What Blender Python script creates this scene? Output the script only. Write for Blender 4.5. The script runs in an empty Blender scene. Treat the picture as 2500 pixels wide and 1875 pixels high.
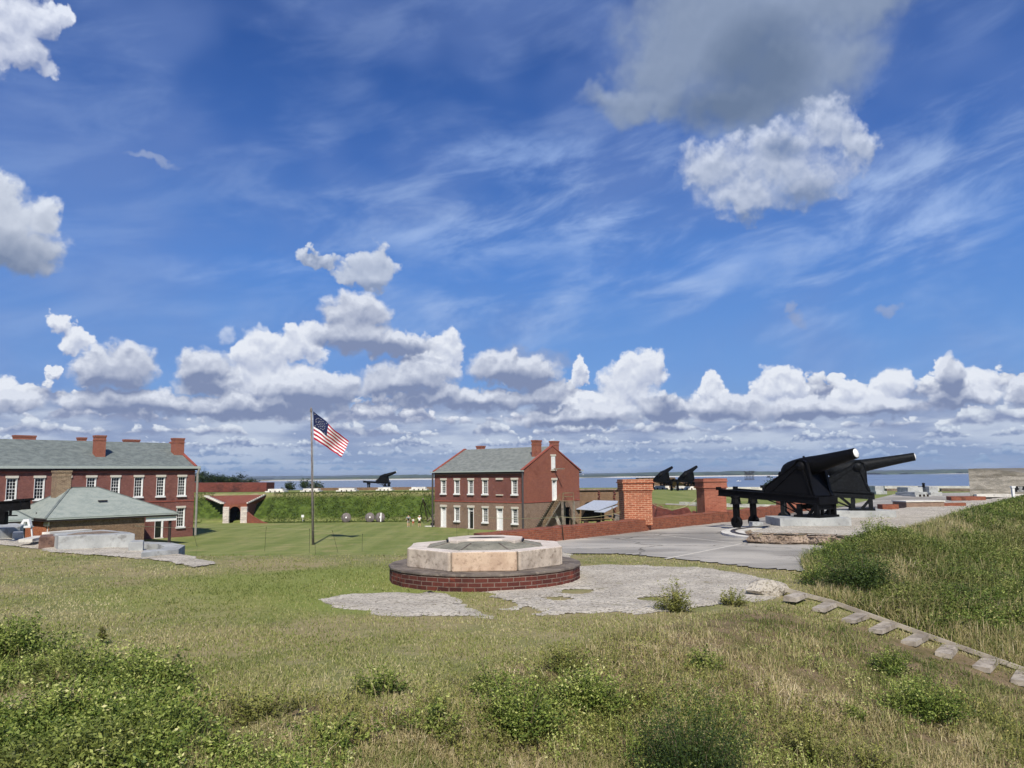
import bpy, bmesh, math, random
import numpy as np
from mathutils import Vector, Matrix

scene = bpy.context.scene
R = math.radians

# ------------------------------------------------------------------ camera
F_PX = 1878.0                      # focal length in pixels of the 2500 px wide photograph
PITCH, ROLL = R(6.77), R(0.573)
_F = Vector((0, math.cos(PITCH), math.sin(PITCH)))
_U0 = Vector((0, -math.sin(PITCH), math.cos(PITCH)))
_R0 = Vector((1, 0, 0))
_RT = _R0 * math.cos(ROLL) - _U0 * math.sin(ROLL)
_UP = _R0 * math.sin(ROLL) + _U0 * math.cos(ROLL)
cam_data = bpy.data.cameras.new("camera")
cam_data.sensor_fit = 'HORIZONTAL'
cam_data.sensor_width = 36.0
cam_data.lens = 36.0 * F_PX / 2500.0
cam_data.clip_start = 0.05
cam_data.clip_end = 30000.0
cam = bpy.data.objects.new("camera", cam_data)
scene.collection.objects.link(cam)
cam.matrix_world = Matrix(((_RT.x, _UP.x, -_F.x, 0), (_RT.y, _UP.y, -_F.y, 0),
                           (_RT.z, _UP.z, -_F.z, 0), (0, 0, 0, 1)))
scene.camera = cam


def ray(px, py):
    return _F + _RT * ((px - 1250.0) / F_PX) + _UP * ((937.5 - py) / F_PX)


def on_z(px, py, z):
    """point where the sight line of photo pixel (px, py) meets height z"""
    d = ray(px, py)
    return d * (z / d.z)


def on_y(px, py, Y):
    """point of photo pixel (px, py) at ground distance Y"""
    d = ray(px, py)
    return d * (Y / d.y)


# ------------------------------------------------------------------ sun and exposure
SUN_EL, SUN_AZ_X = R(44.0), 0.07
_s = Vector((SUN_AZ_X, -1.0, 0)).normalized() * math.cos(SUN_EL)
SUN_DIR = Vector((_s.x, _s.y, math.sin(SUN_EL)))
sun_data = bpy.data.lights.new("sun", 'SUN')
sun_data.energy = 4.7
sun_data.angle = R(0.5)
sun_data.color = (1.0, 0.94, 0.85)
sun = bpy.data.objects.new("sun", sun_data)
scene.collection.objects.link(sun)
sun.rotation_euler = SUN_DIR.to_track_quat('Z', 'Y').to_euler()
scene.view_settings.view_transform = 'Standard'
scene.view_settings.look = 'None'
scene.view_settings.exposure = 0.0
scene.view_settings.gamma = 1.0
scene.view_settings.use_curve_mapping = False
scene.cycles.max_bounces = 5
scene.cycles.diffuse_bounces = 2
scene.cycles.glossy_bounces = 2
scene.cycles.transparent_max_bounces = 6
scene.cycles.use_denoising = True
scene.cycles.denoiser = 'OPENIMAGEDENOISE'
scene.cycles.denoising_input_passes = 'RGB_ALBEDO_NORMAL'
scene.cycles.denoising_prefilter = 'ACCURATE'
scene.cycles.sample_clamp_direct = 4.0
scene.cycles.sample_clamp_indirect = 2.0
scene.cycles.use_adaptive_sampling = True
scene.cycles.adaptive_threshold = 0.02
scene.cycles.adaptive_min_samples = 24


# ------------------------------------------------------------------ a small node-expression writer
class E:
    """float expression living in a node tree"""
    def __init__(s, t, sock): s.t, s.k = t, sock
    def _b(s, op, o, rev=False, o3=None):
        n = s.t.nodes.new('ShaderNodeMath'); n.operation = op
        a, b = (o, s) if rev else (s, o)
        for i, v in enumerate((a, b, o3)):
            if v is None: continue
            if isinstance(v, E): s.t.links.new(v.k, n.inputs[i])
            else: n.inputs[i].default_value = float(v)
        return E(s.t, n.outputs[0])
    def __add__(s, o): return s._b('ADD', o)
    __radd__ = __add__
    def __sub__(s, o): return s._b('SUBTRACT', o)
    def __rsub__(s, o): return s._b('SUBTRACT', o, True)
    def __mul__(s, o): return s._b('MULTIPLY', o)
    __rmul__ = __mul__
    def __truediv__(s, o): return s._b('DIVIDE', o)
    def __rtruediv__(s, o): return s._b('DIVIDE', o, True)
    def __neg__(s): return s._b('MULTIPLY', -1.0)
    def max(s, o): return s._b('MAXIMUM', o)
    def min(s, o): return s._b('MINIMUM', o)
    def pow(s, o): return s._b('POWER', o)
    def abs(s): return s._b('ABSOLUTE', None)
    def sin(s): return s._b('SINE', None)
    def clamp(s): return s.max(0.0).min(1.0)
    def smooth(s, a, b):
        n = s.t.nodes.new('ShaderNodeMapRange'); n.interpolation_type = 'SMOOTHSTEP'
        s.t.links.new(s.k, n.inputs[0])
        n.inputs[1].default_value, n.inputs[2].default_value = a, b
        return E(s.t, n.outputs[0])
    def lin(s, a, b, c=0.0, d=1.0, clamp=True):
        n = s.t.nodes.new('ShaderNodeMapRange'); n.clamp = clamp
        s.t.links.new(s.k, n.inputs[0])
        for i, v in enumerate((a, b, c, d)): n.inputs[i + 1].default_value = v
        return E(s.t, n.outputs[0])


def vec(t, x, y, z=0.0):
    n = t.nodes.new('ShaderNodeCombineXYZ')
    for i, v in enumerate((x, y, z)):
        if isinstance(v, E): t.links.new(v.k, n.inputs[i])
        else: n.inputs[i].default_value = float(v)
    return n.outputs[0]


def vmadd(t, v, mul, add):
    n = t.nodes.new('ShaderNodeVectorMath'); n.operation = 'MULTIPLY_ADD'
    for i, x in enumerate((v, mul, add)):
        if isinstance(x, (tuple, list)): n.inputs[i].default_value = x
        elif isinstance(x, E): t.links.new(x.k, n.inputs[i])
        else: t.links.new(x, n.inputs[i])
    return n.outputs[0]


def vadd(t, a, b):
    n = t.nodes.new('ShaderNodeVectorMath'); n.operation = 'ADD'
    for i, x in enumerate((a, b)):
        if isinstance(x, (tuple, list)): n.inputs[i].default_value = x
        else: t.links.new(x, n.inputs[i])
    return n.outputs[0]


def vdot(t, a):
    n = t.nodes.new('ShaderNodeVectorMath'); n.operation = 'DOT_PRODUCT'
    t.links.new(a, n.inputs[0]); t.links.new(a, n.inputs[1])
    return E(t, n.outputs['Value'])


def noise(t, v, scale, detail=3.0, rough=0.5, dist=0.0, color=False, dim='3D'):
    n = t.nodes.new('ShaderNodeTexNoise'); n.noise_dimensions = dim
    if v is not None: t.links.new(v, n.inputs['Vector'])
    n.inputs['Scale'].default_value = scale
    n.inputs['Detail'].default_value = detail
    n.inputs['Roughness'].default_value = rough
    n.inputs['Distortion'].default_value = dist
    return n.outputs['Color'] if color else E(t, n.outputs[0])


def voronoi(t, v, scale, detail=0.0, rough=0.5, feature='F1', out='Distance', dim='3D', rand=1.0):
    n = t.nodes.new('ShaderNodeTexVoronoi'); n.voronoi_dimensions = dim; n.feature = feature
    if v is not None: t.links.new(v, n.inputs['Vector'])
    n.inputs['Scale'].default_value = scale
    if 'Detail' in n.inputs: n.inputs['Detail'].default_value = detail
    if 'Roughness' in n.inputs: n.inputs['Roughness'].default_value = rough
    n.inputs['Randomness'].default_value = rand
    return n.outputs['Color'] if out == 'Color' else E(t, n.outputs[out])


def mixc(t, f, a, b, blend='MIX'):
    n = t.nodes.new('ShaderNodeMix'); n.data_type = 'RGBA'; n.blend_type = blend
    n.clamp_factor = True
    for i, x in ((0, f), (6, a), (7, b)):
        if isinstance(x, E): t.links.new(x.k, n.inputs[i])
        elif isinstance(x, (int, float)) and i == 0: n.inputs[0].default_value = x
        elif isinstance(x, (tuple, list)): n.inputs[i].default_value = (x[0], x[1], x[2], 1.0)
        else: t.links.new(x, n.inputs[i])
    return n.outputs[2]


def ramp(t, f, stops, interp='LINEAR'):
    n = t.nodes.new('ShaderNodeValToRGB'); cr = n.color_ramp; cr.interpolation = interp
    while len(cr.elements) < len(stops): cr.elements.new(0.5)
    for e, (p, c) in zip(cr.elements, sorted(stops)): e.position = p; e.color = (c[0], c[1], c[2], 1)
    if isinstance(f, E): t.links.new(f.k, n.inputs[0])
    else: t.links.new(f, n.inputs[0])
    return n.outputs[0]


def srgb(r, g, b):
    def f(c):
        c /= 255.0
        return c / 12.92 if c <= 0.04045 else ((c + 0.055) / 1.055) ** 2.4
    return (f(r), f(g), f(b))


# ------------------------------------------------------------------ sky (the clouds are a function of the direction looked in)
W_STR = 0.1
world = bpy.data.worlds.new("World"); scene.world = world
world.use_nodes = True
wt = world.node_tree
wt.nodes.clear()
w_out = wt.nodes.new('ShaderNodeOutputWorld')
w_bg = wt.nodes.new('ShaderNodeBackground'); w_bg.inputs['Strength'].default_value = W_STR
wt.links.new(w_bg.outputs[0], w_out.inputs[0])
w_tc = wt.nodes.new('ShaderNodeTexCoord')
w_sep = wt.nodes.new('ShaderNodeSeparateXYZ'); wt.links.new(w_tc.outputs['Generated'], w_sep.inputs[0])
dx, dy, dz = (E(wt, w_sep.outputs[i]) for i in range(3))
AZ = dx._b('ARCTAN2', dy) * 57.29578
EL = dz._b('ARCSINE', None) * 57.29578
P2 = vec(wt, AZ, EL, 0.0)
sky = wt.nodes.new('ShaderNodeTexSky'); sky.sky_type = 'NISHITA'; sky.sun_disc = False
sky.sun_elevation = SUN_EL
sky.sun_rotation = math.atan2(SUN_DIR.x, SUN_DIR.y)
sky.altitude = 0; sky.air_density = 1.0; sky.dust_density = 0.3; sky.ozone_density = 2.0


def K(r, g, b):   # a radiance written as the sRGB value it shows as
    c = srgb(r, g, b)
    return tuple(x / W_STR for x in c)


elc = EL.max(0.0)
clear = ramp(wt, elc / 60.0, [(0.0, srgb(128, 160, 200)), (0.05, srgb(122, 158, 206)), (0.12, srgb(108, 154, 218)),
                             (0.25, srgb(84, 134, 210)), (0.38, srgb(62, 106, 182)), (0.52, srgb(44, 84, 156)),
                             (0.75, srgb(38, 74, 140)), (1.0, srgb(30, 60, 120))])
# the physical sky sets the amount of light, the tint pulls it to the deep blue of the day
gain = wt.nodes.new('ShaderNodeVectorMath'); gain.operation = 'SCALE'
wt.links.new(clear, gain.inputs[0]); gain.inputs['Scale'].default_value = 1.0 / W_STR
base_sky = mixc(wt, 0.93, sky.outputs[0], gain.outputs[0])
col = base_sky


def ae(x, y):
    """direction (azimuth, elevation in degrees) of a point given in 2212 px wide photo coordinates"""
    d = ray(x * 1.1302, y * 1.1302).normalized()
    return math.degrees(math.atan2(d.x, d.y)), math.degrees(math.asin(d.z))


def field(p, blobs):
    """1 in the middle of a set of ellipses, 0 on their outline, negative outside"""
    h = None
    for (x, y, rx, ry) in blobs:
        a, e = ae(x, y)
        a2, _ = ae(x + rx, y); _, e2 = ae(x, y - ry)
        sx, sy = 1.0 / max(a2 - a, .2), 1.0 / max(e2 - e, .2)
        q = vdot(wt, vmadd(wt, p, (sx, sy, 0), (-a * sx, -e * sy, 0)))
        h = q if h is None else h._b('SMOOTH_MIN', q, o3=0.35)
    return 1.0 - h


# billows, worked out once here and once a little nearer the sun, so that their sunny sides can be told
class Puff: pass
def make_puffs(p):
    o = Puff(); o.p = p
    c = vec(wt, noise(wt, p, 0.16, 3.0, 0.55, dim='2D') - 0.5, noise(wt, vadd(wt, p, (71, 13, 0)), 0.16, 3.0, 0.55, dim='2D') - 0.5)
    f = vec(wt, noise(wt, p, 0.75, 4.0, 0.55, dim='2D') - 0.5, noise(wt, vadd(wt, p, (31, 57, 0)), 0.75, 4.0, 0.55, dim='2D') - 0.5)
    o.c, o.f = c, f
    pv = vmadd(wt, f, (1.3, 1.3, 0), p)
    o.v = 0.42 - voronoi(wt, pv, 0.62, 2.6, 0.42, dim='2D')
    return o
PA = make_puffs(P2)
PB = make_puffs(vadd(wt, P2, (-0.08, 0.5, 0)))


def cumulus(col, blobs, coarse, fine, puff, soft, bright, dark, gain=1.6, bias=0.5, opacity=1.0, grow=0.15, base=None):
    def H(o):
        pw = vmadd(wt, o.c, (coarse, coarse, 0), vmadd(wt, o.f, (fine, fine, 0), o.p))
        return field(pw, blobs) + o.v * puff + grow
    h1, h2 = H(PA), H(PB)
    a = h1.smooth(0.0, soft) * opacity
    lit = (h1 - h2) * gain + bias
    if base:                                   # darker towards a flat base
        lit = lit + field(PA.p, base).clamp() * -0.55
    thin = h1.lin(0.0, soft * 1.8, 0.15, 0.0)
    c = mixc(wt, (lit + thin).clamp(), dark, bright)
    return mixc(wt, a, col, c)


# thin high cloud: long streaks fanning up to the right
rotn = wt.nodes.new('ShaderNodeVectorRotate'); rotn.inputs['Angle'].default_value = R(-13)
wt.links.new(P2, rotn.inputs['Vector'])
wp = vmadd(wt, rotn.outputs[0], (0.065, 0.20, 1.0), (0.0, 3.0, 0.0))
ci = noise(wt, wp, 1.5, 7.0, 0.60, 0.25, dim='2D')
veil = noise(wt, vmadd(wt, P2, (0.045, 0.075, 1.0), (1.0, 7.0, 0.0)), 1.2, 3.0, 0.55, dim='2D')
band = EL.smooth(7.0, 13.0) * (1.0 - EL.smooth(18.0, 27.0))
broad = 0.16 + AZ.smooth(-26.0, 2.0) * band * 0.55
col = mixc(wt, veil.smooth(0.38, 0.70) * 0.42, col, K(118, 144, 200))
col = mixc(wt, (ci.smooth(0.40, 0.78) * broad * veil.smooth(0.30, 0.55)).clamp(), col, K(180, 203, 240))
strk = field(PA.p, [(1960, 470, 330, 60), (1150, 520, 330, 55), (1430, 560, 260, 50), (2130, 410, 160, 50), (1290, 470, 160, 45), (520, 590, 190, 40), (1120, 345, 200, 60)])
col = mixc(wt, (strk + 0.25).clamp() * ci.smooth(0.30, 0.72) * 0.50, col, K(160, 188, 236))

# the large grey cloud overhead and the whiter one below it
col = cumulus(col, [(1560, 60, 250, 160), (1780, 0, 290, 110), (1390, 205, 140, 62), (1640, 200, 230, 100), (1960, -50, 190, 50), (1450, 120, 130, 130), (1720, 130, 200, 110)],
              5.0, 1.8, 0.15, 1.4, K(162, 177, 204), K(108, 126, 154), gain=0.40, bias=0.42, grow=0.48, opacity=0.95,
              base=[(1640, 150, 150, 150), (1560, 230, 150, 60)])
col = cumulus(col, [(1785, 275, 90, 75), (1840, 310, 50, 85), (1680, 340, 140, 80), (1545, 365, 90, 70), (1610, 415, 110, 65), (1740, 390, 120, 70), (1640, 330, 90, 60)],
              2.6, 2.6, 0.35, 1.1, K(206, 215, 234), K(126, 144, 178), gain=0.8, bias=0.50, grow=0.16,
              base=[(1740, 430, 90, 50), (1640, 480, 90, 36), (1690, 320, 50, 34)])
# left edge clouds
col = cumulus(col, [(10, 40, 135, 110), (110, 30, 50, 60), (50, 120, 95, 45), (-60, 60, 140, 120)],
              2.2, 2.0, 0.65, 0.5, K(226, 232, 246), K(140, 154, 190), gain=0.8, bias=0.60, grow=0.0, base=[(120, 110, 60, 60), (60, 150, 60, 30)])
col = cumulus(col, [(0, 430, 75, 75), (30, 520, 140, 85), (110, 470, 50, 55), (-40, 480, 140, 130)],
              2.0, 1.6, 0.40, 0.6, K(222, 229, 242), K(122, 138, 168), gain=0.5, bias=0.60, grow=0.05, base=[(30, 570, 170, 80)])
# scraps
col = cumulus(col, [(700, 560, 50, 22), (668, 548, 30, 22), (785, 555, 52, 46), (805, 592, 62, 38), (745, 585, 50, 26)],
              2.0, 1.9, 0.6, 0.5, K(206, 215, 232), K(138, 154, 186), gain=0.55, bias=0.52, grow=0.0, base=[(690, 560, 50, 30), (800, 625, 80, 24)])
col = cumulus(col, [(1728, 694, 28, 18), (1708, 672, 16, 18), (1925, 668, 32, 12), (1140, 775, 110, 30), (330, 350, 60, 12)],
              1.5, 1.4, 0.3, 1.0, K(152, 168, 204), K(130, 150, 190), gain=0.3, bias=0.5, opacity=0.7)
col = cumulus(col, [(485, 722, 22, 22), (540, 736, 28, 28), (560, 716, 14, 18)], 1.2, 1.5, 0.5, 0.9, K(196, 210, 236), K(148, 170, 212), gain=0.5, bias=0.5, opacity=0.85)

# behind the heaped rows the low air is filled with far cloud
lowc = noise(wt, vmadd(wt, P2, (0.13, 0.55, 1.0), (0, 9.0, 0)), 1.0, 4.0, 0.55, dim='2D')
fill = 1.0 - (EL + (lowc - 0.5) * 2.5).smooth(4.6, 6.0)
col = mixc(wt, fill * 0.95, col, mixc(wt, lowc.smooth(0.36, 0.66), K(146, 162, 196), K(194, 205, 224)))
# two sets of heaps: small ones for the far rows, larger ones for the near rows
def heaps(sc, sd):
    o = Puff()
    PL = vmadd(wt, P2, (sc, sc * 1.25, 0), (sd, sd * 2.3, 0))
    ln = vec(wt, noise(wt, PL, 1.0, 3.0, 0.6, dim='2D') - 0.5, noise(wt, vadd(wt, PL, (17, 41, 0)), 1.0, 3.0, 0.6, dim='2D') - 0.5)
    o.v = 0.40 - voronoi(wt, vmadd(wt, ln, (0.9, 0.9, 0), PL), 1.0, 1.6, 0.45, dim='2D')
    q = wt.nodes.new('ShaderNodeSeparateXYZ'); wt.links.new(ln, q.inputs[0])
    o.w = E(wt, q.outputs[1]); o.x = E(wt, q.outputs[0])
    return o
HF, HN = heaps(1.9, 3.0), heaps(0.85, 11.0)


def row(col, o, base, height, width, seed, bright, dark, soft=0.22, dens=0.0):
    """one distant row of cumulus: flat base, heaped tops"""
    n = wt.nodes.new('ShaderNodeTexNoise'); n.noise_dimensions = '1D'
    wt.links.new((AZ * (0.55 / width) + seed * 7.31).k, n.inputs['W'])
    n.inputs['Scale'].default_value = 1.0; n.inputs['Detail'].default_value = 2.0; n.inputs['Roughness'].default_value = 0.6
    prof = E(wt, n.outputs[0])
    top = prof.lin(0.30, 0.70, (-0.20 + dens) * height + base, (1.10 + dens) * height + base, clamp=False)
    bas = o.w * (0.7 * height) + base
    a_top = (top - EL) * (1.0 / height) + o.v * 0.75 + o.x * 0.6
    a = a_top.smooth(0.0, soft) * (EL - bas).smooth(-0.05 * height, 0.30 * height)
    t = (EL - bas) / (top - bas).max(0.3 * height)
    lit = (t.smooth(0.10, 0.70) * 0.85 + o.v * 0.9 + o.x * 0.9 + 0.14).clamp()
    return mixc(wt, a, col, mixc(wt, lit, dark, bright))


for (o, b, h, w, s, br, dk, de) in (
        (HF, 0.45, 0.45, 1.0, 1, K(158, 180, 210), K(134, 158, 196), 0.2),
        (HF, 0.90, 0.50, 1.4, 2, K(180, 196, 220), K(130, 152, 192), 0.25),
        (HF, 1.45, 0.62, 1.8, 3, K(198, 210, 228), K(136, 155, 192), 0.25),
        (HF, 2.10, 0.75, 2.3, 4, K(210, 220, 234), K(136, 152, 188), 0.3),
        (HN, 2.90, 1.00, 3.0, 5, K(218, 226, 238), K(138, 152, 186), 0.35),
        (HN, 3.85, 1.30, 3.9, 6, K(226, 231, 242), K(140, 152, 184), 0.45),
        (HN, 4.85, 1.80, 5.2, 7, K(230, 235, 244), K(138, 150, 182), 0.35)):
    col = row(col, o, b, h, w, s, br, dk, dens=de)
# the towers of the bank, those behind first
col = cumulus(col, [(120, 702, 34, 28), (165, 730, 40, 28), (118, 800, 18, 24), (560, 768, 80, 48), (655, 745, 62, 50), (600, 820, 150, 50),
                    (970, 750, 36, 50), (935, 785, 60, 50), (1250, 800, 22, 42), (1392, 792, 58, 54), (1350, 840, 66, 66), (1290, 880, 90, 40),
                    (1540, 840, 30, 44), (1530, 880, 60, 34), (1665, 838, 50, 42), (1712, 830, 34, 40), (1830, 846, 46, 32), (1935, 828, 46, 40),
                    (1900, 860, 70, 28), (2115, 834, 60, 44), (2028, 785, 20, 22), (15, 838, 40, 34)],
              1.1, 1.7, 0.60, 0.46, K(230, 235, 245), K(150, 164, 198), gain=0.9, bias=0.62, grow=0.20)
col = cumulus(col, [(250, 795, 100, 56), (215, 785, 60, 40), (440, 790, 66, 50), (450, 830, 80, 30), (770, 672, 78, 52), (765, 725, 100, 44), (850, 748, 100, 30), (680, 840, 150, 40),
                    (880, 820, 110, 46), (1110, 800, 110, 40), (1180, 850, 60, 36), (1440, 880, 80, 34), (1570, 880, 90, 34), (1905, 880, 90, 26), (2050, 815, 40, 56),
                    (2080, 860, 90, 28), (2210, 840, 46, 40), (30, 870, 80, 30), (1000, 860, 160, 30), (300, 870, 170, 34), (560, 880, 200, 34), (1250, 900, 150, 28), (1750, 885, 130, 30)],
              1.3, 1.6, 0.45, 0.65, K(220, 226, 239), K(128, 142, 176), gain=0.9, bias=0.42, grow=0.26,
              base=[(250, 845, 110, 34), (440, 830, 60, 34), (800, 755, 150, 32), (680, 875, 200, 30), (900, 860, 130, 34), (1110, 830, 120, 34),
                    (1185, 885, 80, 24), (1480, 905, 160, 24), (300, 895, 190, 26), (560, 902, 210, 26), (1250, 920, 160, 20), (1750, 905, 140, 22), (2050, 860, 70, 50), (1905, 905, 120, 22), (1020, 885, 190, 22), (1440, 860, 50, 40)])
# thin haze low over the sea, and below the horizon the world is plain haze
col = mixc(wt, (1.0 - EL.smooth(0.0, 3.0)) * 0.6, col, K(136, 162, 200))
col = mixc(wt, EL.smooth(-0.5, 0.1), K(105, 130, 160), col)
wt.links.new(col, w_bg.inputs['Color'])
world.cycles.sampling_method = 'NONE'

# ================================================================== helpers
COL = scene.collection
rng = np.random.default_rng(7)
random.seed(7)


def tag(o, label=None, cat=None, group=None, kind=None):
    if label: o['label'] = label
    if cat: o['category'] = cat
    if group: o['group'] = group
    if kind: o['kind'] = kind
    return o


def empty(name, loc=(0, 0, 0), rz=0.0, label=None, cat=None, group=None):
    o = bpy.data.objects.new(name, None)
    COL.objects.link(o)
    o.location = loc; o.rotation_euler = (0, 0, rz)
    o.empty_display_size = 0.2
    return tag(o, label, cat, group)


def box_uv(me):
    """metre-scaled uv laid on by each face's own direction"""
    n = len(me.loops)
    if not n: return
    uv = me.uv_layers.new(name='UVMap')
    co = np.empty(len(me.vertices) * 3); me.vertices.foreach_get('co', co); co = co.reshape(-1, 3)
    li = np.empty(n, dtype=np.int64); me.loops.foreach_get('vertex_index', li)
    fn = np.empty(len(me.polygons) * 3); me.polygons.foreach_get('normal', fn); fn = fn.reshape(-1, 3)
    lt = np.empty(len(me.polygons), dtype=np.int64); me.polygons.foreach_get('loop_total', lt)
    nn = np.repeat(fn, lt, axis=0)
    p = co[li]
    flat = np.abs(nn[:, 2]) > 0.8
    h = np.hypot(nn[:, 0], nn[:, 1]) + 1e-9
    tx, ty = -nn[:, 1] / h, nn[:, 0] / h
    u = np.where(flat, p[:, 0], p[:, 0] * tx + p[:, 1] * ty)
    v = np.where(flat, p[:, 1], p[:, 2])
    uv.data.foreach_set('uv', np.column_stack((u, v)).ravel())


class MB:
    """collects polygons, then links them as one mesh object"""
    def __init__(s):
        s.v, s.f, s.m, s.sm = [], [], [], []
        s.mat = 0; s.smooth = False

    def face(s, pts):
        i = len(s.v)
        s.v.extend([tuple(p) for p in pts]); s.f.append(tuple(range(i, i + len(pts))))
        s.m.append(s.mat); s.sm.append(s.smooth)

    def add(s, vs, fs):
        i = len(s.v)
        s.v.extend([tuple(p) for p in vs])
        for f in fs:
            s.f.append(tuple(k + i for k in f)); s.m.append(s.mat); s.sm.append(s.smooth)

    def box(s, c, size, rz=0.0, M=None, jit=0.0):
        x, y, z = (k / 2 for k in size)
        cs, sn = math.cos(rz), math.sin(rz)
        vs = []
        for (a, b, d) in ((-x, -y, -z), (x, -y, -z), (x, y, -z), (-x, y, -z), (-x, -y, z), (x, -y, z), (x, y, z), (-x, y, z)):
            if jit:
                a += random.uniform(-jit, jit); b += random.uniform(-jit, jit); d += random.uniform(-jit, jit)
            p = Vector((c[0] + a * cs - b * sn, c[1] + a * sn + b * cs, c[2] + d))
            vs.append(M @ p if M else p)
        s.add(vs, [(0, 3, 2, 1), (4, 5, 6, 7), (0, 1, 5, 4), (1, 2, 6, 5), (2, 3, 7, 6), (3, 0, 4, 7)])

    def bar(s, a, b, w, h, up=(0, 0, 1)):
        """a squared timber from a to b"""
        a, b = Vector(a), Vector(b); d = (b - a).normalized()
        sd = d.cross(Vector(up))
        if sd.length < 1e-4: sd = d.cross(Vector((1, 0, 0)))
        sd.normalize(); u = sd.cross(d)
        vs = [p + sd * i * w / 2 + u * j * h / 2 for p in (a, b) for (i, j) in ((-1, -1), (1, -1), (1, 1), (-1, 1))]
        s.add(vs, [(0, 1, 2, 3), (7, 6, 5, 4), (0, 4, 5, 1), (1, 5, 6, 2), (2, 6, 7, 3), (3, 7, 4, 0)])

    def tube(s, pts, rad, n=10, cap=True):
        pts = [Vector(p) for p in pts]
        if not isinstance(rad, (list, tuple)): rad = [rad] * len(pts)
        i0 = len(s.v); prev = None
        for k, p in enumerate(pts):
            d = (pts[min(k + 1, len(pts) - 1)] - pts[max(k - 1, 0)]).normalized()
            if prev is None:
                a = d.cross(Vector((0, 0, 1)))
                if a.length < 1e-3: a = d.cross(Vector((1, 0, 0)))
            else: a = prev - d * prev.dot(d)
            a.normalize(); b = d.cross(a); prev = a
            for j in range(n):
                t = 2 * math.pi * j / n
                s.v.append(tuple(p + (a * math.cos(t) + b * math.sin(t)) * rad[k]))
        for k in range(len(pts) - 1):
            for j in range(n):
                q = (j + 1) % n
                s.f.append((i0 + k * n + j, i0 + k * n + q, i0 + (k + 1) * n + q, i0 + (k + 1) * n + j)); s.m.append(s.mat); s.sm.append(s.smooth)
        if cap:
            e = i0 + (len(pts) - 1) * n
            s.f.append(tuple(range(i0, i0 + n))[::-1]); s.m.append(s.mat); s.sm.append(False)
            s.f.append(tuple(range(e, e + n))); s.m.append(s.mat); s.sm.append(False)

    def prism(s, poly, z0, z1, M=None, top=True, bottom=True):
        """upright prism over a ground outline"""
        n = len(poly)
        vs = [Vector((p[0], p[1], z0)) for p in poly] + [Vector((p[0], p[1], z1)) for p in poly]
        if M: vs = [M @ v for v in vs]
        fs = [(i, (i + 1) % n, n + (i + 1) % n, n + i) for i in range(n)]
        if top: fs.append(tuple(range(n, 2 * n)))
        if bottom: fs.append(tuple(range(n))[::-1])
        s.add(vs, fs)

    def slab(s, poly, a, b):
        """a flat plate: outline poly (3D points) pushed from +a to +b, both vectors"""
        n = len(poly); a, b = Vector(a), Vector(b)
        vs = [Vector(p) + a for p in poly] + [Vector(p) + b for p in poly]
        s.add(vs, [tuple(range(n))[::-1], tuple(range(n, 2 * n))] + [(i, (i + 1) % n, n + (i + 1) % n, n + i) for i in range(n)])

    def build(s, name, mats, parent=None, fix=True, bevel=0.0):
        me = bpy.data.meshes.new(name)
        me.from_pydata(s.v, [], s.f)
        if not isinstance(mats, (list, tuple)): mats = [mats]
        for m in mats: me.materials.append(m)
        me.polygons.foreach_set('material_index', s.m)
        me.polygons.foreach_set('use_smooth', s.sm)
        if fix:
            bm = bmesh.new(); bm.from_mesh(me)
            bmesh.ops.recalc_face_normals(bm, faces=bm.faces)
            bm.to_mesh(me); bm.free()
        box_uv(me)
        o = bpy.data.objects.new(name, me)
        COL.objects.link(o)
        if parent: o.parent = parent
        if bevel:
            b = o.modifiers.new('edge', 'BEVEL'); b.width = bevel; b.segments = 2; b.limit_method = 'ANGLE'
        return o


def lathe(mb, prof, M, n=32, cap=True):
    """profile [(x, r)] turned about the local x axis, placed by M"""
    i0 = len(mb.v)
    for (x, r) in prof:
        for j in range(n):
            t = 2 * math.pi * j / n
            mb.v.append(tuple(M @ Vector((x, r * math.cos(t), r * math.sin(t)))))
    for k in range(len(prof) - 1):
        for j in range(n):
            q = (j + 1) % n
            mb.f.append((i0 + k * n + j, i0 + k * n + q, i0 + (k + 1) * n + q, i0 + (k + 1) * n + j)); mb.m.append(mb.mat); mb.sm.append(True)
    if cap:
        e = i0 + (len(prof) - 1) * n
        mb.f.append(tuple(range(i0, i0 + n))[::-1]); mb.m.append(mb.mat); mb.sm.append(False)
        mb.f.append(tuple(range(e, e + n))); mb.m.append(mb.mat); mb.sm.append(False)


def copy_thing(o, parent=None):
    c = o.copy(); COL.objects.link(c); c.parent = parent
    for ch in list(o.children): copy_thing(ch, c)
    return c


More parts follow.
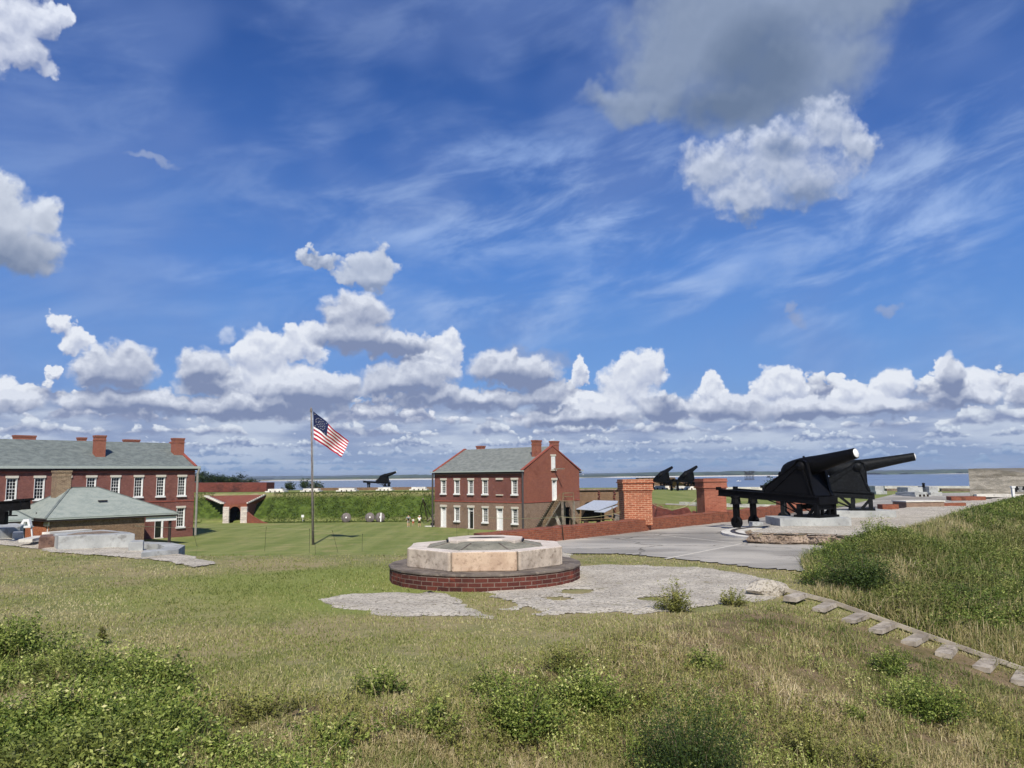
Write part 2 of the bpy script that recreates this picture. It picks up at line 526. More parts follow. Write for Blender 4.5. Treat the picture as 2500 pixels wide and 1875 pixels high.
# ------------------------------------------------------------------ materials
class Mat:
    def __init__(s, name, rough=0.9, spec=0.3, metal=0.0):
        s.m = bpy.data.materials.new(name); s.m.use_nodes = True
        s.t = s.m.node_tree
        s.b = s.t.nodes['Principled BSDF']
        s.b.inputs['Roughness'].default_value = rough
        s.b.inputs['Specular IOR Level'].default_value = spec
        s.b.inputs['Metallic'].default_value = metal

    def pos(s):
        return s.t.nodes.new('ShaderNodeNewGeometry').outputs['Position']

    def obj(s):
        return s.t.nodes.new('ShaderNodeTexCoord').outputs['Object']

    def uv(s):
        return s.t.nodes.new('ShaderNodeTexCoord').outputs['UV']

    def attr(s, name, fac=True):
        n = s.t.nodes.new('ShaderNodeAttribute'); n.attribute_name = name
        return E(s.t, n.outputs['Fac']) if fac else n.outputs['Color']

    def base(s, c):
        if isinstance(c, (tuple, list)): s.b.inputs['Base Color'].default_value = (c[0], c[1], c[2], 1)
        else: s.t.links.new(c, s.b.inputs['Base Color'])
        return s

    def bump(s, h, strength=0.4, dist=0.02):
        n = s.t.nodes.new('ShaderNodeBump')
        n.inputs['Strength'].default_value = strength; n.inputs['Distance'].default_value = dist
        s.t.links.new(h.k, n.inputs['Height']); s.t.links.new(n.outputs[0], s.b.inputs['Normal'])
        return s

    def rough(s, e):
        s.t.links.new(e.k, s.b.inputs['Roughness']); return s


def mottled(name, c1, c2, scale=2.0, c3=None, rough=0.9, spec=0.25, bump=0.3, bdist=0.01, fine=8.0, space='pos', stretch=(1, 1, 1), lo=0.35, hi=0.65):
    m = Mat(name, rough, spec); t = m.t
    p = vmadd(t, m.pos() if space == 'pos' else m.obj(), stretch, (0, 0, 0))
    n = noise(t, p, scale, 5.0, 0.62)
    c = mixc(t, n.smooth(lo, hi), c1, c2)
    if c3:
        n2 = noise(t, p, scale * 3.3, 4.0, 0.6)
        c = mixc(t, n2.smooth(0.52, 0.72) * 0.7, c, c3)
    m.base(c)
    if bump: m.bump(noise(t, p, scale * fine, 4.0, 0.6), bump, bdist)
    return m.m


def brick(name, a, b, mortar, w=0.215, h=0.068, ms=0.010, dirt=(0.03, 0.02, 0.018), dirt_amt=0.45, pale=None, pale_amt=0.3,
          dscale=0.9, mottle=1.0, bump=0.5, contrast=0.35):
    m = Mat(name, 0.92, 0.2); t = m.t
    uv = m.uv()
    bn = t.nodes.new('ShaderNodeTexBrick'); t.links.new(uv, bn.inputs['Vector'])
    bn.inputs['Scale'].default_value = 1.0
    bn.inputs['Brick Width'].default_value = w; bn.inputs['Row Height'].default_value = h
    bn.inputs['Mortar Size'].default_value = ms; bn.inputs['Mortar Smooth'].default_value = 0.3
    bn.inputs['Bias'].default_value = 0.0
    bn.offset = 0.5; bn.squash = 1.0
    bn.inputs['Color1'].default_value = (*a, 1); bn.inputs['Color2'].default_value = (*b, 1)
    bn.inputs['Mortar'].default_value = (*mortar, 1)
    p = m.pos()
    c = bn.outputs['Color']
    n1 = noise(t, p, dscale, 6.0, 0.65)
    n2 = noise(t, p, dscale * 6.5, 3.0, 0.6)
    c = mixc(t, n2.lin(0.3, 0.7, 0.0, contrast) * mottle, c, tuple(x * 0.42 for x in a))
    c = mixc(t, n1.smooth(0.50, 0.72) * dirt_amt, c, dirt)
    if pale:
        n3 = noise(t, p, dscale * 1.7, 5.0, 0.7)
        c = mixc(t, n3.smooth(0.54, 0.72) * pale_amt, c, pale)
    m.base(c)
    m.bump(E(t, bn.outputs['Fac']) * -1.0 + n2 * 0.4, bump, 0.008)
    return m.m


def plain(name, c, rough=0.6, spec=0.3, metal=0.0, var=0.12, scale=3.0, bump=0.0):
    m = Mat(name, rough, spec, metal); t = m.t
    n = noise(t, m.pos(), scale, 5.0, 0.65)
    m.base(mixc(t, n.smooth(0.35, 0.7), c, tuple(x * (1 - var) for x in c)))
    if bump: m.bump(noise(t, m.pos(), scale * 9, 3.0), bump, 0.004)
    return m.m


M = {}
M['brick_red'] = brick('red_brick', srgb(140, 89, 80), srgb(114, 70, 64), srgb(138, 104, 94), dirt=srgb(84, 46, 42), dirt_amt=0.55, pale=srgb(166, 108, 94), pale_amt=0.4, dscale=0.6, contrast=0.3)
M['brick_gable'] = brick('gable_brick', srgb(154, 92, 74), srgb(134, 76, 62), srgb(148, 106, 90), dirt=srgb(96, 42, 32), dirt_amt=0.4, pale=srgb(172, 104, 80), pale_amt=0.25, dscale=0.35, contrast=0.3)
M['brick_brown'] = brick('brown_brick', srgb(152, 126, 108), srgb(130, 104, 90), srgb(158, 142, 124), dirt=srgb(98, 76, 64), dirt_amt=0.5, pale=srgb(165, 138, 112), pale_amt=0.4, dscale=0.5, contrast=0.4)
M['brick_old'] = brick('old_tan_brick', srgb(132, 98, 76), srgb(86, 62, 52), srgb(176, 158, 130), ms=0.014, h=0.085, w=0.30, dirt=srgb(52, 40, 36), dirt_amt=0.55, pale=srgb(176, 152, 120), pale_amt=0.35, dscale=0.8, contrast=0.5)  # old kitchen brick with the shaded look put into its colour
M['brick_tan'] = brick('tan_chimney_brick', srgb(160, 136, 110), srgb(112, 86, 70), srgb(190, 172, 144), ms=0.02, h=0.12, w=0.36, dirt=srgb(70, 54, 46), dirt_amt=0.5, dscale=1.2, contrast=0.5)
M['brick_orange'] = brick('orange_brick', srgb(196, 106, 70), srgb(152, 70, 46), srgb(212, 166, 128), h=0.086, w=0.30, ms=0.016, dirt=srgb(106, 52, 38), dirt_amt=0.4, dscale=1.1, contrast=0.5)  # kitchen end wall brick, sunlit look put into its colour
M['brick_chim'] = brick('chimney_brick', srgb(164, 100, 80), srgb(142, 82, 68), srgb(166, 122, 102), dirt=srgb(100, 48, 38), dirt_amt=0.4, dscale=1.2, contrast=0.35)
M['brick_chim2'] = brick('smooth_red_chimney_brick', srgb(172, 106, 84), srgb(148, 88, 70), srgb(176, 126, 104), h=0.075, w=0.24, dirt=srgb(124, 56, 42), dirt_amt=0.4, dscale=1.1, contrast=0.35)
M['brick_low'] = brick('weathered_parapet_brick', srgb(166, 96, 70), srgb(130, 72, 56), srgb(142, 110, 92), h=0.082, w=0.26, ms=0.012, dirt=srgb(56, 40, 34), dirt_amt=0.75, pale=srgb(158, 106, 82), pale_amt=0.4, dscale=1.6, contrast=0.6)
M['brick_ring'] = brick('ring_brick', srgb(116, 64, 54), srgb(72, 42, 40), srgb(138, 124, 112), h=0.104, w=0.31, ms=0.010, dirt=srgb(44, 34, 34), dirt_amt=0.8, pale=srgb(160, 78, 58), pale_amt=0.6, dscale=1.5, contrast=0.5)
M['brick_dark'] = brick('dark_scarp_brick', srgb(140, 76, 66), srgb(108, 58, 52), srgb(112, 84, 76), h=0.1, w=0.3, dirt=srgb(52, 40, 40), dirt_amt=0.75, pale=srgb(156, 100, 86), pale_amt=0.4, dscale=0.4, contrast=0.6)
M['brick_portal'] = brick('portal_brick', srgb(142, 84, 68), srgb(120, 68, 58), srgb(160, 104, 84), dirt=srgb(112, 56, 42), dirt_amt=0.6, pale=srgb(190, 120, 84), pale_amt=0.3, dscale=0.5, contrast=0.4)
M['casemate'] = brick('casemate_brick', srgb(138, 110, 86), srgb(118, 92, 74), srgb(146, 126, 102), dirt=srgb(84, 66, 54), dirt_amt=0.5, pale=srgb(158, 134, 106), pale_amt=0.4, dscale=0.3, contrast=0.4)
M['shingle'] = mottled('grey_green_shingle', srgb(134, 138, 132), srgb(112, 117, 113), 1.3, srgb(152, 154, 146), bump=0.5, bdist=0.02, fine=14, stretch=(1, 1, 2.5))
M['shingle_dark'] = mottled('grey_shingle', srgb(122, 130, 126), srgb(100, 108, 106), 1.3, srgb(138, 144, 138), bump=0.5, bdist=0.02, fine=14, stretch=(1, 1, 2.5))
M['shingle_pale'] = mottled('pale_green_shingle', srgb(156, 163, 154), srgb(140, 149, 142), 0.9, srgb(168, 172, 163), bump=0.3, bdist=0.015, fine=20, stretch=(1, 1, 3))
M['white'] = plain('white_paint', srgb(240, 240, 236), 0.5, 0.4, var=0.08)
M['stone_lintel'] = plain('pale_stone', srgb(214, 206, 190), 0.8, var=0.15, scale=5)
M['gutter'] = plain('painted_gutter', srgb(176, 184, 176), 0.5, 0.4, var=0.1)
M['eave_dark'] = plain('dark_eave', srgb(58, 50, 48), 0.8)  # plain dark on posts and vent; on the eaves it stands for shadow
M['pipe'] = plain('downpipe_lead', srgb(78, 72, 72), 0.5, 0.5, var=0.25)
M['pipe_pale'] = plain('pale_downpipe', srgb(150, 148, 138), 0.6, 0.4, var=0.25)
M['glass'] = plain('window_glass', srgb(22, 26, 30), 0.08, 0.7, var=0.3, scale=1.5)
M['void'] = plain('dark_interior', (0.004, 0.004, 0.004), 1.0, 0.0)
M['coping'] = plain('red_coping', srgb(158, 88, 74), 0.85, var=0.25)


def iron(name, c, r0=0.35, r1=0.6):
    m = Mat(name, 0.5, 0.14); t = m.t
    n = noise(t, m.obj(), 9.0, 4.0, 0.6)
    m.base(mixc(t, n.smooth(0.4, 0.75), c, tuple(x * 2.2 for x in c)))
    m.rough(n.lin(0.3, 0.7, r0, r1)); m.bump(noise(t, m.obj(), 30.0, 3.0), 0.25, 0.004)
    return m.m


M['iron'] = iron('black_painted_iron', (0.003, 0.003, 0.0035), 0.5, 0.7)
M['iron2'] = iron('worn_black_paint', (0.008, 0.009, 0.010), 0.42, 0.62)
M['granite'] = mottled('grey_granite', srgb(204, 190, 172), srgb(168, 154, 138), 3.0, srgb(118, 104, 90), fine=10, bump=0.4, bdist=0.006)
M['granite_tan'] = mottled('tan_granite', srgb(208, 184, 158), srgb(186, 160, 136), 3.0, srgb(146, 120, 100), fine=10, bump=0.4, bdist=0.006)
M['granite_top'] = mottled('weathered_granite_top', srgb(226, 214, 200), srgb(204, 192, 178), 1.5, srgb(176, 162, 148), fine=16, bump=0.3, bdist=0.006)
M['slate'] = mottled('grey_green_mortar', srgb(150, 146, 130), srgb(122, 120, 106), 2.0, srgb(92, 88, 78), fine=10, bump=0.3, bdist=0.006)
M['ledge'] = mottled('dark_stone_ledge', srgb(126, 116, 106), srgb(94, 86, 80), 1.8, srgb(156, 144, 130), fine=12, bump=0.5, bdist=0.01)
M['whitestone'] = mottled('pale_cut_stone', srgb(226, 222, 210), srgb(200, 196, 186), 1.1, srgb(160, 156, 150), fine=10, bump=0.4)
M['portalstone'] = mottled('portal_white_stone', srgb(226, 216, 204), srgb(196, 184, 176), 0.9, srgb(110, 98, 98), fine=8, bump=0.4, stretch=(0.6, 1, 4))
M['conc_old'] = mottled('old_cement', srgb(186, 188, 184), srgb(158, 160, 158), 0.9, srgb(116, 114, 110), fine=14, bump=0.6, bdist=0.015)
M['wood_grey'] = mottled('weathered_timber', srgb(156, 146, 132), srgb(120, 110, 100), 3.0, srgb(92, 84, 76), space='obj', stretch=(1, 1, 1), fine=6)
M['board'] = mottled('bleached_board', srgb(186, 176, 158), srgb(150, 140, 126), 3.0, fine=6)
M['wood_tan'] = mottled('tan_timber', srgb(150, 128, 100), srgb(112, 94, 74), 3.0, fine=6)
M['wood_dark'] = mottled('dark_timber', srgb(62, 54, 46), srgb(40, 34, 30), 3.0, fine=6)
M['pole'] = mottled('pole_timber', srgb(136, 128, 124), srgb(96, 90, 88), 2.2, srgb(168, 160, 152), space='obj', stretch=(4, 4, 0.6), fine=6)
M['rope'] = plain('tan_rope', srgb(176, 172, 128), 0.9)
M['post'] = plain('dark_green_post', srgb(42, 44, 34), 0.6)
M['metal_roof'] = plain('grey_metal_sheet', srgb(176, 184, 196), 0.45, 0.5, var=0.15)
M['timberlog'] = mottled('brown_logs', srgb(110, 90, 76), srgb(70, 56, 48), 4.0, fine=5)


def tabby(name, a, b, c, grass=None, s=1.0):
    """shell concrete worn to a coarse pale crust"""
    m = Mat(name, 0.95, 0.15); t = m.t; p = m.pos()
    n = noise(t, p, 1.1 * s, 5.0, 0.6)
    v = voronoi(t, vmadd(t, noise(t, p, 5.0 * s, 2.0, color=True), (0.16, 0.16, 0), p), 7.5 * s, 1.5, 0.6)
    f = noise(t, vmadd(t, p, (1, 1, 1), (0, 0, 0)), 17.0 * s, 4.0, 0.7)
    col = mixc(t, n.smooth(0.35, 0.65), a, b)
    col = mixc(t, (v * 1.2 + f * 0.6).lin(0.30, 0.85, 0.0, 0.85), tuple(min(1, x * 1.12) for x in a), col)
    col = mixc(t, f.smooth(0.50, 0.64) * 0.85, col, c)
    col = mixc(t, noise(t, p, 2.6 * s, 5.0, 0.7).smooth(0.56, 0.68) * 0.55, col, grass or srgb(120, 114, 78))
    m.base(col)
    m.bump(v * 0.7 + f, 0.9, 0.035)
    return m.m


M['tabby'] = tabby('tabby_shell_concrete', srgb(206, 198, 182), srgb(178, 170, 156), srgb(108, 98, 84))
M['tabby_far'] = tabby('pale_tabby', srgb(206, 196, 182), srgb(188, 178, 166), srgb(136, 124, 114), s=0.6)
M['rubble'] = tabby('rubble_face', srgb(168, 150, 132), srgb(124, 108, 94), srgb(52, 42, 36), s=0.8)
M['redrock'] = mottled('broken_red_brown_masonry', srgb(140, 112, 98), srgb(104, 82, 74), 3.0, srgb(66, 50, 46), fine=5, bump=0.8, bdist=0.03)


def slab_mat():
    m = Mat('worn_concrete_floor', 0.9, 0.25); t = m.t; p = m.pos()
    n = noise(t, vmadd(t, p, (0.35, 1.0, 1.0), (0, 0, 0)), 0.55, 6.0, 0.65)
    n2 = noise(t, p, 0.16, 4.0, 0.55)
    c = mixc(t, n.smooth(0.36, 0.66), srgb(186, 180, 168), srgb(150, 146, 138))
    c = mixc(t, n2.smooth(0.45, 0.62) * 0.65, c, srgb(126, 122, 114))
    c = mixc(t, noise(t, p, 0.9, 5.0, 0.7).smooth(0.58, 0.7) * 0.5, c, srgb(112, 106, 98))
    st = noise(t, vmadd(t, p, (0.16, 1.4, 1.0), (3, 0, 0)), 0.8, 5.0, 0.7)
    c = mixc(t, st.smooth(0.56, 0.70) * 0.6, c, srgb(206, 198, 184))
    c = mixc(t, noise(t, p, 24.0, 3.0, 0.6).smooth(0.55, 0.75) * 0.35, c, srgb(110, 106, 98))
    cr = voronoi(t, vmadd(t, noise(t, p, 0.8, 4.0, 0.6, color=True), (1.6, 1.6, 0), p), 0.16, feature='DISTANCE_TO_EDGE')
    c = mixc(t, (1.0 - cr.smooth(0.0, 0.012)) * 0.8, c, srgb(84, 80, 70))
    m.base(c); m.bump(noise(t, p, 30.0, 3.0), 0.25, 0.01)
    return m.m


M['slab'] = slab_mat()

# ================================================================== the lie of the land
Z_T, Z_P, Z_W, Z_PLAT = -2.7, -7.5, -12.0, -2.28      # terreplein, parade ground, sea, tabby platform (camera at 0)

Q = np.array([(-160, 38), (-24, 37.5), (-15, 30.5), (-11.5, 27.6), (-4, 27.3), (-0.5, 30.2), (2.2, 33.0), (7, 38.4), (13.7, 45.7),
              (19.6, 53.8), (22, 57), (17.7, 60), (15.3, 63), (12.5, 68), (18.5, 126), (10, 126), (9.5, 136.5), (-160, 142)], float)
QW = np.array([6, 6, 6, 7, 5, .5, .5, .5, .5, .5, .5, .5, .5, .5, .5, .5, 5.6, 6], float)      # how wide each edge's slope is


def seg_dist(X, Y, a, b):
    d = b - a; L = d @ d
    t = np.clip(((X - a[0]) * d[0] + (Y - a[1]) * d[1]) / L, 0, 1)
    return np.hypot(X - a[0] - t * d[0], Y - a[1] - t * d[1])


def inside(X, Y, P):
    r = np.zeros(X.shape, bool); n = len(P)
    for i in range(n):
        x1, y1 = P[i]; x2, y2 = P[(i + 1) % n]
        c = ((y1 > Y) != (y2 > Y)) & (X < (x2 - x1) * (Y - y1) / (y2 - y1 + 1e-12) + x1)
        r ^= c
    return r


def sm(t):
    t = np.clip(t, 0, 1); return t * t * (3 - 2 * t)


def vnoise(X, Y, s, seed=0):
    """cheap smooth value noise, about -1..1"""
    x, y = X / s + seed * 17.3, Y / s + seed * 9.1
    xi, yi = np.floor(x), np.floor(y); fx, fy = x - xi, y - yi
    fx, fy = fx * fx * (3 - 2 * fx), fy * fy * (3 - 2 * fy)
    def h(a, b):
        q = np.sin(a * 127.1 + b * 311.7 + seed * 74.7) * 43758.5453
        return q - np.floor(q)
    return 2 * ((h(xi, yi) * (1 - fx) + h(xi + 1, yi) * fx) * (1 - fy) + (h(xi, yi + 1) * (1 - fx) + h(xi + 1, yi + 1) * fx) * fy) - 1


def fnoise(X, Y, s, seed=0, o=4):
    r = 0; a = 1; n = 0
    for k in range(o):
        r = r + a * vnoise(X, Y, s / 2 ** k, seed + k); n += a; a *= 0.55
    return r / n


def foot(az):
    """distance at which the mown lawn gives way to rough weeds"""
    return np.interp(az, [-180, -60, -33.6, -29, -24.6, -15.6, -9.8, -4.3, 2.8, 7, 11, 17.8, 60, 180],
                     [17, 17, 16.6, 13.4, 11.9, 10.3, 10.3, 11.0, 12.9, 14.8, 16.0, 17.6, 19, 17])


def weeds(X, Y):
    r = np.hypot(X, Y); D = foot(np.degrees(np.arctan2(X, Y)))
    return sm((D - r + fnoise(X, Y, 1.5, 5) * 1.3) / 1.6)


def gully(X, Y):
    """the ground falls away to the right of a line through the foot of the steps"""
    d = (X - 6.0) * .738 - (Y - 17.2) * .675
    d = np.where(d > 1.0, d - 0.5, np.where(d > 0, d * d / 2, 0))
    return -0.264 * np.minimum(d, 12.0)


def bank_part(X, Y):
    e = (X - 6.15) * .65 + (Y - 17.3) * .76              # out from the side board of the steps
    s = (X - 6.3) * .68 - (Y - 17.2) * .733              # inward from the far foot of the bank
    t = np.clip((X - 6.3) * .733 + (Y - 17.2) * .68, 0, 60)
    s = s + 3.2 * sm(t / 7.0)
    m = (e > 0) & (s > 0)
    H = 0.080 * np.minimum(e, 24) + 0.22 * sm(e / 0.9)
    return np.where(m, H * sm(s / 2.8), 0.0), s, e


def ground_z(X, Y):
    X = np.asarray(X, float); Y = np.asarray(Y, float)
    b, s, e = bank_part(X, Y)
    h = Z_T + gully(X, Y) + b
    # parade ground
    drop = np.full(X.shape, 1.0)
    for i in range(len(Q)):
        drop = np.minimum(drop, seg_dist(X, Y, Q[i], Q[(i + 1) % len(Q)]) / QW[i])
    ins = inside(X, Y, Q)
    lin_ = np.clip(drop, 0, 1)
    h = np.where(ins, Z_T + (Z_P - Z_T) * (0.75 * lin_ + 0.25 * sm(lin_)), h)
    # the outer scarp falls to the sea bed
    edge = np.interp(X, [-400, -60, 0, 45, 60, 120, 200], [176, 170, 166, 150, 131, 105, 60])
    out = sm((Y - edge) / 7.0)
    h = np.where(ins, h, h + (-14.0 - h) * out)
    return h


def hit(px, py, lift=0.0):
    """where the sight line of a photo pixel meets the ground"""
    d = ray(px, py)
    t = np.geomspace(2.0, 400.0, 3000)
    X, Y, Z = d.x * t, d.y * t, d.z * t
    g = ground_z(X, Y) + lift
    k = int(np.argmax(Z <= g))
    return Vector((X[k], Y[k], g[k] - lift))


def gz(x, y): return float(ground_z(np.array([x]), np.array([y]))[0])


def np_mesh(name, V, Fc, mat, smooth=True, attrs=None, parent=None):
    """V (n,3) and faces (m,k) straight from numpy"""
    me = bpy.data.meshes.new(name)
    n, (m, k) = len(V), Fc.shape
    me.vertices.add(n); me.vertices.foreach_set('co', np.ascontiguousarray(V, np.float32).ravel())
    me.loops.add(m * k); me.loops.foreach_set('vertex_index', np.ascontiguousarray(Fc, np.int32).ravel())
    me.polygons.add(m); me.polygons.foreach_set('loop_start', np.arange(0, m * k, k, dtype=np.int32))
    me.polygons.foreach_set('use_smooth', np.full(m, smooth))
    me.update(calc_edges=True)
    for an, av in (attrs or {}).items():
        a = me.attributes.new(an, 'FLOAT', 'POINT'); a.data.foreach_set('value', np.ascontiguousarray(av, np.float32))
    me.materials.append(mat)
    o = bpy.data.objects.new(name, me); COL.objects.link(o)
    if parent: o.parent = parent
    return o


# ------------------------------------------------------------------ ground sheet (rings round the viewpoint)
def ground_material():
    m = Mat('ground_turf', 0.95, 0.1); t = m.t; p = m.pos()
    dry, par, bank, steep = m.attr('dry'), m.attr('parade'), m.attr('bank'), m.attr('steep')
    n1 = noise(t, p, 0.32, 5.0, 0.6); n2 = noise(t, p, 2.2, 5.0, 0.65); n3 = noise(t, p, 18.0, 4.0, 0.7)
    lawn = mixc(t, n1.smooth(0.40, 0.62), srgb(156, 144, 106), srgb(130, 132, 84))
    lawn = mixc(t, n2.smooth(0.48, 0.7) * 0.6, lawn, srgb(172, 158, 124))
    lawn = mixc(t, n3.smooth(0.45, 0.7) * 0.35, lawn, srgb(98, 102, 58))
    # lush hollow beside the gun block
    gp = vmadd(t, p, (0.16, 0.20, 0), (0.16 * 4.6, -0.20 * 19.5, 0))
    lush = (1.0 - vdot(t, gp) + (n1 - 0.5) * 1.2).smooth(0.0, 0.8)
    lawn = mixc(t, lush * 0.65, lawn, srgb(132, 146, 68))
    st = noise(t, vmadd(t, p, (0.9, 0.10, 0), (0, 0, 0)), 0.5, 4.0, 0.6)
    st2 = noise(t, vmadd(t, p, (0.12, 0.9, 0), (0, 0, 0)), 0.6, 4.0, 0.6)
    green = mixc(t, st.smooth(0.38, 0.62), srgb(134, 140, 84), srgb(114, 126, 68))
    green = mixc(t, st2.smooth(0.5, 0.66) * 0.5, green, srgb(152, 152, 94))
    green = mixc(t, n1.smooth(0.52, 0.70) * 0.65, green, srgb(158, 148, 104))
    s1 = noise(t, vmadd(t, p, (1, 0.6, 1.4), (0, 0, 0)), 0.9, 6.0, 0.7)
    rough = mixc(t, s1.smooth(0.40, 0.62), srgb(62, 78, 32), srgb(90, 108, 48))  # long grass; shade between the blades is painted into the dark tones
    rough = mixc(t, noise(t, p, 0.22, 3.0).smooth(0.5, 0.7) * 0.5, rough, srgb(100, 112, 54))
    soil = mixc(t, n2.smooth(0.40, 0.66), srgb(134, 116, 92), srgb(104, 98, 62))
    soil = mixc(t, n3.smooth(0.45, 0.7) * 0.5, soil, srgb(70, 66, 44))
    bk = mixc(t, n2.smooth(0.40, 0.62), srgb(70, 84, 38), srgb(104, 102, 62))
    c = mixc(t, dry, lawn, soil)
    c = mixc(t, bank, c, bk)
    c = mixc(t, par, c, green)
    c = mixc(t, steep, c, rough)
    m.base(c)
    m.bump(n3 * 0.5 + n2 * 0.8 + s1 * steep * 5.0, 0.9, 0.07)
    return m.m


def build_ground():
    az = np.concatenate([np.linspace(-180, -50, 40, endpoint=False), np.linspace(-50, 50, 421), np.linspace(50, 180, 41)[1:]])
    r = np.concatenate([[0.05, 0.5, 1.0, 1.5], np.geomspace(2.0, 60, 300), np.linspace(60, 190, 200)[1:], np.geomspace(190, 3600, 30)[1:]])
    A, Rr = np.meshgrid(np.radians(az), r)
    X, Y = Rr * np.sin(A), Rr * np.cos(A)
    Z = ground_z(X, Y)
    ins = inside(X, Y, Q)
    m = weeds(X, Y); b, s, e = bank_part(X, Y)
    near = (Y < 140)
    rough = np.clip(m + b, 0, 1)
    Z = Z + np.where(near, fnoise(X, Y, 1.6, 3) * 0.05 * (0.25 + rough), 0) * (~ins)
    steep = sm((Z_T - 0.25 - Z) / 0.6) * sm((Z - Z_P - 0.15) / 0.5) * (Y > 60) * ins
    Z = Z + steep * fnoise(X, Y, 2.2, 9) * 0.30
    V = np.column_stack((X.ravel(), Y.ravel(), Z.ravel()))
    nr, na = X.shape
    i = np.arange((nr - 1))[:, None] * na + np.arange(na - 1)[None, :]
    i = i.ravel()
    Fc = np.column_stack((i, i + na, i + na + 1, i + 1))[:, ::-1]
    par = (ins & (steep < 0.5)) * 1.0 * (Z < -4)
    far_top = ((~ins) & (Y > 60)) * 1.0
    dry = m
    bank = sm(b / 0.25)
    o = np_mesh('ground', V, Fc, ground_material(), True,
                {'dry': (dry * (Y < 60)).ravel(), 'parade': np.clip(par + far_top, 0, 1).ravel(), 'bank': bank.ravel(), 'steep': steep.ravel()})
    tag(o, kind='structure')
build_ground()


# ------------------------------------------------------------------ paving sheets
def sheet(name, poly, z, mat, cell=0.16, ragged=0.0, seed=1, thick=0.0, holes=(), bumpy=0.0, border=None):
    """flat paving cut to an outline whose edge may be ragged"""
    P = np.array(poly, float)
    lo, hi = P.min(0) - 1, P.max(0) + 1
    nx, ny = int((hi[0] - lo[0]) / cell) + 1, int((hi[1] - lo[1]) / cell) + 1
    gx, gy = lo[0] + np.arange(nx) * cell, lo[1] + np.arange(ny) * cell
    X, Y = np.meshgrid(gx, gy)
    d = np.full(X.shape, 1e9)
    for i in range(len(P)): d = np.minimum(d, seg_dist(X, Y, P[i], P[(i + 1) % len(P)]))
    sd = np.where(inside(X, Y, P), d, -d)
    if ragged: sd = sd + fnoise(X, Y, 1.3, seed, 4) * ragged
    for (hx, hy, hr) in holes: sd = np.minimum(sd, np.hypot(X - hx, Y - hy) - hr + fnoise(X, Y, 0.45, seed + 2, 4) * hr * 1.9)
    keep = sd > 0
    gy_, gx_ = np.gradient(sd, cell)
    gl = np.hypot(gx_, gy_) + 1e-6
    mv = np.where(keep & (sd < cell * 1.05), np.minimum(sd, cell), 0) / gl
    X0, Y0 = X - gx_ / gl * mv, Y - gy_ / gl * mv
    c = keep[:-1, :-1] & keep[1:, :-1] & keep[:-1, 1:] & keep[1:, 1:]
    jy, jx = np.nonzero(c)
    i = jy * nx + jx
    Fc = np.column_stack((i, i + 1, i + nx + 1, i + nx))
    Z = np.full(X.shape, z) + (fnoise(X, Y, 0.6, seed + 5, 4) * bumpy if bumpy else 0)
    Z = Z - np.clip(0.25 - sd, 0, 0.25) * (0.12 if ragged else 0)
    V = np.column_stack((X0.ravel(), Y0.ravel(), Z.ravel()))
    used = np.unique(Fc); rm = np.full(len(V), -1); rm[used] = np.arange(len(used))
    return tag(np_mesh(name, V[used], rm[Fc], mat), kind='structure')


def zp(pts, z): return [tuple(on_z(x, y, z)[:2]) for (x, y) in pts]


# concrete floor of the gun terrace
slab_px = [(1255, 1325), (1300, 1342), (1375, 1353), (1500, 1354), (1620, 1363), (1740, 1376), (1845, 1389), (1965, 1398)]
slab_xy = zp(slab_px, Z_T) + [(9.5, 21.5), (14, 24), (24, 33), (60, 60), (76, 80), (66, 100), (45, 92), (24, 58), (19.2, 53.0), (13.4, 44.8), (6.8, 37.6), (2.0, 32.2), (-.2, 29.6)]
sheet('concrete_floor', slab_xy, Z_T + 0.035, M['slab'], cell=0.2, seed=2)
# expansion joint lines in it
jm = MB()
def joint(a, b, w=0.07):
    pa, pb = on_z(*a, Z_T + 0.039), on_z(*b, Z_T + 0.039)
    d = (pb - pa).normalized(); n = Vector((-d.y, d.x, 0)) * w
    jm.face([pa - n, pb - n, pb + n, pa + n])
joint((1625, 1364), (1812, 1327)); joint((1600, 1305), (1812, 1327), 0.05); joint((1812, 1327), (1850, 1331), 0.05)
tag(jm.build('floor_joint', plain('joint_filler', srgb(206, 200, 186), 0.9), fix=False), kind='structure')

tab1 = zp([(770, 1465), (850, 1449), (950, 1442), (1060, 1444), (1120, 1457), (1160, 1477), (1168, 1490), (1160, 1505), (1060, 1509), (900, 1503), (820, 1486)], Z_T)
tab2 = zp([(1150, 1440), (1205, 1452), (1240, 1462), (1262, 1476), (1225, 1488), (1290, 1500), (1400, 1501), (1480, 1497), (1560, 1502), (1700, 1492), (1780, 1478), (1890, 1462),
           (1925, 1440), (1905, 1420), (1850, 1406), (1700, 1387), (1560, 1380), (1420, 1380), (1380, 1350), (1200, 1345), (1100, 1380)], Z_T)
sheet('tabby_pavement', tab1, Z_T + 0.03, M['tabby'], 0.05, 0.55, 4, bumpy=0.02, holes=[])
sheet('tabby_pavement', tab2, Z_T + 0.03, M['tabby'], 0.055, 0.55, 6, bumpy=0.02, holes=[(0.2, 15.5, 0.35), (0.9, 14.6, 0.25), (1.9, 15.2, 0.3), (3.0, 17.2, 0.25), (0.9, 17.4, 0.2), (1.6, 18.2, 0.28)])
tab3 = zp([(-140, 1316), (0, 1331), (150, 1350), (300, 1362), (420, 1375), (470, 1386), (530, 1378), (520, 1371), (455, 1358), (380, 1345), (250, 1332), (100, 1318), (0, 1311), (-140, 1296)], Z_T)
sheet('tabby_pavement', tab3, Z_T + 0.05, M['tabby'], 0.09, 0.30, 8, bumpy=0.03)

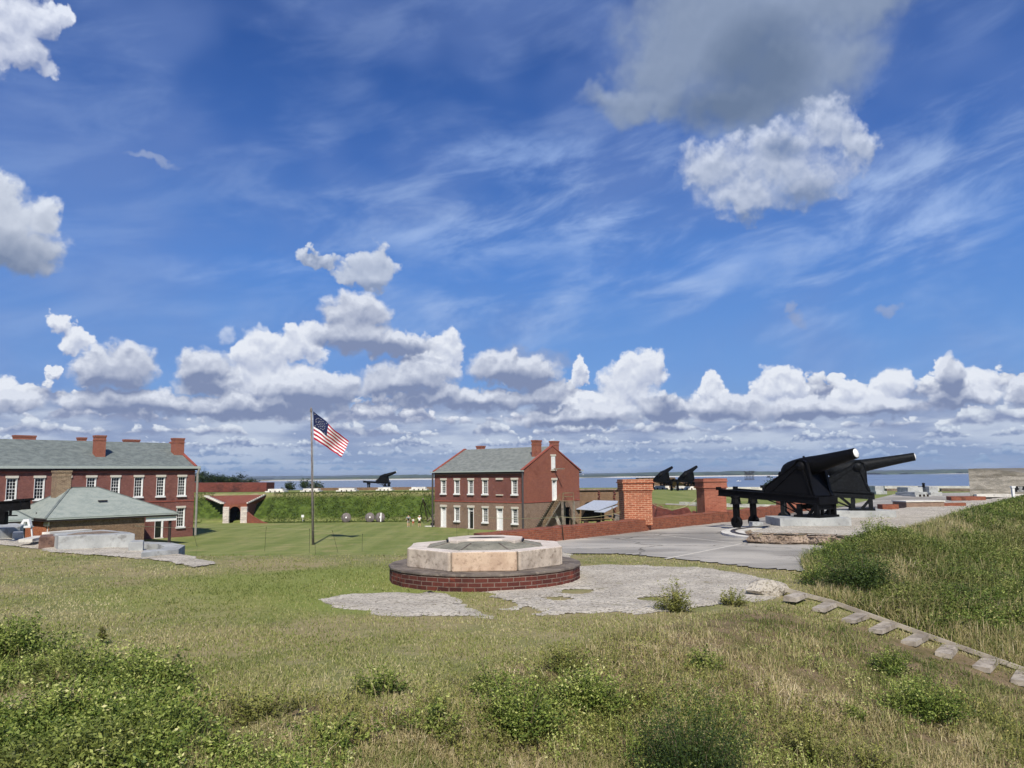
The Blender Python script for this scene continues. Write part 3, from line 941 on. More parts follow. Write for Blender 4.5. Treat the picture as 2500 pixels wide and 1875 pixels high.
# raised tabby platform on the right with its broken rubble face
pl = [tuple(on_z(x, y, Z_PLAT)[:2]) for (x, y) in ((1829, 1301), (1838, 1294), (1870, 1288), (1893, 1272), (1900, 1262), (1960, 1256), (2010, 1254), (2090, 1250), (2170, 1243), (2260, 1233), (2370, 1221), (2470, 1212), (2560, 1206))]
pl += [(62, 66), (50, 45), (30, 30), (18, 24), (12.5, 24.2)] + [tuple(on_z(x, y, Z_PLAT)[:2]) for (x, y) in ((2090, 1309), (2040, 1307), (1960, 1303), (1890, 1303))]
sheet('tabby_platform', pl, Z_PLAT, M['tabby'], 0.12, 0.12, 12, bumpy=0.03)
# its rubble edge: a crumbling band of stones set against the platform front
fr = [Vector((*p, 0)) for p in (pl[1], pl[0], pl[-1], pl[-2], pl[-3], pl[-4], (11.6, 24.6))]
V, Fc = [], []
seg = 0.07
pts = []
for a, b in zip(fr[:-1], fr[1:]):
    n = max(2, int((b - a).length / seg))
    pts += [a.lerp(b, k / n) for k in range(n)]
nv = 9
for i, p in enumerate(pts):
    d = (pts[min(i + 1, len(pts) - 1)] - pts[max(i - 1, 0)]).normalized(); nrm = Vector((d.y, -d.x, 0))
    if nrm.y > 0: nrm = -nrm
    for k in range(nv):
        t = k / (nv - 1)
        q = np.array([p.x + k * 3.1, p.y])
        o_ = float(fnoise(np.array([i * seg]), np.array([k * 0.11]), 0.30, 4, 3)[0])
        prof = 0.16 * t + (0.10 if 0.15 < t < 0.8 else 0.0) - 0.12
        off = prof + o_ * (0.24 if 0 < k < nv - 1 else 0.08)
        V.append((p.x + nrm.x * off, p.y + nrm.y * off, Z_PLAT + 0.02 - t * (Z_PLAT - Z_T + 0.02)))
for i in range(len(pts) - 1):
    for k in range(nv - 1):
        a = i * nv + k; Fc.append((a, a + nv, a + nv + 1, a + 1))
tag(np_mesh('rubble_edge', np.array(V), np.array(Fc), M['rubble'], smooth=False), 'crumbling rubble face of the raised pale platform below the nearest cannon', 'rubble wall')

# ------------------------------------------------------------------ sea and the land beyond it
def water_mat():
    m = Mat('estuary_water', 0.16, 0.5); t = m.t; p = m.pos()
    sep = t.nodes.new('ShaderNodeSeparateXYZ'); t.links.new(p, sep.inputs[0])
    x = E(t, sep.outputs[0])
    # coordinates measured along the sight: long low bands of current and wind
    n = noise(t, vmadd(t, p, (0.0016, 0.010, 0), (0, 0, 0)), 1.0, 5.0, 0.6)
    c = mixc(t, n.smooth(0.38, 0.62), srgb(96, 116, 146), srgb(118, 134, 156))
    left = (x * -1.0).smooth(-500.0, 500.0)
    c = mixc(t, left * 0.75, c, srgb(128, 140, 152))
    m.base(c)
    m.b.inputs['IOR'].default_value = 1.33
    m.rough(n.lin(0.3, 0.7, 0.22, 0.42))
    w = noise(t, vmadd(t, p, (0.5, 1.0, 1), (0, 0, 0)), 0.55, 4.0, 0.6)
    return m.m
w = MB(); w.face([(-9000, 120, Z_W), (9000, 120, Z_W), (9000, 12000, Z_W), (-9000, 12000, Z_W)])
w.face([(-9000, -9000, Z_W), (9000, -9000, Z_W), (9000, 120, Z_W), (-9000, 120, Z_W)])
tag(w.build('water', water_mat(), fix=False), kind='structure')

M['shorewood'] = mottled('far_wood', srgb(76, 92, 74), srgb(54, 70, 62), 0.012, srgb(98, 108, 78), fine=3, bump=0.0)
M['shorewood2'] = mottled('farther_wood', srgb(84, 98, 102), srgb(68, 84, 92), 0.008, bump=0.0)  # distance haze is mixed into this bluish wood colour
M['sand'] = plain('white_beach_sand', srgb(238, 232, 218), 0.9, var=0.05)
M['marsh'] = plain('tan_marsh_grass', srgb(140, 138, 104), 0.9, var=0.2, scale=0.01)


def far_wood(name, x0, x1, y0, depth, hts, seed, mat, step=14.0, bump_h=1.0, label=None):
    """a low wooded shore: a lumpy canopy with front, top and back"""
    xs = np.arange(x0, x1, step); n = len(xs)
    h = np.interp(xs, *zip(*hts)) + (fnoise(xs, xs * 0, 160, seed, 3) * 2.2 + fnoise(xs, xs * 0 + 9, 38, seed + 3, 3) * 2.0) * bump_h
    h = np.maximum(h, 0.4)
    rows = []
    for k, (dy, f) in enumerate(((0, 0), (0, .45), (depth * .05, .8), (depth * .25, .97), (depth * .6, 1.0), (depth, .7), (depth, 0))):
        j = fnoise(xs, xs * 0 + k * 50, 30, seed + 7 + k, 2)
        rows.append(np.column_stack((xs, y0 + dy + j * 10, Z_W + h * f * (1 + 0.10 * j * (f > 0)))))
    V = np.concatenate(rows)
    i = (np.arange(6)[:, None] * n + np.arange(n - 1)[None, :]).ravel()
    Fc = np.column_stack((i, i + 1, i + n + 1, i + n))
    return tag(np_mesh(name, V, Fc, mat, smooth=False), label, 'wood', kind='stuff')


# heights by position along the far shore
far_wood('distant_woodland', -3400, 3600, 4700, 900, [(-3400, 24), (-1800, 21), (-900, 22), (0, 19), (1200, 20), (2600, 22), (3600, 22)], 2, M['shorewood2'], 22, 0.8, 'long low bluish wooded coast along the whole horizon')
far_wood('island_woodland', -900, 230, 3150, 400, [(-900, 6), (-760, 12), (-560, 17), (-380, 19), (-250, 15), (-60, 17), (60, 18), (200, 20), (230, 3)], 5, M['shorewood'], 10, 1.0, 'dark green wooded shore behind the white beach left of the two-storey building')
far_wood('island_woodland', 170, 1330, 3050, 400, [(170, 3), (240, 9), (420, 13), (560, 18), (760, 19), (860, 17), (930, 22), (1100, 16), (1250, 9), (1330, 2)], 8, M['shorewood'], 10, 1.0, 'dark green wooded shore behind the chimneys and the two paired far cannons')
far_wood('island_woodland', 1500, 2900, 3150, 400, [(1500, 6), (1600, 12), (1750, 16), (2000, 17), (2200, 18), (2900, 16)], 11, M['shorewood'], 12, 0.9, 'dark green wooded shore across the water at the right')


def beach(x0, x1, y0, dy, h, name='beach', mat='sand', seed=1):
    xs = np.arange(x0, x1, 12.0); n = len(xs)
    w_ = fnoise(xs, xs * 0, 200, seed, 3)
    hh = np.clip(h * (1 + 0.5 * w_), 0.15, 9) * np.minimum(1, np.minimum(xs - x0, x1 - xs) / 60 + 0.02)
    V = np.concatenate([np.column_stack((xs, y0 + w_ * 15, xs * 0 + Z_W - 0.3)), np.column_stack((xs, y0 + 25 + w_ * 15, Z_W + hh)), np.column_stack((xs, xs * 0 + y0 + dy, Z_W + hh * 0.9)), np.column_stack((xs, xs * 0 + y0 + dy, xs * 0 + Z_W - 0.3))])
    i = (np.arange(3)[:, None] * n + np.arange(n - 1)[None, :]).ravel()
    return tag(np_mesh(name, V, np.column_stack((i, i + 1, i + n + 1, i + n)), M[mat]), kind='structure')
beach(-900, 260, 2700, 300, 2.6, seed=2)
beach(-1100, 200, 2980, 160, 4.6, 'marsh', 'marsh', 3)
beach(330, 1300, 2800, 150, 2.8, seed=5)
beach(150, 1350, 2960, 80, 3.6, 'marsh', 'marsh', 6)
beach(1650, 2900, 3050, 60, 1.6, seed=8)

# ================================================================== buildings
def frame(o, u, n):
    """4x4 matrix whose x runs along a wall, -y out of it, z up"""
    u = Vector(u).normalized(); n = Vector(n).normalized()
    return Matrix(((u.x, -n.x, 0, o[0]), (u.y, -n.y, 0, o[1]), (0, 0, 1, o[2]), (0, 0, 0, 1)))


def wall_panel(mb, L, z0, z1, openings, M4, reveal=0.22, top=None):
    """wall face (local x 0..L, outer face at y=0) with openings (x0,x1,z0,z1) and their reveals"""
    xs = sorted({0.0, L} | {o[0] for o in openings} | {o[1] for o in openings})
    zs = sorted({z0, z1} | {min(max(o[2], z0), z1) for o in openings} | {min(max(o[3], z0), z1) for o in openings})
    for a, b in zip(xs[:-1], xs[1:]):
        for c, d in zip(zs[:-1], zs[1:]):
            mx, mz = (a + b) / 2, (c + d) / 2
            if any(o[0] < mx < o[1] and o[2] < mz < o[3] for o in openings): continue
            mb.face([M4 @ Vector(p) for p in ((a, 0, c), (b, 0, c), (b, 0, d), (a, 0, d))])
    for (a, b, c, d) in openings:
        c, d = max(c, z0), min(d, z1)
        if d <= c: continue
        r = reveal
        for q in (((a, 0, c), (a, r, c), (a, r, d), (a, 0, d)), ((b, 0, c), (b, 0, d), (b, r, d), (b, r, c)),
                  ((a, 0, d), (a, r, d), (b, r, d), (b, 0, d)), ((a, 0, c), (b, 0, c), (b, r, c), (a, r, c))):
            mb.face([M4 @ Vector(p) for p in q])


# ---- windows and doors: built once, then copied with their sub-parts
def window_proto(w, h):
    fr = MB(); t = 0.09
    for (x, z, sx, sz) in ((-w / 2 + t / 2, h / 2, t, h), (w / 2 - t / 2, h / 2, t, h), (0, t / 2, w - 2 * t, t), (0, h - t / 2, w - 2 * t, t), (0, h / 2, w - 2 * t, 0.07)):
        fr.box((x, 0.05, z), (sx, 0.10, sz))
    iw = w - 2 * t
    for k in (1, 2): fr.box((-iw / 2 + iw * k / 3, 0.075, h / 2), (0.032, 0.03, h - 2 * t))
    for k in (1, 2, 4, 5): fr.box((0, 0.076, t + (h - 2 * t) * k / 6), (iw, 0.026, 0.032))
    for s_ in (-1, 1): fr.box((s_ * (w / 2 + 0.012), -0.02, h / 2), (0.024, 0.30, h))       # painted jamb lining
    f = fr.build('window', M['white'])
    g = MB(); g.box((0, 0.10, h / 2), (w - 0.1, 0.012, h - 0.1)); go = g.build('pane', M['glass'], f)
    s = MB(); s.box((0, -0.13, -0.09), (w + 0.24, 0.34, 0.18)); s.build('sill', M['white'], f)
    l = MB(); l.box((0, -0.10, h + 0.13), (w + 0.26, 0.24, 0.26)); l.build('lintel', M['stone_lintel'], f)
    return f


def door_proto(w, h, transom=0.45, ajar=0.0):
    fr = MB(); t = 0.08
    for (x, z, sx, sz) in ((-w / 2 + t / 2, h / 2, t, h), (w / 2 - t / 2, h / 2, t, h), (0, h - t / 2, w - 2 * t, t), (0, h - transom - 0.04, w - 2 * t, 0.08)):
        fr.box((x, 0.05, z), (sx, 0.10, sz))
    iw = w - 2 * t
    for k in (1, 2, 3): fr.box((-iw / 2 + iw * k / 4, 0.07, h - transom / 2 - 0.04), (0.03, 0.03, transom - 0.08))
    for s_ in (-1, 1): fr.box((s_ * (w / 2 + 0.012), -0.02, h / 2), (0.024, 0.30, h))
    f = fr.build('doorway', M['white'])
    g = MB(); g.box((0, 0.11, h / 2), (w - 0.1, 0.012, h - 0.1)); g.build('pane', M['glass'], f)
    d = MB(); dh = h - transom - 0.1
    if ajar:
        Mx = Matrix.Translation((iw / 2, 0.06, 0)) @ Matrix.Rotation(ajar, 4, 'Z')
        d.box((-iw / 2, 0, dh / 2), (iw, 0.05, dh), M=Mx)
    else:
        d.box((0, 0.06, dh / 2), (iw, 0.05, dh))
        for z_ in (0.3, 0.7): d.box((0, 0.03, dh * z_), (iw * 0.7, 0.02, 0.05))
    d.build('door_leaf', M['white'], f)
    l = MB(); l.box((0, -0.10, h + 0.15), (w + 0.34, 0.24, 0.30)); l.build('lintel', M['stone_lintel'], f)
    s = MB(); s.box((0, -0.16, -0.05), (w + 0.1, 0.40, 0.10)); s.build('threshold', M['stone_lintel'], f)
    return f


def put(proto, first, parent, M4, x, z, y=0.06):
    o = proto if first else copy_thing(proto)
    o.parent = parent
    o.matrix_local = M4 @ Matrix.Translation((x, y, z))
    return o


def chimney(parent, c, size, z0, z1, rz, mat, name='chimney', caps=((0.10, 0.07), (0.52, 0.06)), M4=None):
    """brick stack with two projecting bands"""
    m = MB(); sx, sy = size
    T = Matrix.Translation((c[0], c[1], 0)) @ Matrix.Rotation(rz, 4, 'Z')
    if M4: T = M4 @ T
    m.box((0, 0, (z0 + z1 - 0.16) / 2), (sx, sy, z1 - 0.16 - z0), M=T)
    m.box((0, 0, z1 - 0.08), (sx + 0.14, sy + 0.14, 0.16), M=T)
    m.box((0, 0, z1 - 0.22), (sx + 0.08, sy + 0.08, 0.11), M=T)
    m.box((0, 0, z1 - 0.60), (sx + 0.10, sy + 0.10, 0.12), M=T)
    f = MB(); f.box((0, 0, z1 + 0.004), (sx * 0.55, sy * 0.55, 0.02), M=T)
    o = m.build(name, mat, parent)
    f.build('flue', M['void'], o)
    return o


# ------------------------------------------------------------------ the two-storey building in the middle
AX, AN = Vector((.7518, -.6594, 0)), Vector((-.6594, -.7518, 0))      # along its long front, out of its long front
O2 = Vector((-11.7, 115.8, Z_P)); L2, W2 = 17.45, 12.6
B2 = empty('brick_building', (0, 0, 0), 0, 'two-storey red brick building with grey gabled roof and an outside wooden stair on its gable', 'building')
MF = frame(O2, AX, AN)                                  # long front
OC = O2 + AX * L2
GX, GN = -AN, AX                                        # gable front runs away from the near corner
MG = frame(OC, GX, GN)
MBk = frame(O2 - AN * W2 + AX * L2, -AX, -AN)
ML = frame(O2 - AN * W2, AN, -AX)
ww, wh = 1.0, 1.96
cols = [1.98, 4.8, 7.6, 10.4, 13.15, 15.9]
op_u = [(c - ww / 2, c + ww / 2, 4.94, 6.90) for k, c in enumerate(cols) if k != 4]
op_l = [(c - ww / 2, c + ww / 2, 1.04, 3.0) for c in (4.8, 10.4, 15.9)] + [(c - ww / 2, c + ww / 2, 0.08, 3.0) for c in (1.98, 7.6, 13.15)]
ZS = 3.85; ZE = 8.05; ZR = 11.40
up = MB(); wall_panel(up, L2, ZS, ZE, op_u, MF)
lo = MB(); wall_panel(lo, L2, 0, ZS, op_l, MF)
gop_u = [(6.6 - .45, 6.6 + .45, 3.96, 6.78), (6.45 - .42, 6.45 + .42, 8.25, 10.1)]
gop_u = [gop_u[0]]
upg = MB(); wall_panel(upg, W2, ZS, ZE, gop_u, MG)
lop = [(8.6, 10.3, 0.05, 2.9)]
log_ = MB(); wall_panel(log_, W2, 0, ZS, lop, MG)
for mm_ in (MBk,): wall_panel(up, L2, ZS, ZE, [], mm_); wall_panel(lo, L2, 0, ZS, [], mm_)
upg2 = MB(); log2 = MB(); wall_panel(upg2, W2, ZS, ZE, [], ML); wall_panel(log2, W2, 0, ZS, [], ML)
# gable triangles (parapet a little proud of the roof)
for m4, mb_ in ((MG, upg), (ML, upg2)):
    mb_.face([m4 @ Vector(p) for p in ((0, 0, ZE), (W2, 0, ZE), (W2 / 2, 0, ZR + 0.12))])
up.build('upper_wall', M['brick_red'], B2, fix=False); lo.build('lower_wall', M['brick_brown'], B2, fix=False)
upg2.build('gable_wall', M['brick_gable'], B2, fix=False); log2.build('lower_gable_wall', M['brick_brown'], B2, fix=False)
upg.build('gable_wall', M['brick_gable'], B2, fix=False); log_.build('lower_gable_wall', M['brick_brown'], B2, fix=False)
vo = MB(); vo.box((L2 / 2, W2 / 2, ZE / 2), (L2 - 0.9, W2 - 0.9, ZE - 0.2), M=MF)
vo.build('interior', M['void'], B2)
# string course, blind window, corbel
sc_ = MB()
sc_.box((L2 / 2, -0.03, ZS), (L2 + 0.1, 0.08, 0.16), M=MF); sc_.box((W2 / 2 + 0.03, -0.03, ZS), (W2 + 0.06, 0.08, 0.14), M=MG)
sc_.build('string_course', M['coping'], B2)
sc_ = MB(); sc_.box((L2 / 2, -0.035, 7.30), (L2 + 0.1, 0.07, 0.10), M=MF); sc_.build('string_course', M['coping'], B2)
bl = MB(); bl.box((13.15, -0.08, 7.03), (1.26, 0.20, 0.26), M=MF); bl.build('lintel', M['stone_lintel'], B2)
bl = MB(); bl.box((13.15, -0.08, 4.83), (1.26, 0.22, 0.14), M=MF); bl.build('sill', M['stone_lintel'], B2)
dk = MB(); dk.box((13.15, -0.02, 6.87), (1.0, 0.03, 0.07), M=MF); dk.build('blind_recess', M['eave_dark'], B2)  # dark strip painted for the shade under the blind window's lintel
wp2 = window_proto(ww, wh); fst = True
for c in [cols[k] for k in (0, 1, 2, 3, 5)]: put(wp2, fst, B2, MF, c, 4.94); fst = False
for c in (4.8, 10.4, 15.9): put(wp2, False, B2, MF, c, 1.04)
dp = door_proto(ww, 2.92)
put(dp, True, B2, MF, 1.98, 0.08); put(dp, False, B2, MF, 13.15, 0.08)
dj = door_proto(ww, 2.92, ajar=R(-62)); put(dj, True, B2, MF, 7.6, 0.08); dj['label'] = 'white door standing half open'
dg = door_proto(0.9, 2.8); put(dg, True, B2, MG, 6.6, 3.98)
sh = MB(); sh.box((6.45, -0.04, 9.2), (0.84, 0.08, 1.85), M=MG)
for z_ in (8.55, 9.2, 9.85): sh.box((6.45, -0.095, z_), (0.80, 0.03, 0.07), M=MG)
sh.box((6.45, -0.11, 9.2), (0.03, 0.02, 1.8), M=MG)
sh.build('attic_shutter', M['white'], B2)
lt = MB(); lt.box((6.45, -0.06, 10.26), (1.16, 0.16, 0.24), M=MG); lt.build('attic_lintel', M['stone_lintel'], B2)
lt = MB(); lt.box((6.45, -0.10, 8.16), (1.1, 0.26, 0.14), M=MG); lt.build('attic_sill', M['stone_lintel'], B2)
# roof
ov = 0.42
def gable_roof(mb, L, W, ze, zr, M4, over, thick=0.14, inset=0.0):
    k = (zr - ze) / (W / 2)
    for s_ in (0, 1):
        y0, z0 = -over, ze - over * k
        pts = [(inset, y0, z0), (L - inset, y0, z0), (L - inset, W / 2, zr), (inset, W / 2, zr)]
        if s_: pts = [(x, W - y, z) for (x, y, z) in pts]
        mb.slab([M4 @ Vector(p) for p in pts], (0, 0, 0.02), (0, 0, thick))
rf = MB(); gable_roof(rf, L2, W2, ZE + 0.12, ZR, MF, ov, inset=0.18)
rf.build('roof', M['shingle'], B2)
for xk in (0.09, L2 - 0.09):
    cp = MB()
    for s_ in (0, 1):
        a = Vector((xk, -0.35 if s_ == 0 else W2 + 0.35, ZE + 0.12)); b = Vector((xk, W2 / 2, ZR + 0.24))
        cp.bar(MF @ a, MF @ b, 0.34, 0.16)
    cp.build('gable_coping', M['coping'], B2)
for y_ in (-ov - 0.06, W2 + ov + 0.06):
    gt = MB(); gt.box((L2 / 2, y_, ZE + 0.02), (L2 + 0.9, 0.16, 0.14), M=MF); gt.build('gutter', M['gutter'], B2)
for y_ in (-0.20, W2 + 0.20):
    ev = MB(); ev.box((L2 / 2, y_, ZE - 0.22), (L2 + 0.3, 0.42, 0.22), M=MF); ev.build('eave', M['eave_dark'], B2)  # dark colour stands for the shadow below the gutter
for (xk) in (-0.12, L2 + 0.10):
    dpn = MB(); dpn.tube([MF @ Vector((xk, -0.30, 0.1)), MF @ Vector((xk, -0.30, ZE - 0.1))], 0.13, 10); dpn.build('downpipe', M['pipe'], B2)
chimney(B2, (2.2, 7.7), (1.15, 0.8), 10.2, 12.1, 0, M['brick_chim'], M4=MF)
chimney(B2, (L2 - 0.95, 4.0), (0.75, 1.25), 9.6, 12.35, 0, M['brick_chim'], M4=MF)
chimney(B2, (L2 - 0.95, 8.0), (0.75, 1.25), 9.6, 12.35, 0, M['brick_chim'], M4=MF)
# hoist beam below the attic shutter
hb = MB(); hb.bar(MG @ Vector((6.55, 0.0, 8.35)), MG @ Vector((6.55, -1.9, 8.35)), 0.14, 0.16); hb.build('hoist_beam', M['wood_grey'], B2)

# outside stair of the gable
ST = empty('wooden_staircase', (0, 0, 0), 0, 'grey open-sided wooden staircase rising to the upper gable door of the brick building', 'staircase')
xs0, xs1, zl = 1.85, 5.95, 3.86
def GP(x, y, z): return MG @ Vector((x, y, z))
n_st = 16
for s_, y_ in ((0, -0.25), (1, -1.55)):
    sg = MB(); sg.bar(GP(xs0, y_, 0.05), GP(xs1, y_, zl - 0.1), 0.07, 0.26); sg.build('stringer', M['wood_grey'], ST)
for k in range(n_st):
    t = (k + 0.5) / n_st
    q = MB(); q.box((xs0 + (xs1 - xs0) * t, -0.9, 0.1 + (zl - 0.1) * (k + 1) / n_st), (0.30, 1.42, 0.05), M=MG); q.build('tread', M['wood_dark'], ST)
ld = MB(); ld.box((7.3, -1.0, zl), (2.7, 1.9, 0.10), M=MG); ld.build('landing', M['wood_tan'], ST)
for (x, y) in ((6.0, -1.9), (8.6, -1.9), (8.6, -0.2)):
    p = MB(); p.box((x, y, zl / 2 + (0.0)), (0.24, 0.24, zl - 0.1), M=MG); p.build('post', M['wood_grey'], ST)
    p2 = MB(); p2.box((x, y, 0.06), (0.5, 0.5, 0.12), M=MG); p2.build('footing', M['whitestone'], ST)
rl = MB()
for dz in (1.05, 0.7, 0.35): rl.bar(GP(xs0 + 0.2, -1.6, 0.1 + dz), GP(xs1, -1.6, zl + dz), 0.06, 0.10)
rl.bar(GP(xs0 + 0.2, -1.6, 0.0), GP(xs0 + 0.2, -1.6, 1.2), 0.09, 0.09, up=(1, 0, 0)); rl.bar(GP(xs0 + 2.2, -1.6, 1.9), GP(xs0 + 2.2, -1.6, 3.15), 0.09, 0.09, up=(1, 0, 0))
rl.build('stair_rail', M['wood_tan'], ST)
rl = MB()
for (a, b) in (((6.0, -1.9), (8.6, -1.9)), ((8.6, -1.9), (8.6, -0.1))):
    for dz in (1.1, 0.6): rl.bar(GP(*a, zl + dz), GP(*b, zl + dz), 0.07, 0.10)
for (x, y) in ((6.0, -1.9), (8.6, -1.9), (8.6, -0.1)): rl.bar(GP(x, y, zl), GP(x, y, zl + 1.15), 0.09, 0.09, up=(1, 0, 0))
rl.build('landing_rail', M['wood_tan'], ST)
# planks leaning below the landing
for k in range(4):
    pk = MB(); pk.bar(GP(6.3 + k * 0.22, -1.2, 0.0), GP(5.7 + k * 0.16, -0.5, 2.3), 0.13, 0.04)
    tag(pk.build('plank', M['whitestone']), ['leftmost pale plank leaning under the stair landing', 'second pale plank from the left leaning under the stair landing', 'third pale plank from the left leaning under the stair landing', 'rightmost pale plank leaning under the stair landing'][k], 'plank', 'planks leaning under the stair landing')

# ------------------------------------------------------------------ barracks, left
DX, DN = Vector((-.652, -.758, 0)), Vector((.758, -.652, 0))     # along its front to the left, out of its front
O1 = Vector((-42.1, 102.5, Z_P)); L1, W1 = 62.0, 13.9
B1 = empty('barracks', (0, 0, 0), 0, 'long two-storey red brick barracks with grey roof and five brick chimneys, at the left', 'building')
# front frame: x must run left to right seen from outside, so begin at the far left end
def F1(s, n=0.0, z=0.0):
    """s metres from the right-hand corner, n metres out of the front"""
    return O1 + DX * s + DN * n + Vector((0, 0, z))
M1 = frame(F1(L1), -DX, DN)
sw = [1.75 + 2.78 * k for k in range(21)]
ZE1, ZR1 = 9.0, 12.27
bw, bh = 1.0, 2.42
ops = [(L1 - s - bw / 2, L1 - s + bw / 2, 5.32, 5.32 + bh) for s in sw]
opl = [(L1 - s - bw / 2, L1 - s + bw / 2, 1.30, 1.30 + bh) for k, s in enumerate(sw) if k not in (1, 6, 12)] + [(L1 - sw[k] - .5, L1 - sw[k] + .5, 0.1, 2.7) for k in (1, 6, 12)]
fw = MB(); wall_panel(fw, L1, 0, ZE1, ops + opl, M1, reveal=0.25)
wall_panel(fw, W1, 0, ZE1, [], frame(F1(0), -DN, -DX)); wall_panel(fw, L1, 0, ZE1, [], frame(F1(0, -W1), DX, -DN)); wall_panel(fw, W1, 0, ZE1, [], frame(F1(L1, -W1), DN, DX))
for s_ in (0, L1):
    fw.face([F1(s_, 0, ZE1), F1(s_, -W1, ZE1), F1(s_, -W1 / 2, ZR1 + 0.1)])
fw.build('wall', M['brick_red'], B1, fix=False)
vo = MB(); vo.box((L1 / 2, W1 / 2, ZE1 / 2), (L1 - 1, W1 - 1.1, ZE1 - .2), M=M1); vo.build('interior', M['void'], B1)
sc_ = MB(); sc_.box((L1 / 2, -0.03, 4.62), (L1, 0.08, 0.12), M=M1); sc_.build('string_course', M['coping'], B1); sc_ = MB(); sc_.box((L1 / 2, -0.035, ZE1 - 0.62), (L1, 0.08, 0.14), M=M1); sc_.build('string_course', M['coping'], B1)
wp1 = window_proto(bw, bh); fst = True
for s in sw: put(wp1, fst, B1, M1, L1 - s, 5.32); fst = False
for k, s in enumerate(sw):
    if k not in (1, 6, 12): put(wp1, False, B1, M1, L1 - s, 1.30)
dpb = door_proto(1.0, 2.6, ajar=R(-80)); put(dpb, True, B1, M1, L1 - sw[1], 0.1)
for k in (6, 12): put(dpb, False, B1, M1, L1 - sw[k], 0.1)
rf = MB(); gable_roof(rf, L1, W1, ZE1 + 0.1, ZR1, M1, 0.45, inset=0.2); rf.build('roof', M['shingle_dark'], B1)
for xk in (0.1, L1 - 0.1):
    cp = MB()
    for s_ in (0, 1): cp.bar(M1 @ Vector((xk, -0.4 if s_ == 0 else W1 + 0.4, ZE1 + 0.1)), M1 @ Vector((xk, W1 / 2, ZR1 + 0.24)), 0.36, 0.18)
    cp.build('gable_coping', M['coping'], B1)
for y_ in (-0.52, W1 + 0.52):
    gt = MB(); gt.box((L1 / 2, y_, ZE1 - 0.05), (L1 + 0.9, 0.18, 0.30), M=M1); gt.build('gutter', M['gutter'], B1)
for y_ in (-0.22, W1 + 0.22):
    ev = MB(); ev.box((L1 / 2, y_, ZE1 - 0.30), (L1 + 0.3, 0.44, 0.24), M=M1); ev.build('eave', M['eave_dark'], B1)  # barracks eave likewise carries its shadow in the dark colour
dpn = MB(); dpn.tube([F1(-0.2, 0.35, 0.1), F1(-0.2, 0.35, ZE1 - 0.9), F1(-0.35, 0.55, ZE1 - 0.15)], 0.15, 10); dpn.build('downpipe', M['pipe_pale'], B1)
def ch1(s, w_, sx, sy, z0, z1): chimney(B1, (L1 - s, w_), (sx, sy), z0, z1, 0, M['brick_chim'], M4=M1)
ch1(0.75, 3.6, 1.35, 1.0, 9.5, 12.95); ch1(11.1, 2.75, 1.15, 1.0, 9.3, 12.95); ch1(4.6, 9.0, 1.9, 0.9, 10.6, 12.85)
ch1(10.9, 9.0, 0.9, 0.8, 10.6, 12.95); ch1(17.5, 9.0, 2.3, 0.9, 10.6, 13.0); ch1(30, 9.0, 1.9, 0.9, 10.6, 12.9); ch1(37, 2.75, 1.1, 1.0, 9.3, 12.9)

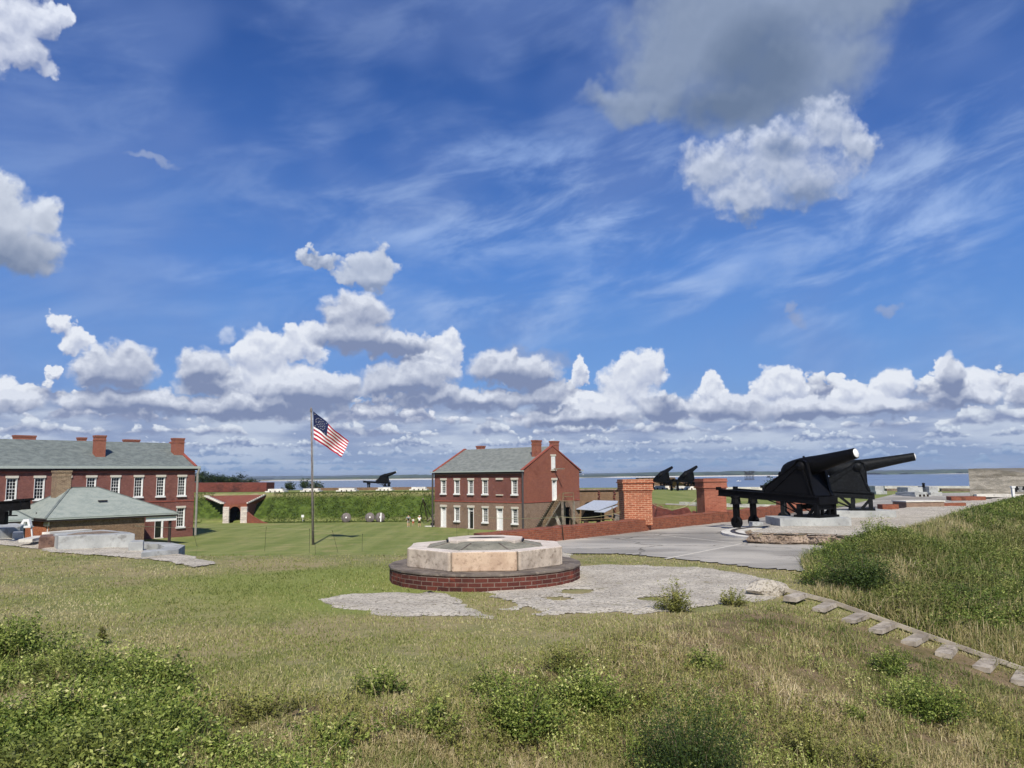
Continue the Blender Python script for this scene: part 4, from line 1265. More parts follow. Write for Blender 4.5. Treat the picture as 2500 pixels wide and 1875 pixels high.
# ------------------------------------------------------------------ hip-roofed kitchens in front of the barracks
def kitchen(name, s0, s1, n0, n1, r0, r1, label, detail=True):
    K_ = empty(name, (0, 0, 0), 0, label, 'building')
    ze = 3.68; zr = 6.66; nm = (n0 + n1) / 2
    P = lambda s, n, z: F1(s, n, z)
    c = [P(s0, n1, ze), P(s1, n1, ze), P(s1, n0, ze), P(s0, n0, ze)]
    ra, rb = P(r0, nm, zr), P(r1, nm, zr)
    r = MB()
    for f in ([c[1], c[0], ra, rb], [c[2], c[1], rb], [c[3], c[2], rb, ra], [c[0], c[3], ra]): r.face(f)
    low = [v - Vector((0, 0, 0.06)) for v in c]
    r.face(low[::-1])
    for i in range(4): r.face([low[i], low[(i + 1) % 4], c[(i + 1) % 4], c[i]])
    ro = r.build('roof', M['shingle_pale'], K_)
    hp = MB()
    for a, b in ((c[0], ra), (c[1], rb), (c[2], rb), (c[3], ra), (ra, rb)):
        hp.bar(a + Vector((0, 0, .02)), b + Vector((0, 0, .02)), 0.22, 0.05)
    hp.build('ridge_tiles', M['shingle_dark'], ro)
    # walls
    i_ = 0.55; w0, w1, a0, a1 = s0 + 3.5, s1 - i_, n0 + i_, n1 - i_
    mfront = frame(P(w1, a1, 0), -DX, DN); mleft = frame(P(w1, a0, 0), DN, DX)
    opn = [(a1 - a0 - 0.95, a1 - a0 - 0.25, 1.7, 2.85), (2.2, 3.0, 1.2, 2.9)]
    wl = MB(); wall_panel(wl, w1 - w0, 0, ze - 0.1, [], mfront); wall_panel(wl, w1 - w0, 0, ze - 0.1, [], frame(P(w0, a0, 0), DX, -DN)); wall_panel(wl, a1 - a0, 0, ze - .1, [], frame(P(w0, a1, 0), -DN, -DX))
    wl.build('wall', M['brick_old'], K_, fix=False)
    w2 = MB(); wall_panel(w2, a1 - a0, 0, ze - .1, opn, mleft, reveal=0.2); w2.build('end_wall', M['brick_orange'], K_, fix=False)
    vo = MB(); vo.box(((w1 - w0) / 2, (a1 - a0) / 2, 1.6), (w1 - w0 - .6, a1 - a0 - .6, 3.1), M=mfront); vo.build('interior', M['void'], K_)
    for (x0, x1, z0, z1) in opn:
        l = MB(); l.box(((x0 + x1) / 2, -0.05, z1 + 0.2), (x1 - x0 + 0.5, 0.16, 0.4), M=mleft); l.build('lintel', M['stone_lintel'], K_)
        f = MB(); f.box(((x0 + x1) / 2 - .1, 0.12, (z0 + z1) / 2), (0.25, 0.04, z1 - z0), M=mleft); f.box((x1 - .1, 0.12, (z0 + z1) / 2), (0.06, 0.04, z1 - z0), M=mleft); f.build('shutter', M['white'], K_)
    # eaves: white and grey fascia
    fa = MB(); fb = MB()
    full = frame(P(s1 - 0.04, n1 - 0.04, 0), -DX, DN)
    fa.box(((s1 - s0) / 2, 0.02, ze - 0.13), (s1 - s0 - .04, 0.08, 0.12), M=full)
    fb.box(((s1 - s0) / 2, 0.10, ze - 0.28), (s1 - s0 - .1, 0.10, 0.17), M=full)
    fl = frame(P(s1 - 0.04, n0 + .04, 0), DN, DX)
    fb.box(((n1 - n0) / 2, 0.10, ze - 0.28), (n1 - n0 - .1, 0.10, 0.17), M=fl)
    fa.build('fascia', M['gutter'], K_); fb.build('soffit_board', M['eave_dark'], K_)
    fl_ = MB(); fl_.box(((n1 - n0) / 2, 0.02, ze - 0.13), (n1 - n0 - .04, 0.08, 0.12), M=fl); fl_.build('end_gutter', M['pipe'], K_)
    bp = MB(); bp.box(((w1 - w0) + (w0 - s0) / 2 + 0.5, 0.30, ze - 0.62), (w0 - s0 - 0.1, 0.10, 0.50), M=full); bp.build('porch_board', M['white'], K_)
    for nn in (a1 - 0.1, a0 + .1):
        q = P(s0 + 0.6, nn, 0)
        pm = MB(); pm.tube([q, q + Vector((0, 0, ze - 0.6))], 0.16, 12); pm.tube([q + Vector((0, 0, ze - .75)), q + Vector((0, 0, ze - 0.4))], [0.17, 0.3], 12); pm.build('porch_post', M['eave_dark'], K_)
    if detail:
        chimney(K_, (0, 0), (1.45, 1.5), 4.4, 8.5, 0, M['brick_tan'], M4=frame(P(18.2, 6.0, 0), -DX, DN))
        v = MB(); q = P(15.2, 9.6, 5.2); v.box((0, 0, 0), (0.9, 0.3, 0.12), M=frame(q, -DX, DN)); v.build('roof_vent', M['eave_dark'], K_)
        q = P(s1 - 0.4, 8.2, ze)
        a = MB(); a.tube([q, q + Vector((0, 0, 0.55))], 0.02, 5); a.tube([q + Vector((-.15, 0, 0.02)), q + Vector((.05, .1, 0.5))], 0.02, 5); a.tube([q + Vector((-.3, 0, 0.05)), q + Vector((.3, 0, 0.08))], 0.05, 5); a.build('gutter_bracket', M['iron'], K_)
    return K_
kitchen('kitchen_building', 8.0, 21.6, .6, 12.2, 14.6, 17.4, 'low kitchen building with pale green hipped roof and a square tan brick chimney', True)
kitchen('kitchen_building', 22.7, 40.0, .8, 12.2, 26.4, 34.5, 'low hip-roofed building whose pale green roof shows at the left edge of the picture', False)

# ------------------------------------------------------------------ portal in the far rampart
def YP(px, py, Y): return on_y(px, py, Y)
pm = empty('portal', (0, 0, 0), 0, 'brick portal with dark arched passage between two white stone pillars in far rampart', 'portal')
Yp = 130.9
def pp(x, y, Y=Yp): return on_y(x, y, Y)
zb = Z_P + 0.0
tl, tr, ml_, mr_ = pp(503, 1211), pp(648, 1208), pp(546, 1238), pp(603, 1236)
# vertical face round the arch, then a brick apron laid back on the slope above it
YT = 137.2
tl, tr = on_y(503, 1211, YT), on_y(648, 1208, YT)
wl = MB()
xa0, xa1 = pp(560, 1250).x, pp(587, 1250).x; xm = (xa0 + xa1) / 2; ra = (xa1 - xa0) / 2
zs = pp(573, 1250).z
ztop = pp(573, 1230).z; zpil = (ml_.z + mr_.z) / 2; ml_.z = mr_.z = ztop
arch = [(xm + ra * math.cos(t), zs + ra * math.sin(t)) for t in np.linspace(math.pi, 0, 13)]
def fpt(x, z): return Vector((x, Yp, z))
prev = arch[0]
for q in arch[1:]:
    wl.face([fpt(prev[0], prev[1]), fpt(q[0], q[1]), fpt(q[0], ztop), fpt(prev[0], ztop)]); prev = q
wl.face([fpt(ml_.x, zb), fpt(xa0, zb), fpt(xa0, ztop), fpt(ml_.x, ztop)])
wl.face([fpt(xa1, zb), fpt(mr_.x, zb), fpt(mr_.x, ztop), fpt(xa1, ztop)])
wl.face([ml_, mr_, tr, tl])
for c_, t_ in ((ml_, tl), (mr_, tr)):
    wl.face([c_, (c_.x, YT, c_.z - .2), (t_.x, YT, t_.z - .6), t_]); wl.face([fpt(c_.x, zb), (c_.x, YT, zb), (c_.x, YT, ztop), c_])
wl.face([tl, tr, tr + Vector((0, .8, 0)), tl + Vector((0, .8, 0))])
wl.build('brick_face', M['brick_portal'], pm, fix=False)
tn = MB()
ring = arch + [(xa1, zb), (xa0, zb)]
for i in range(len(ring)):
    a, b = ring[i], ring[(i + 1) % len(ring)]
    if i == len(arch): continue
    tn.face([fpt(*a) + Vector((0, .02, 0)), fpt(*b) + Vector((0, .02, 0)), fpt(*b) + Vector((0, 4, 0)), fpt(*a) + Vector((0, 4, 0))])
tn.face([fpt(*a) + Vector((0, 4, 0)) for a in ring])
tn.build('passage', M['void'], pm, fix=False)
for (x0, x1) in ((545, 560), (588, 604)):
    a, b = pp(x0, 1276), pp(x1, 1276)
    st = MB(); top = pp((x0 + x1) / 2, 1237).z
    hh = (top - zb) / 9
    for k in range(9):
        st.box(((a.x + b.x) / 2, Yp - 0.1 - (k % 2) * 0.03, zb + hh * (k + .5)), (b.x - a.x - (0.05 if k % 2 else 0), 0.5, hh - 0.03))
    st.build('stone_pillar', M['portalstone'], pm)
rg = MB()
for i in range(len(arch) - 1):
    a, b = arch[i], arch[i + 1]
    def sc2(p, k): return Vector((xm + (p[0] - xm) * k, Yp - 0.06, zs + (p[1] - zs) * k))
    rg.face([sc2(a, 1.0), sc2(b, 1.0), sc2(b, 1.35), sc2(a, 1.35)])
rg.build('arch_ring', M['brick_low'], pm, fix=False)
for (p0, p1) in ((tl, ml_), (tr, mr_)):
    st = MB(); n = 9
    for k in range(n):
        q = p0.lerp(p1, (k + 0.5) / n)
        st.box((q.x, q.y - 0.05, q.z + 0.06), (abs(p1.x - p0.x) / n + 0.10, 0.8, 0.22))
    st.build('stepped_coping', M['whitestone'], pm)
# curving wing wall
wg = MB(); a = pp(604, 1250); pts = []
for k in range(13):
    t = k / 12; e = pp(604 + 56 * t, 1276 - 26 * (1 - t) ** 1.6)
    pts.append((e.x, Yp - 0.2 - 1.6 * t, e.z))
for p, q in zip(pts[:-1], pts[1:]):
    wg.face([(p[0], p[1], zb - .1), (q[0], q[1], zb - .1), (q[0], q[1], q[2]), (p[0], p[1], p[2])])
    wg.face([(p[0], p[1], p[2]), (q[0], q[1], q[2]), (q[0], q[1] + .7, q[2] + .05), (p[0], p[1] + .7, p[2] + .05)])
    wg.face([(p[0], p[1] + .7, zb - .1), (p[0], p[1] + .7, p[2] + .05), (q[0], q[1] + .7, q[2] + .05), (q[0], q[1] + .7, zb - .1)])
tag(wg.build('wing_wall', M['brick_portal'], fix=False), 'low curving orange brick wing wall sinking to the grass right of the portal', 'wall')

# long dark brick scarp behind the portal
a, b = on_y(380, 1179, 152), on_y(651, 1178, 150)
m = MB(); d = (b - a); m.slab([(a.x, a.y, a.z), (b.x, b.y, b.z), (b.x, b.y, -4.0), (a.x, a.y, -4.0)], (0, 0, 0), (0, 5.0, 0))
o = m.build('scarp_wall', M['brick_dark']); tag(o, 'long dark red brick wall on the rampart behind the portal', 'wall')
m = MB(); m.slab([(a.x, a.y - .12, a.z - 1.55), (b.x - 2, b.y - .12, b.z - 1.55), (b.x - 2, b.y - .12, b.z - 1.75), (a.x, a.y - .12, a.z - 1.75)], (0, 0, 0), (0, .11, 0)); m.build('ledge', M['brick_dark'], o)
# brown masonry behind the two far guns
a, b = on_y(1560, 1167, 150), on_y(1712, 1170, 147)
m = MB(); m.slab([(a.x, a.y, a.z), (b.x - 5, b.y, b.z + .4), (b.x - 4.6, b.y, b.z - .3), (b.x, b.y, b.z - .4), (b.x, b.y, -3.5), (a.x, a.y, -3.5)], (0, 0, 0), (0, 4.0, 0))
tag(m.build('bastion_wall', M['casemate']), 'brown masonry wall standing behind the two paired far cannons', 'wall')

# casemate wall right of the building, with an arch
cw = empty('casemate_wall', (0, 0, 0), 0, 'brown brick casemate wall with an arched opening right of the two-storey building', 'wall')
Yc = 125.2
xl, xr = on_y(1400, 1200, Yc).x, on_y(1545, 1200, Yc).x
zt = on_y(1440, 1197, Yc).z
xa, ra, zs = on_y(1437, 1230, Yc).x, 0.75, on_y(1437, 1237, Yc).z
m = MB()
arch = [(xa + ra * math.cos(t), zs + ra * math.sin(t)) for t in np.linspace(math.pi, 0, 11)]
for p, q in zip(arch[:-1], arch[1:]): m.face([(p[0], Yc, p[1]), (q[0], Yc, q[1]), (q[0], Yc, zt), (p[0], Yc, zt)])
m.face([(xl, Yc, Z_P), (xa - ra, Yc, Z_P), (xa - ra, Yc, zt), (xl, Yc, zt)]); m.face([(xa + ra, Yc, Z_P), (xr, Yc, Z_P), (xr, Yc, zt), (xa + ra, Yc, zt)])
m.face([(xl, Yc, zt), (xr, Yc, zt), (xr, Yc + 2, zt), (xl, Yc + 2, zt)])
m.build('brick_face', M['casemate'], cw, fix=False)
m = MB(); m.box((xa, Yc + 1.6, zs - 1), (ra * 2 + .4, 3, 4.5)); m.build('passage', M['void'], cw)
m = MB(); m.box(((xl + xr) / 2, Yc + .1, zt + .12), (xr - xl, 0.8, 0.24), jit=0.0); m.build('coping', M['rubble'], cw)
for x_ in (1463, 1500):
    m = MB(); q = on_y(x_, 1215, Yc)
    for k in range(12): m.box((q.x + random.uniform(-.1, .1), Yc - .1, zt - .2 - k * .33), (0.35 if k % 2 else .22, .22, .2))
    m.build('toothed_joint', M['brick_dark'], cw)

# ------------------------------------------------------------------ low parapet wall along the terrace with its chimneys
LP = [(-1.2, 29.2), (0.4, 30.3), (2.25, 32.35), (4.6, 34.9), (7.05, 37.9), (10.2, 41.4), (13.6, 45.1), (16.6, 49.0), (19.5, 53.2), (22.3, 56.9), (24.5, 59.5)]
w = 0.55
def offset(poly, d):
    out = []
    for i, p in enumerate(poly):
        a = Vector(poly[max(i - 1, 0)]); b = Vector(poly[min(i + 1, len(poly) - 1)]); t = (b - a).normalized()
        out.append((p[0] - t.y * d, p[1] + t.x * d))
    return out
inn, outr = LP, offset(LP, w)
hts = [0.50, 0.55, 0.56, .56, .57, .58, .58, .58, .58, .55, .5]
m = MB(); V = []
nsub = 7
def lp_pts(base, hs):
    r = []
    for i in range(len(base) - 1):
        for k in range(nsub):
            t = k / nsub
            r.append((base[i][0] * (1 - t) + base[i + 1][0] * t, base[i][1] * (1 - t) + base[i + 1][1] * t, hs[i] * (1 - t) + hs[i + 1] * t))
    return r + [(base[-1][0], base[-1][1], hs[-1])]
A_, B_ = lp_pts(inn, hts), lp_pts(outr, hts)
for i in range(len(A_) - 1):
    j = lambda k: 0.02 * math.sin(k * 1.9) + 0.015 * math.sin(k * 4.3)
    a, b, c, d = A_[i], A_[i + 1], B_[i + 1], B_[i]
    za, zb_ = Z_T + a[2] + j(i), Z_T + b[2] + j(i + 1)
    m.face([(a[0], a[1], Z_T), (b[0], b[1], Z_T), (b[0], b[1], zb_), (a[0], a[1], za)])
    m.face([(a[0], a[1], za), (b[0], b[1], zb_), (c[0], c[1], zb_ + .03), (d[0], d[1], za + .03)])
    m.face([(d[0], d[1], za + .03), (c[0], c[1], zb_ + .03), (c[0], c[1], Z_P - .2), (d[0], d[1], Z_P - .2)])
a, d = A_[0], B_[0]; m.face([(a[0], a[1], Z_T - .5), (a[0], a[1], Z_T + a[2]), (d[0], d[1], Z_T + d[2]), (d[0], d[1], Z_T - .5)])
tag(m.build('parapet_wall', M['brick_low']), 'long low weathered red brick parapet wall edging the concrete terrace', 'wall')


def terrace_chimney(px, Y, wx, wy, top_py, mat, label, rz, bands=3):
    c = on_y(px, 1250, Y); top = on_y(px, top_py, Y).z
    T = Matrix.Translation((c.x, Y, 0)) @ Matrix.Rotation(rz, 4, 'Z')
    m = MB()
    zb = Z_T + 0.3
    m.box((0, 0, (zb + top - .62) / 2), (wx, wy, top - .62 - zb), M=T)
    m.box((0, 0, top - .57), (wx + .05, wy + .05, .10), M=T)
    m.box((0, 0, top - .49), (wx + .16, wy + .16, .06), M=T)
    m.box((0, 0, top - .32), (wx + .10, wy + .10, .28), M=T)
    m.box((0, 0, top - .155), (wx + .20, wy + .20, .05), M=T)
    m.box((0, 0, top - .065), (wx + .12, wy + .12, .13), M=T)
    o = m.build('brick_chimney', mat)
    f = MB(); f.box((0, 0, top + .002), (wx * .5, wy * .5, .02), M=T); f.build('flue', M['void'], o)
    return tag(o, label, 'chimney')
M['brick_pale'] = brick('orange_brick_white_mortar', srgb(190, 114, 82), srgb(150, 82, 60), srgb(212, 172, 140), h=0.090, w=0.31, ms=0.015, dirt=srgb(112, 54, 38), dirt_amt=0.35, dscale=1.4, contrast=0.5)
terrace_chimney(1552, 37.4, 1.36, 1.0, 1170, M['brick_pale'], 'orange brick chimney with pale mortar lines, the nearest of the three on the terrace wall', R(6))
terrace_chimney(1738, 43.6, 1.30, 1.0, 1168, M['brick_chim2'], 'smooth dull red brick chimney on the terrace wall left of the big cannon', R(12))
terrace_chimney(1926, 52.4, 1.15, 1.1, 1167, M['brick_chim2'], 'red brick chimney half hidden behind the breech of the nearest cannon', R(18))

# ruined inner wall across the pit
RW = [(12.0, 70.0), (12.6, 67.6), (15.4, 62.7), (17.8, 59.8), (21.8, 56.6)]
m = MB(); pts = lp_pts(RW, [0] * 5)
for i in range(len(pts) - 1):
    a, b = pts[i], pts[i + 1]
    q = lambda k: Z_T + 0.02 - abs(math.sin(k * 2.3) * 0.25) - abs(math.sin(k * 0.9)) * .25
    o_ = lambda k: 0.35 * math.sin(k * 1.7)
    for (l0, l1, s0_, s1_) in ((0, 1, 0, .35), (1, 2, .35, .1), (2, 3, .1, .6)):
        lv = lambda k, l: (q(k) * (1 - l / 3) + Z_P * l / 3)
        m.face([(a[0] - s1_ + o_(i + l1) * .3, a[1] - s1_ * .8, lv(i, l1)), (b[0] - s1_ + o_(i + 1 + l1) * .3, b[1] - s1_ * .8, lv(i + 1, l1)), (b[0] - s0_ + o_(i + 1 + l0) * .3, b[1] - s0_ * .8, lv(i + 1, l0)), (a[0] - s0_ + o_(i + l0) * .3, a[1] - s0_ * .8, lv(i, l0))])
    m.face([(a[0] + o_(i) * .3, a[1], q(i)), (b[0] + o_(i + 1) * .3, b[1], q(i + 1)), (b[0] + .8, b[1] + .9, Z_T + .02), (a[0] + .8, a[1] + .9, Z_T + .02)])
tag(m.build('ruined_wall', M['brick_dark'], fix=False), 'broken dark brick wall across the pit between the two nearer terrace chimneys', 'wall')
for k, (off, h_) in enumerate(((1.3, 0.10), (3.6, 0.16))):
    m = MB(); P_ = [(x + off * .7, y + off * .8) for (x, y) in RW[1:]]
    for a, b in zip(P_[:-1], P_[1:]): m.bar((*a, Z_T + h_ / 2), (*b, Z_T + h_ / 2), 0.22, h_)
    tag(m.build('stone_curb', M['whitestone']), ['thin pale stone curb right on the lip of the pit behind the terrace wall', 'thin pale stone curb in the grass just behind the one on the lip of the pit'][k], 'curb')

# ------------------------------------------------------------------ massive tabby wall at the right edge
q = on_z(2369, 1212, Z_PLAT)
qx, qy = q.x, q.y
tw = MB()
zt_ = on_y(2369, 1144.5, qy).z
x1 = qx + 16
prof_f = [(qx, zt_), (qx + 2.0, zt_ - 0.12), (qx + 4.2, zt_ - 0.42), (qx + 5.2, zt_ - 0.9), (x1, zt_ - 1.8)]
# front runs to the right and a little towards the viewer
def TW(x, z, back): return Vector((x + back * 0.68, qy - (x - qx) * 0.35 + back, z))
n = 5
for (a, b) in zip(prof_f[:-1], prof_f[1:]):
    for k in range(n):
        t0, t1 = k / n, (k + 1) / n
        tw.face([TW(a[0], Z_PLAT - .3 + (a[1] - Z_PLAT + .3) * t0, 0), TW(b[0], Z_PLAT - .3 + (b[1] - Z_PLAT + .3) * t0, 0), TW(b[0], Z_PLAT - .3 + (b[1] - Z_PLAT + .3) * t1, 0), TW(a[0], Z_PLAT - .3 + (a[1] - Z_PLAT + .3) * t1, 0)])
    tw.face([TW(a[0], a[1], 0), TW(b[0], b[1], 0), TW(b[0], zt_ + 0.05, 9), TW(a[0], zt_ + .05, 9)])
tw.face([TW(qx, Z_PLAT - .3, 0), TW(qx, zt_, 0), TW(qx, zt_ + .05, 9), TW(qx, Z_PLAT - .3, 9)])
tw.face([TW(qx, Z_PLAT - .3, 9), TW(qx, zt_ + .05, 9), TW(x1, zt_ + .05, 9), TW(x1, Z_PLAT - .3, 9)])
def tabby_wall_mat():
    m = Mat('layered_tabby_wall', 0.95, 0.15); t = m.t; p = m.pos()
    sep = t.nodes.new('ShaderNodeSeparateXYZ'); t.links.new(p, sep.inputs[0]); z = E(t, sep.outputs[2])
    n = noise(t, vmadd(t, p, (0.8, 0.8, 2.2), (0, 0, 0)), 1.2, 6.0, 0.65)
    c = mixc(t, n.smooth(0.38, 0.62), srgb(168, 162, 150), srgb(134, 130, 120))
    lay = noise(t, vmadd(t, p, (0.15, 0.15, 5.0), (0, 0, 0)), 1.0, 3.0, 0.6)
    c = mixc(t, lay.smooth(0.55, 0.68) * 0.6, c, srgb(98, 92, 80))
    c = mixc(t, (z + (n - 0.5) * 1.5).smooth(-0.9, 0.1) * 0.55, c, srgb(98, 94, 82))
    f = noise(t, p, 9.0, 4.0, 0.7)
    c = mixc(t, f.smooth(0.56, 0.72) * 0.6, c, srgb(70, 66, 58))
    m.base(c); m.bump(f + n, 0.9, 0.08)
    return m.m
tag(tw.build('tabby_wall', tabby_wall_mat(), fix=False), 'massive weathered layered tabby wall at the right edge above the grass bank', 'wall')
ft = MB(); ft.box((qx + 2, qy - 1.2, Z_PLAT + .10), (4.0, 1.2, 0.25), rz=-.33); tag(ft.build('stone_step', M['whitestone']), 'long pale stone step at the foot of the massive right-hand tabby wall', 'step')

# ================================================================== guns
def make_gun(label, loc, rz, elev=13.0, barrel='bottle', wheel_drop=-0.65, mat='iron', group=None, name='cannon', L_ch=5.35, tampion=True, scale=1.0, xt=-0.80):
    """heavy coast gun on a front-pivot iron carriage. x forward, origin on the pivot stone below the front of the chassis"""
    T = empty(name, loc, rz, label, 'cannon', group); T.scale = (scale,) * 3
    I = M[mat]; tr = 1.28          # distance between the cheeks
    zf, zr, h = 0.56, 0.86, 0.34     # underside of the rails in front and at the rear, their depth
    # sloping rails
    for y in (-tr / 2, tr / 2):
        r = MB()
        for (dz, ww_, hh) in ((h / 2, 0.05, h), (0.02, 0.16, 0.04), (h - 0.02, 0.20, 0.05)):
            r.bar((-L_ch, y, zr + dz), (0.02, y, zf + dz), ww_, hh)
        r.box((-L_ch, y, zr + h + 0.02), (0.16, 0.2, 0.14))
        r.build('rail', I, T)
    cb = MB(); cb.box((0.03, 0, zf + h / 2), (0.10, tr + 0.12, h)); cb.build('front_beam', I, T)
    cb = MB(); cb.box((-L_ch + 0.05, 0, zr + h / 2), (0.10, tr - 0.06, h * 0.8)); cb.build('rear_beam', I, T)
    cb = MB(); cb.box((-L_ch * .62, 0, zr - .02), (0.16, tr - .06, 0.14)); cb.build('crossbeam', I, T)
    # pivot frame under the front
    pf = MB()
    for y in (-tr / 2, tr / 2):
        for x in (-0.12, -0.95): pf.box((x, y, 0.30), (0.20, 0.16, 0.56))
        pf.bar((-0.55, y, 0.06), (-0.15, y, 0.52), 0.10, 0.10); pf.bar((-1.55, y, zf + .12), (-0.9, y, 0.08), 0.09, 0.09)
    pf.box((-0.55, 0, 0.05), (1.25, tr + 0.25, 0.10)); pf.box((-0.12, 0, 0.45), (0.14, tr, 0.24)); pf.box((-0.9, 0, 0.45), (0.14, tr, 0.2))
    for y in (-0.25, 0.25): pf.box((-0.1, y, 0.25), (0.12, 0.10, 0.4))
    pf.build('pivot_frame', I, T)
    # tie rods from the pivot back to the wheel forks
    tie = MB()
    for y in (-tr / 2 + .1, tr / 2 - .1): tie.tube([(-1.0, y, 0.10), (-1.9, y, 0.50), (-2.6, y, 0.70)], 0.025, 6)
    tie.build('tie_rod', I, T)
    # traverse wheels with their forks
    xw = -L_ch + 1.0
    for y in (-tr / 2, tr / 2):
        f = MB(); zt = zr + 0.02
        f.tube([(xw, y, zt), (xw, y, zt - 0.10)], [0.24, 0.24], 12); f.tube([(xw, y, zt - 0.10), (xw, y, zt - 0.36), (xw, y, zt - 0.40)], [0.20, 0.23, 0.32], 12)
        f.box((xw, y, (zt - 0.40 + wheel_drop + 0.30) / 2 + .05), (0.20, 0.26, max(0.1, zt - 0.5 - wheel_drop - 0.2)))
        fo = f.build('wheel_fork', I, T)
        w = MB(); Mw = Matrix.Translation((xw, y, wheel_drop + 0.28)) @ Matrix.Rotation(R(90), 4, 'Z')
        lathe(w, [(-0.07, 0.06), (-0.07, 0.19), (-0.08, 0.28), (0.08, 0.28), (0.07, 0.19), (0.07, 0.06)], Mw, 24)
        w.tube([(xw, y - 0.12, wheel_drop + 0.28), (xw, y + 0.12, wheel_drop + 0.28)], 0.06, 10)
        w.build('wheel', I, fo)
    # carriage: two triangular cheeks
    zt = 2.22
    slope = (zf - zr) / L_ch
    rt = lambda x: zf + h + 0.03 + (x) * slope
    poly = [(-2.75, rt(-2.75)), (-0.12, rt(-0.12)), (-0.22, rt(0) + 0.25), (xt + 0.38, zt - 0.12), (xt + 0.30, zt + 0.16), (xt + 0.12, zt + 0.27), (xt - 0.14, zt + 0.26), (xt - 0.34, zt + 0.05), (-2.62, rt(-2.6) + 0.28)]
    for s_ in (-1, 1):
        y = s_ * (tr / 2 - 0.02)
        c = MB(); c.slab([(p[0], y, p[1]) for p in poly], (0, -0.035, 0), (0, 0.035, 0))
        # edge flange and strut
        for a, b in zip(poly, poly[1:] + poly[:1]): c.bar((a[0], y, a[1]), (b[0], y, b[1]), 0.035, 0.16, up=(0, 1, 0)) if False else c.bar((a[0], y, a[1]), (b[0], y, b[1]), 0.17, 0.035)
        co = c.build('carriage_cheek', I, T)
        st = MB(); yo = y + s_ * 0.07
        st.bar((xt + 0.02, yo, zt + 0.1), (xt + 0.50, yo, rt(xt + .5) + 0.02), 0.05, 0.09); st.bar((xt - 0.02, yo, zt + .1), (-2.3, yo, rt(-2.3) + 0.06), 0.03, 0.05)
        st.build('strut', I, co)
        cap = MB(); lathe(cap, [(-0.10, 0.02), (-0.10, 0.20), (0.07, 0.20), (0.07, 0.02)], Matrix.Translation((xt, y + s_ * 0.02, zt)) @ Matrix.Rotation(R(90), 4, 'Z'), 20)
        cap.build('trunnion_cap', I, co)
    fp = MB(); fp.slab([(-0.16, -tr / 2, rt(0)), (-0.16, tr / 2, rt(0)), (-0.62, tr / 2, zt - 0.35), (-0.62, -tr / 2, zt - 0.35)], (0, 0, 0), (0.03, 0, 0)); fp.build('front_plate', I, T)
    bp = MB(); bp.box((-2.6, 0, rt(-2.6) + 0.15), (0.08, tr - .1, 0.3)); bp.build('rear_plate', I, T)
    # barrel
    Mb = Matrix.Translation((xt, 0, zt)) @ Matrix.Rotation(-R(elev), 4, 'Y')
    if barrel == 'bottle':
        prof = [(-1.62, 0.0), (-1.60, 0.09), (-1.52, 0.13), (-1.44, 0.10), (-1.40, 0.16), (-1.30, 0.28), (-1.15, 0.385), (-0.95, 0.44), (-0.7, 0.462), (-0.3, 0.46), (0.1, 0.425), (0.5, 0.375), (1.0, 0.325), (1.6, 0.275), (2.0, 0.245), (2.26, 0.232), (2.30, 0.225), (2.30, 0.17), (2.0, 0.16)]
        mx, br = 2.28, 0.165
    else:
        prof = [(-1.75, 0.0), (-1.72, 0.10), (-1.62, 0.16), (-1.52, 0.14), (-1.46, 0.22), (-1.36, 0.36), (-1.25, 0.41), (-1.0, 0.425), (-0.2, 0.40), (0.05, 0.36), (0.3, 0.325), (1.2, 0.265), (2.0, 0.225), (2.66, 0.205), (2.70, 0.20), (2.70, 0.14), (2.4, 0.13)]
        mx, br = 2.68, 0.135
    b = MB(); lathe(b, prof, Mb, 40, cap=False)
    bo = b.build('barrel', I, T)
    tn = MB(); lathe(tn, [(-tr / 2 - 0.06, 0.13), (tr / 2 + 0.06, 0.13)], Matrix.Translation((xt, 0, zt)) @ Matrix.Rotation(R(90), 4, 'Z'), 16); tn.build('trunnion', I, bo)
    if tampion:
        tp = MB(); lathe(tp, [(mx - 0.02, br + 0.03), (mx + 0.035, br + 0.03), (mx + 0.05, br), (mx + 0.075, br * 0.5), (mx + 0.08, 0.0)], Mb, 24, cap=False); tp.build('muzzle_plug', M['white'], bo)
    sg = MB(); sg.box((-0.15, 0, 0.47), (0.08, 0.05, 0.07), M=Mb); sg.build('sight', I, bo)
    return T


def pad(label, cx, cy, rz, lx, ly, z0, z1, mat='conc_old', ch=0.0):
    m = MB(); a, b = lx / 2, ly / 2; k = ch
    pts = [(-a, -b), (a - k, -b), (a, -b + k), (a, b - k), (a - k, b), (-a, b)] if k else [(-a, -b), (a, -b), (a, b), (-a, b)]
    cs, sn = math.cos(rz), math.sin(rz)
    m.prism([(cx + x * cs - y * sn, cy + x * sn + y * cs) for (x, y) in pts], z0, z1)
    return tag(m.build('gun_platform', M[mat], bevel=0.02), label, 'gun platform')

Z_PAD = -1.95
g1 = on_z(2044, 1264, Z_PAD)
A1 = R(-54)
make_gun('nearest big black cannon with white-plugged muzzle pointing up to the right', (g1.x - .25, g1.y + .35, Z_PAD), A1, elev=13.0, xt=-0.78)
pad('low pale cement block under the front of the nearest cannon', g1.x - 0.95, g1.y + 0.95, R(-3), 3.0, 2.3, Z_PLAT - .02, Z_PAD)
g2 = on_z(2148, 1246, Z_PAD)
make_gun('second black cannon with a long slim barrel, standing behind the nearest one', (g2.x - .15, g2.y + .35, Z_PAD), R(-24), elev=10.0, barrel='long', mat='iron2', xt=-0.62)
pad('low pale cement block under the front of the second cannon', g2.x - 1.0, g2.y + 0.7, R(-2), 3.3, 2.2, Z_PLAT - .02, Z_PAD)

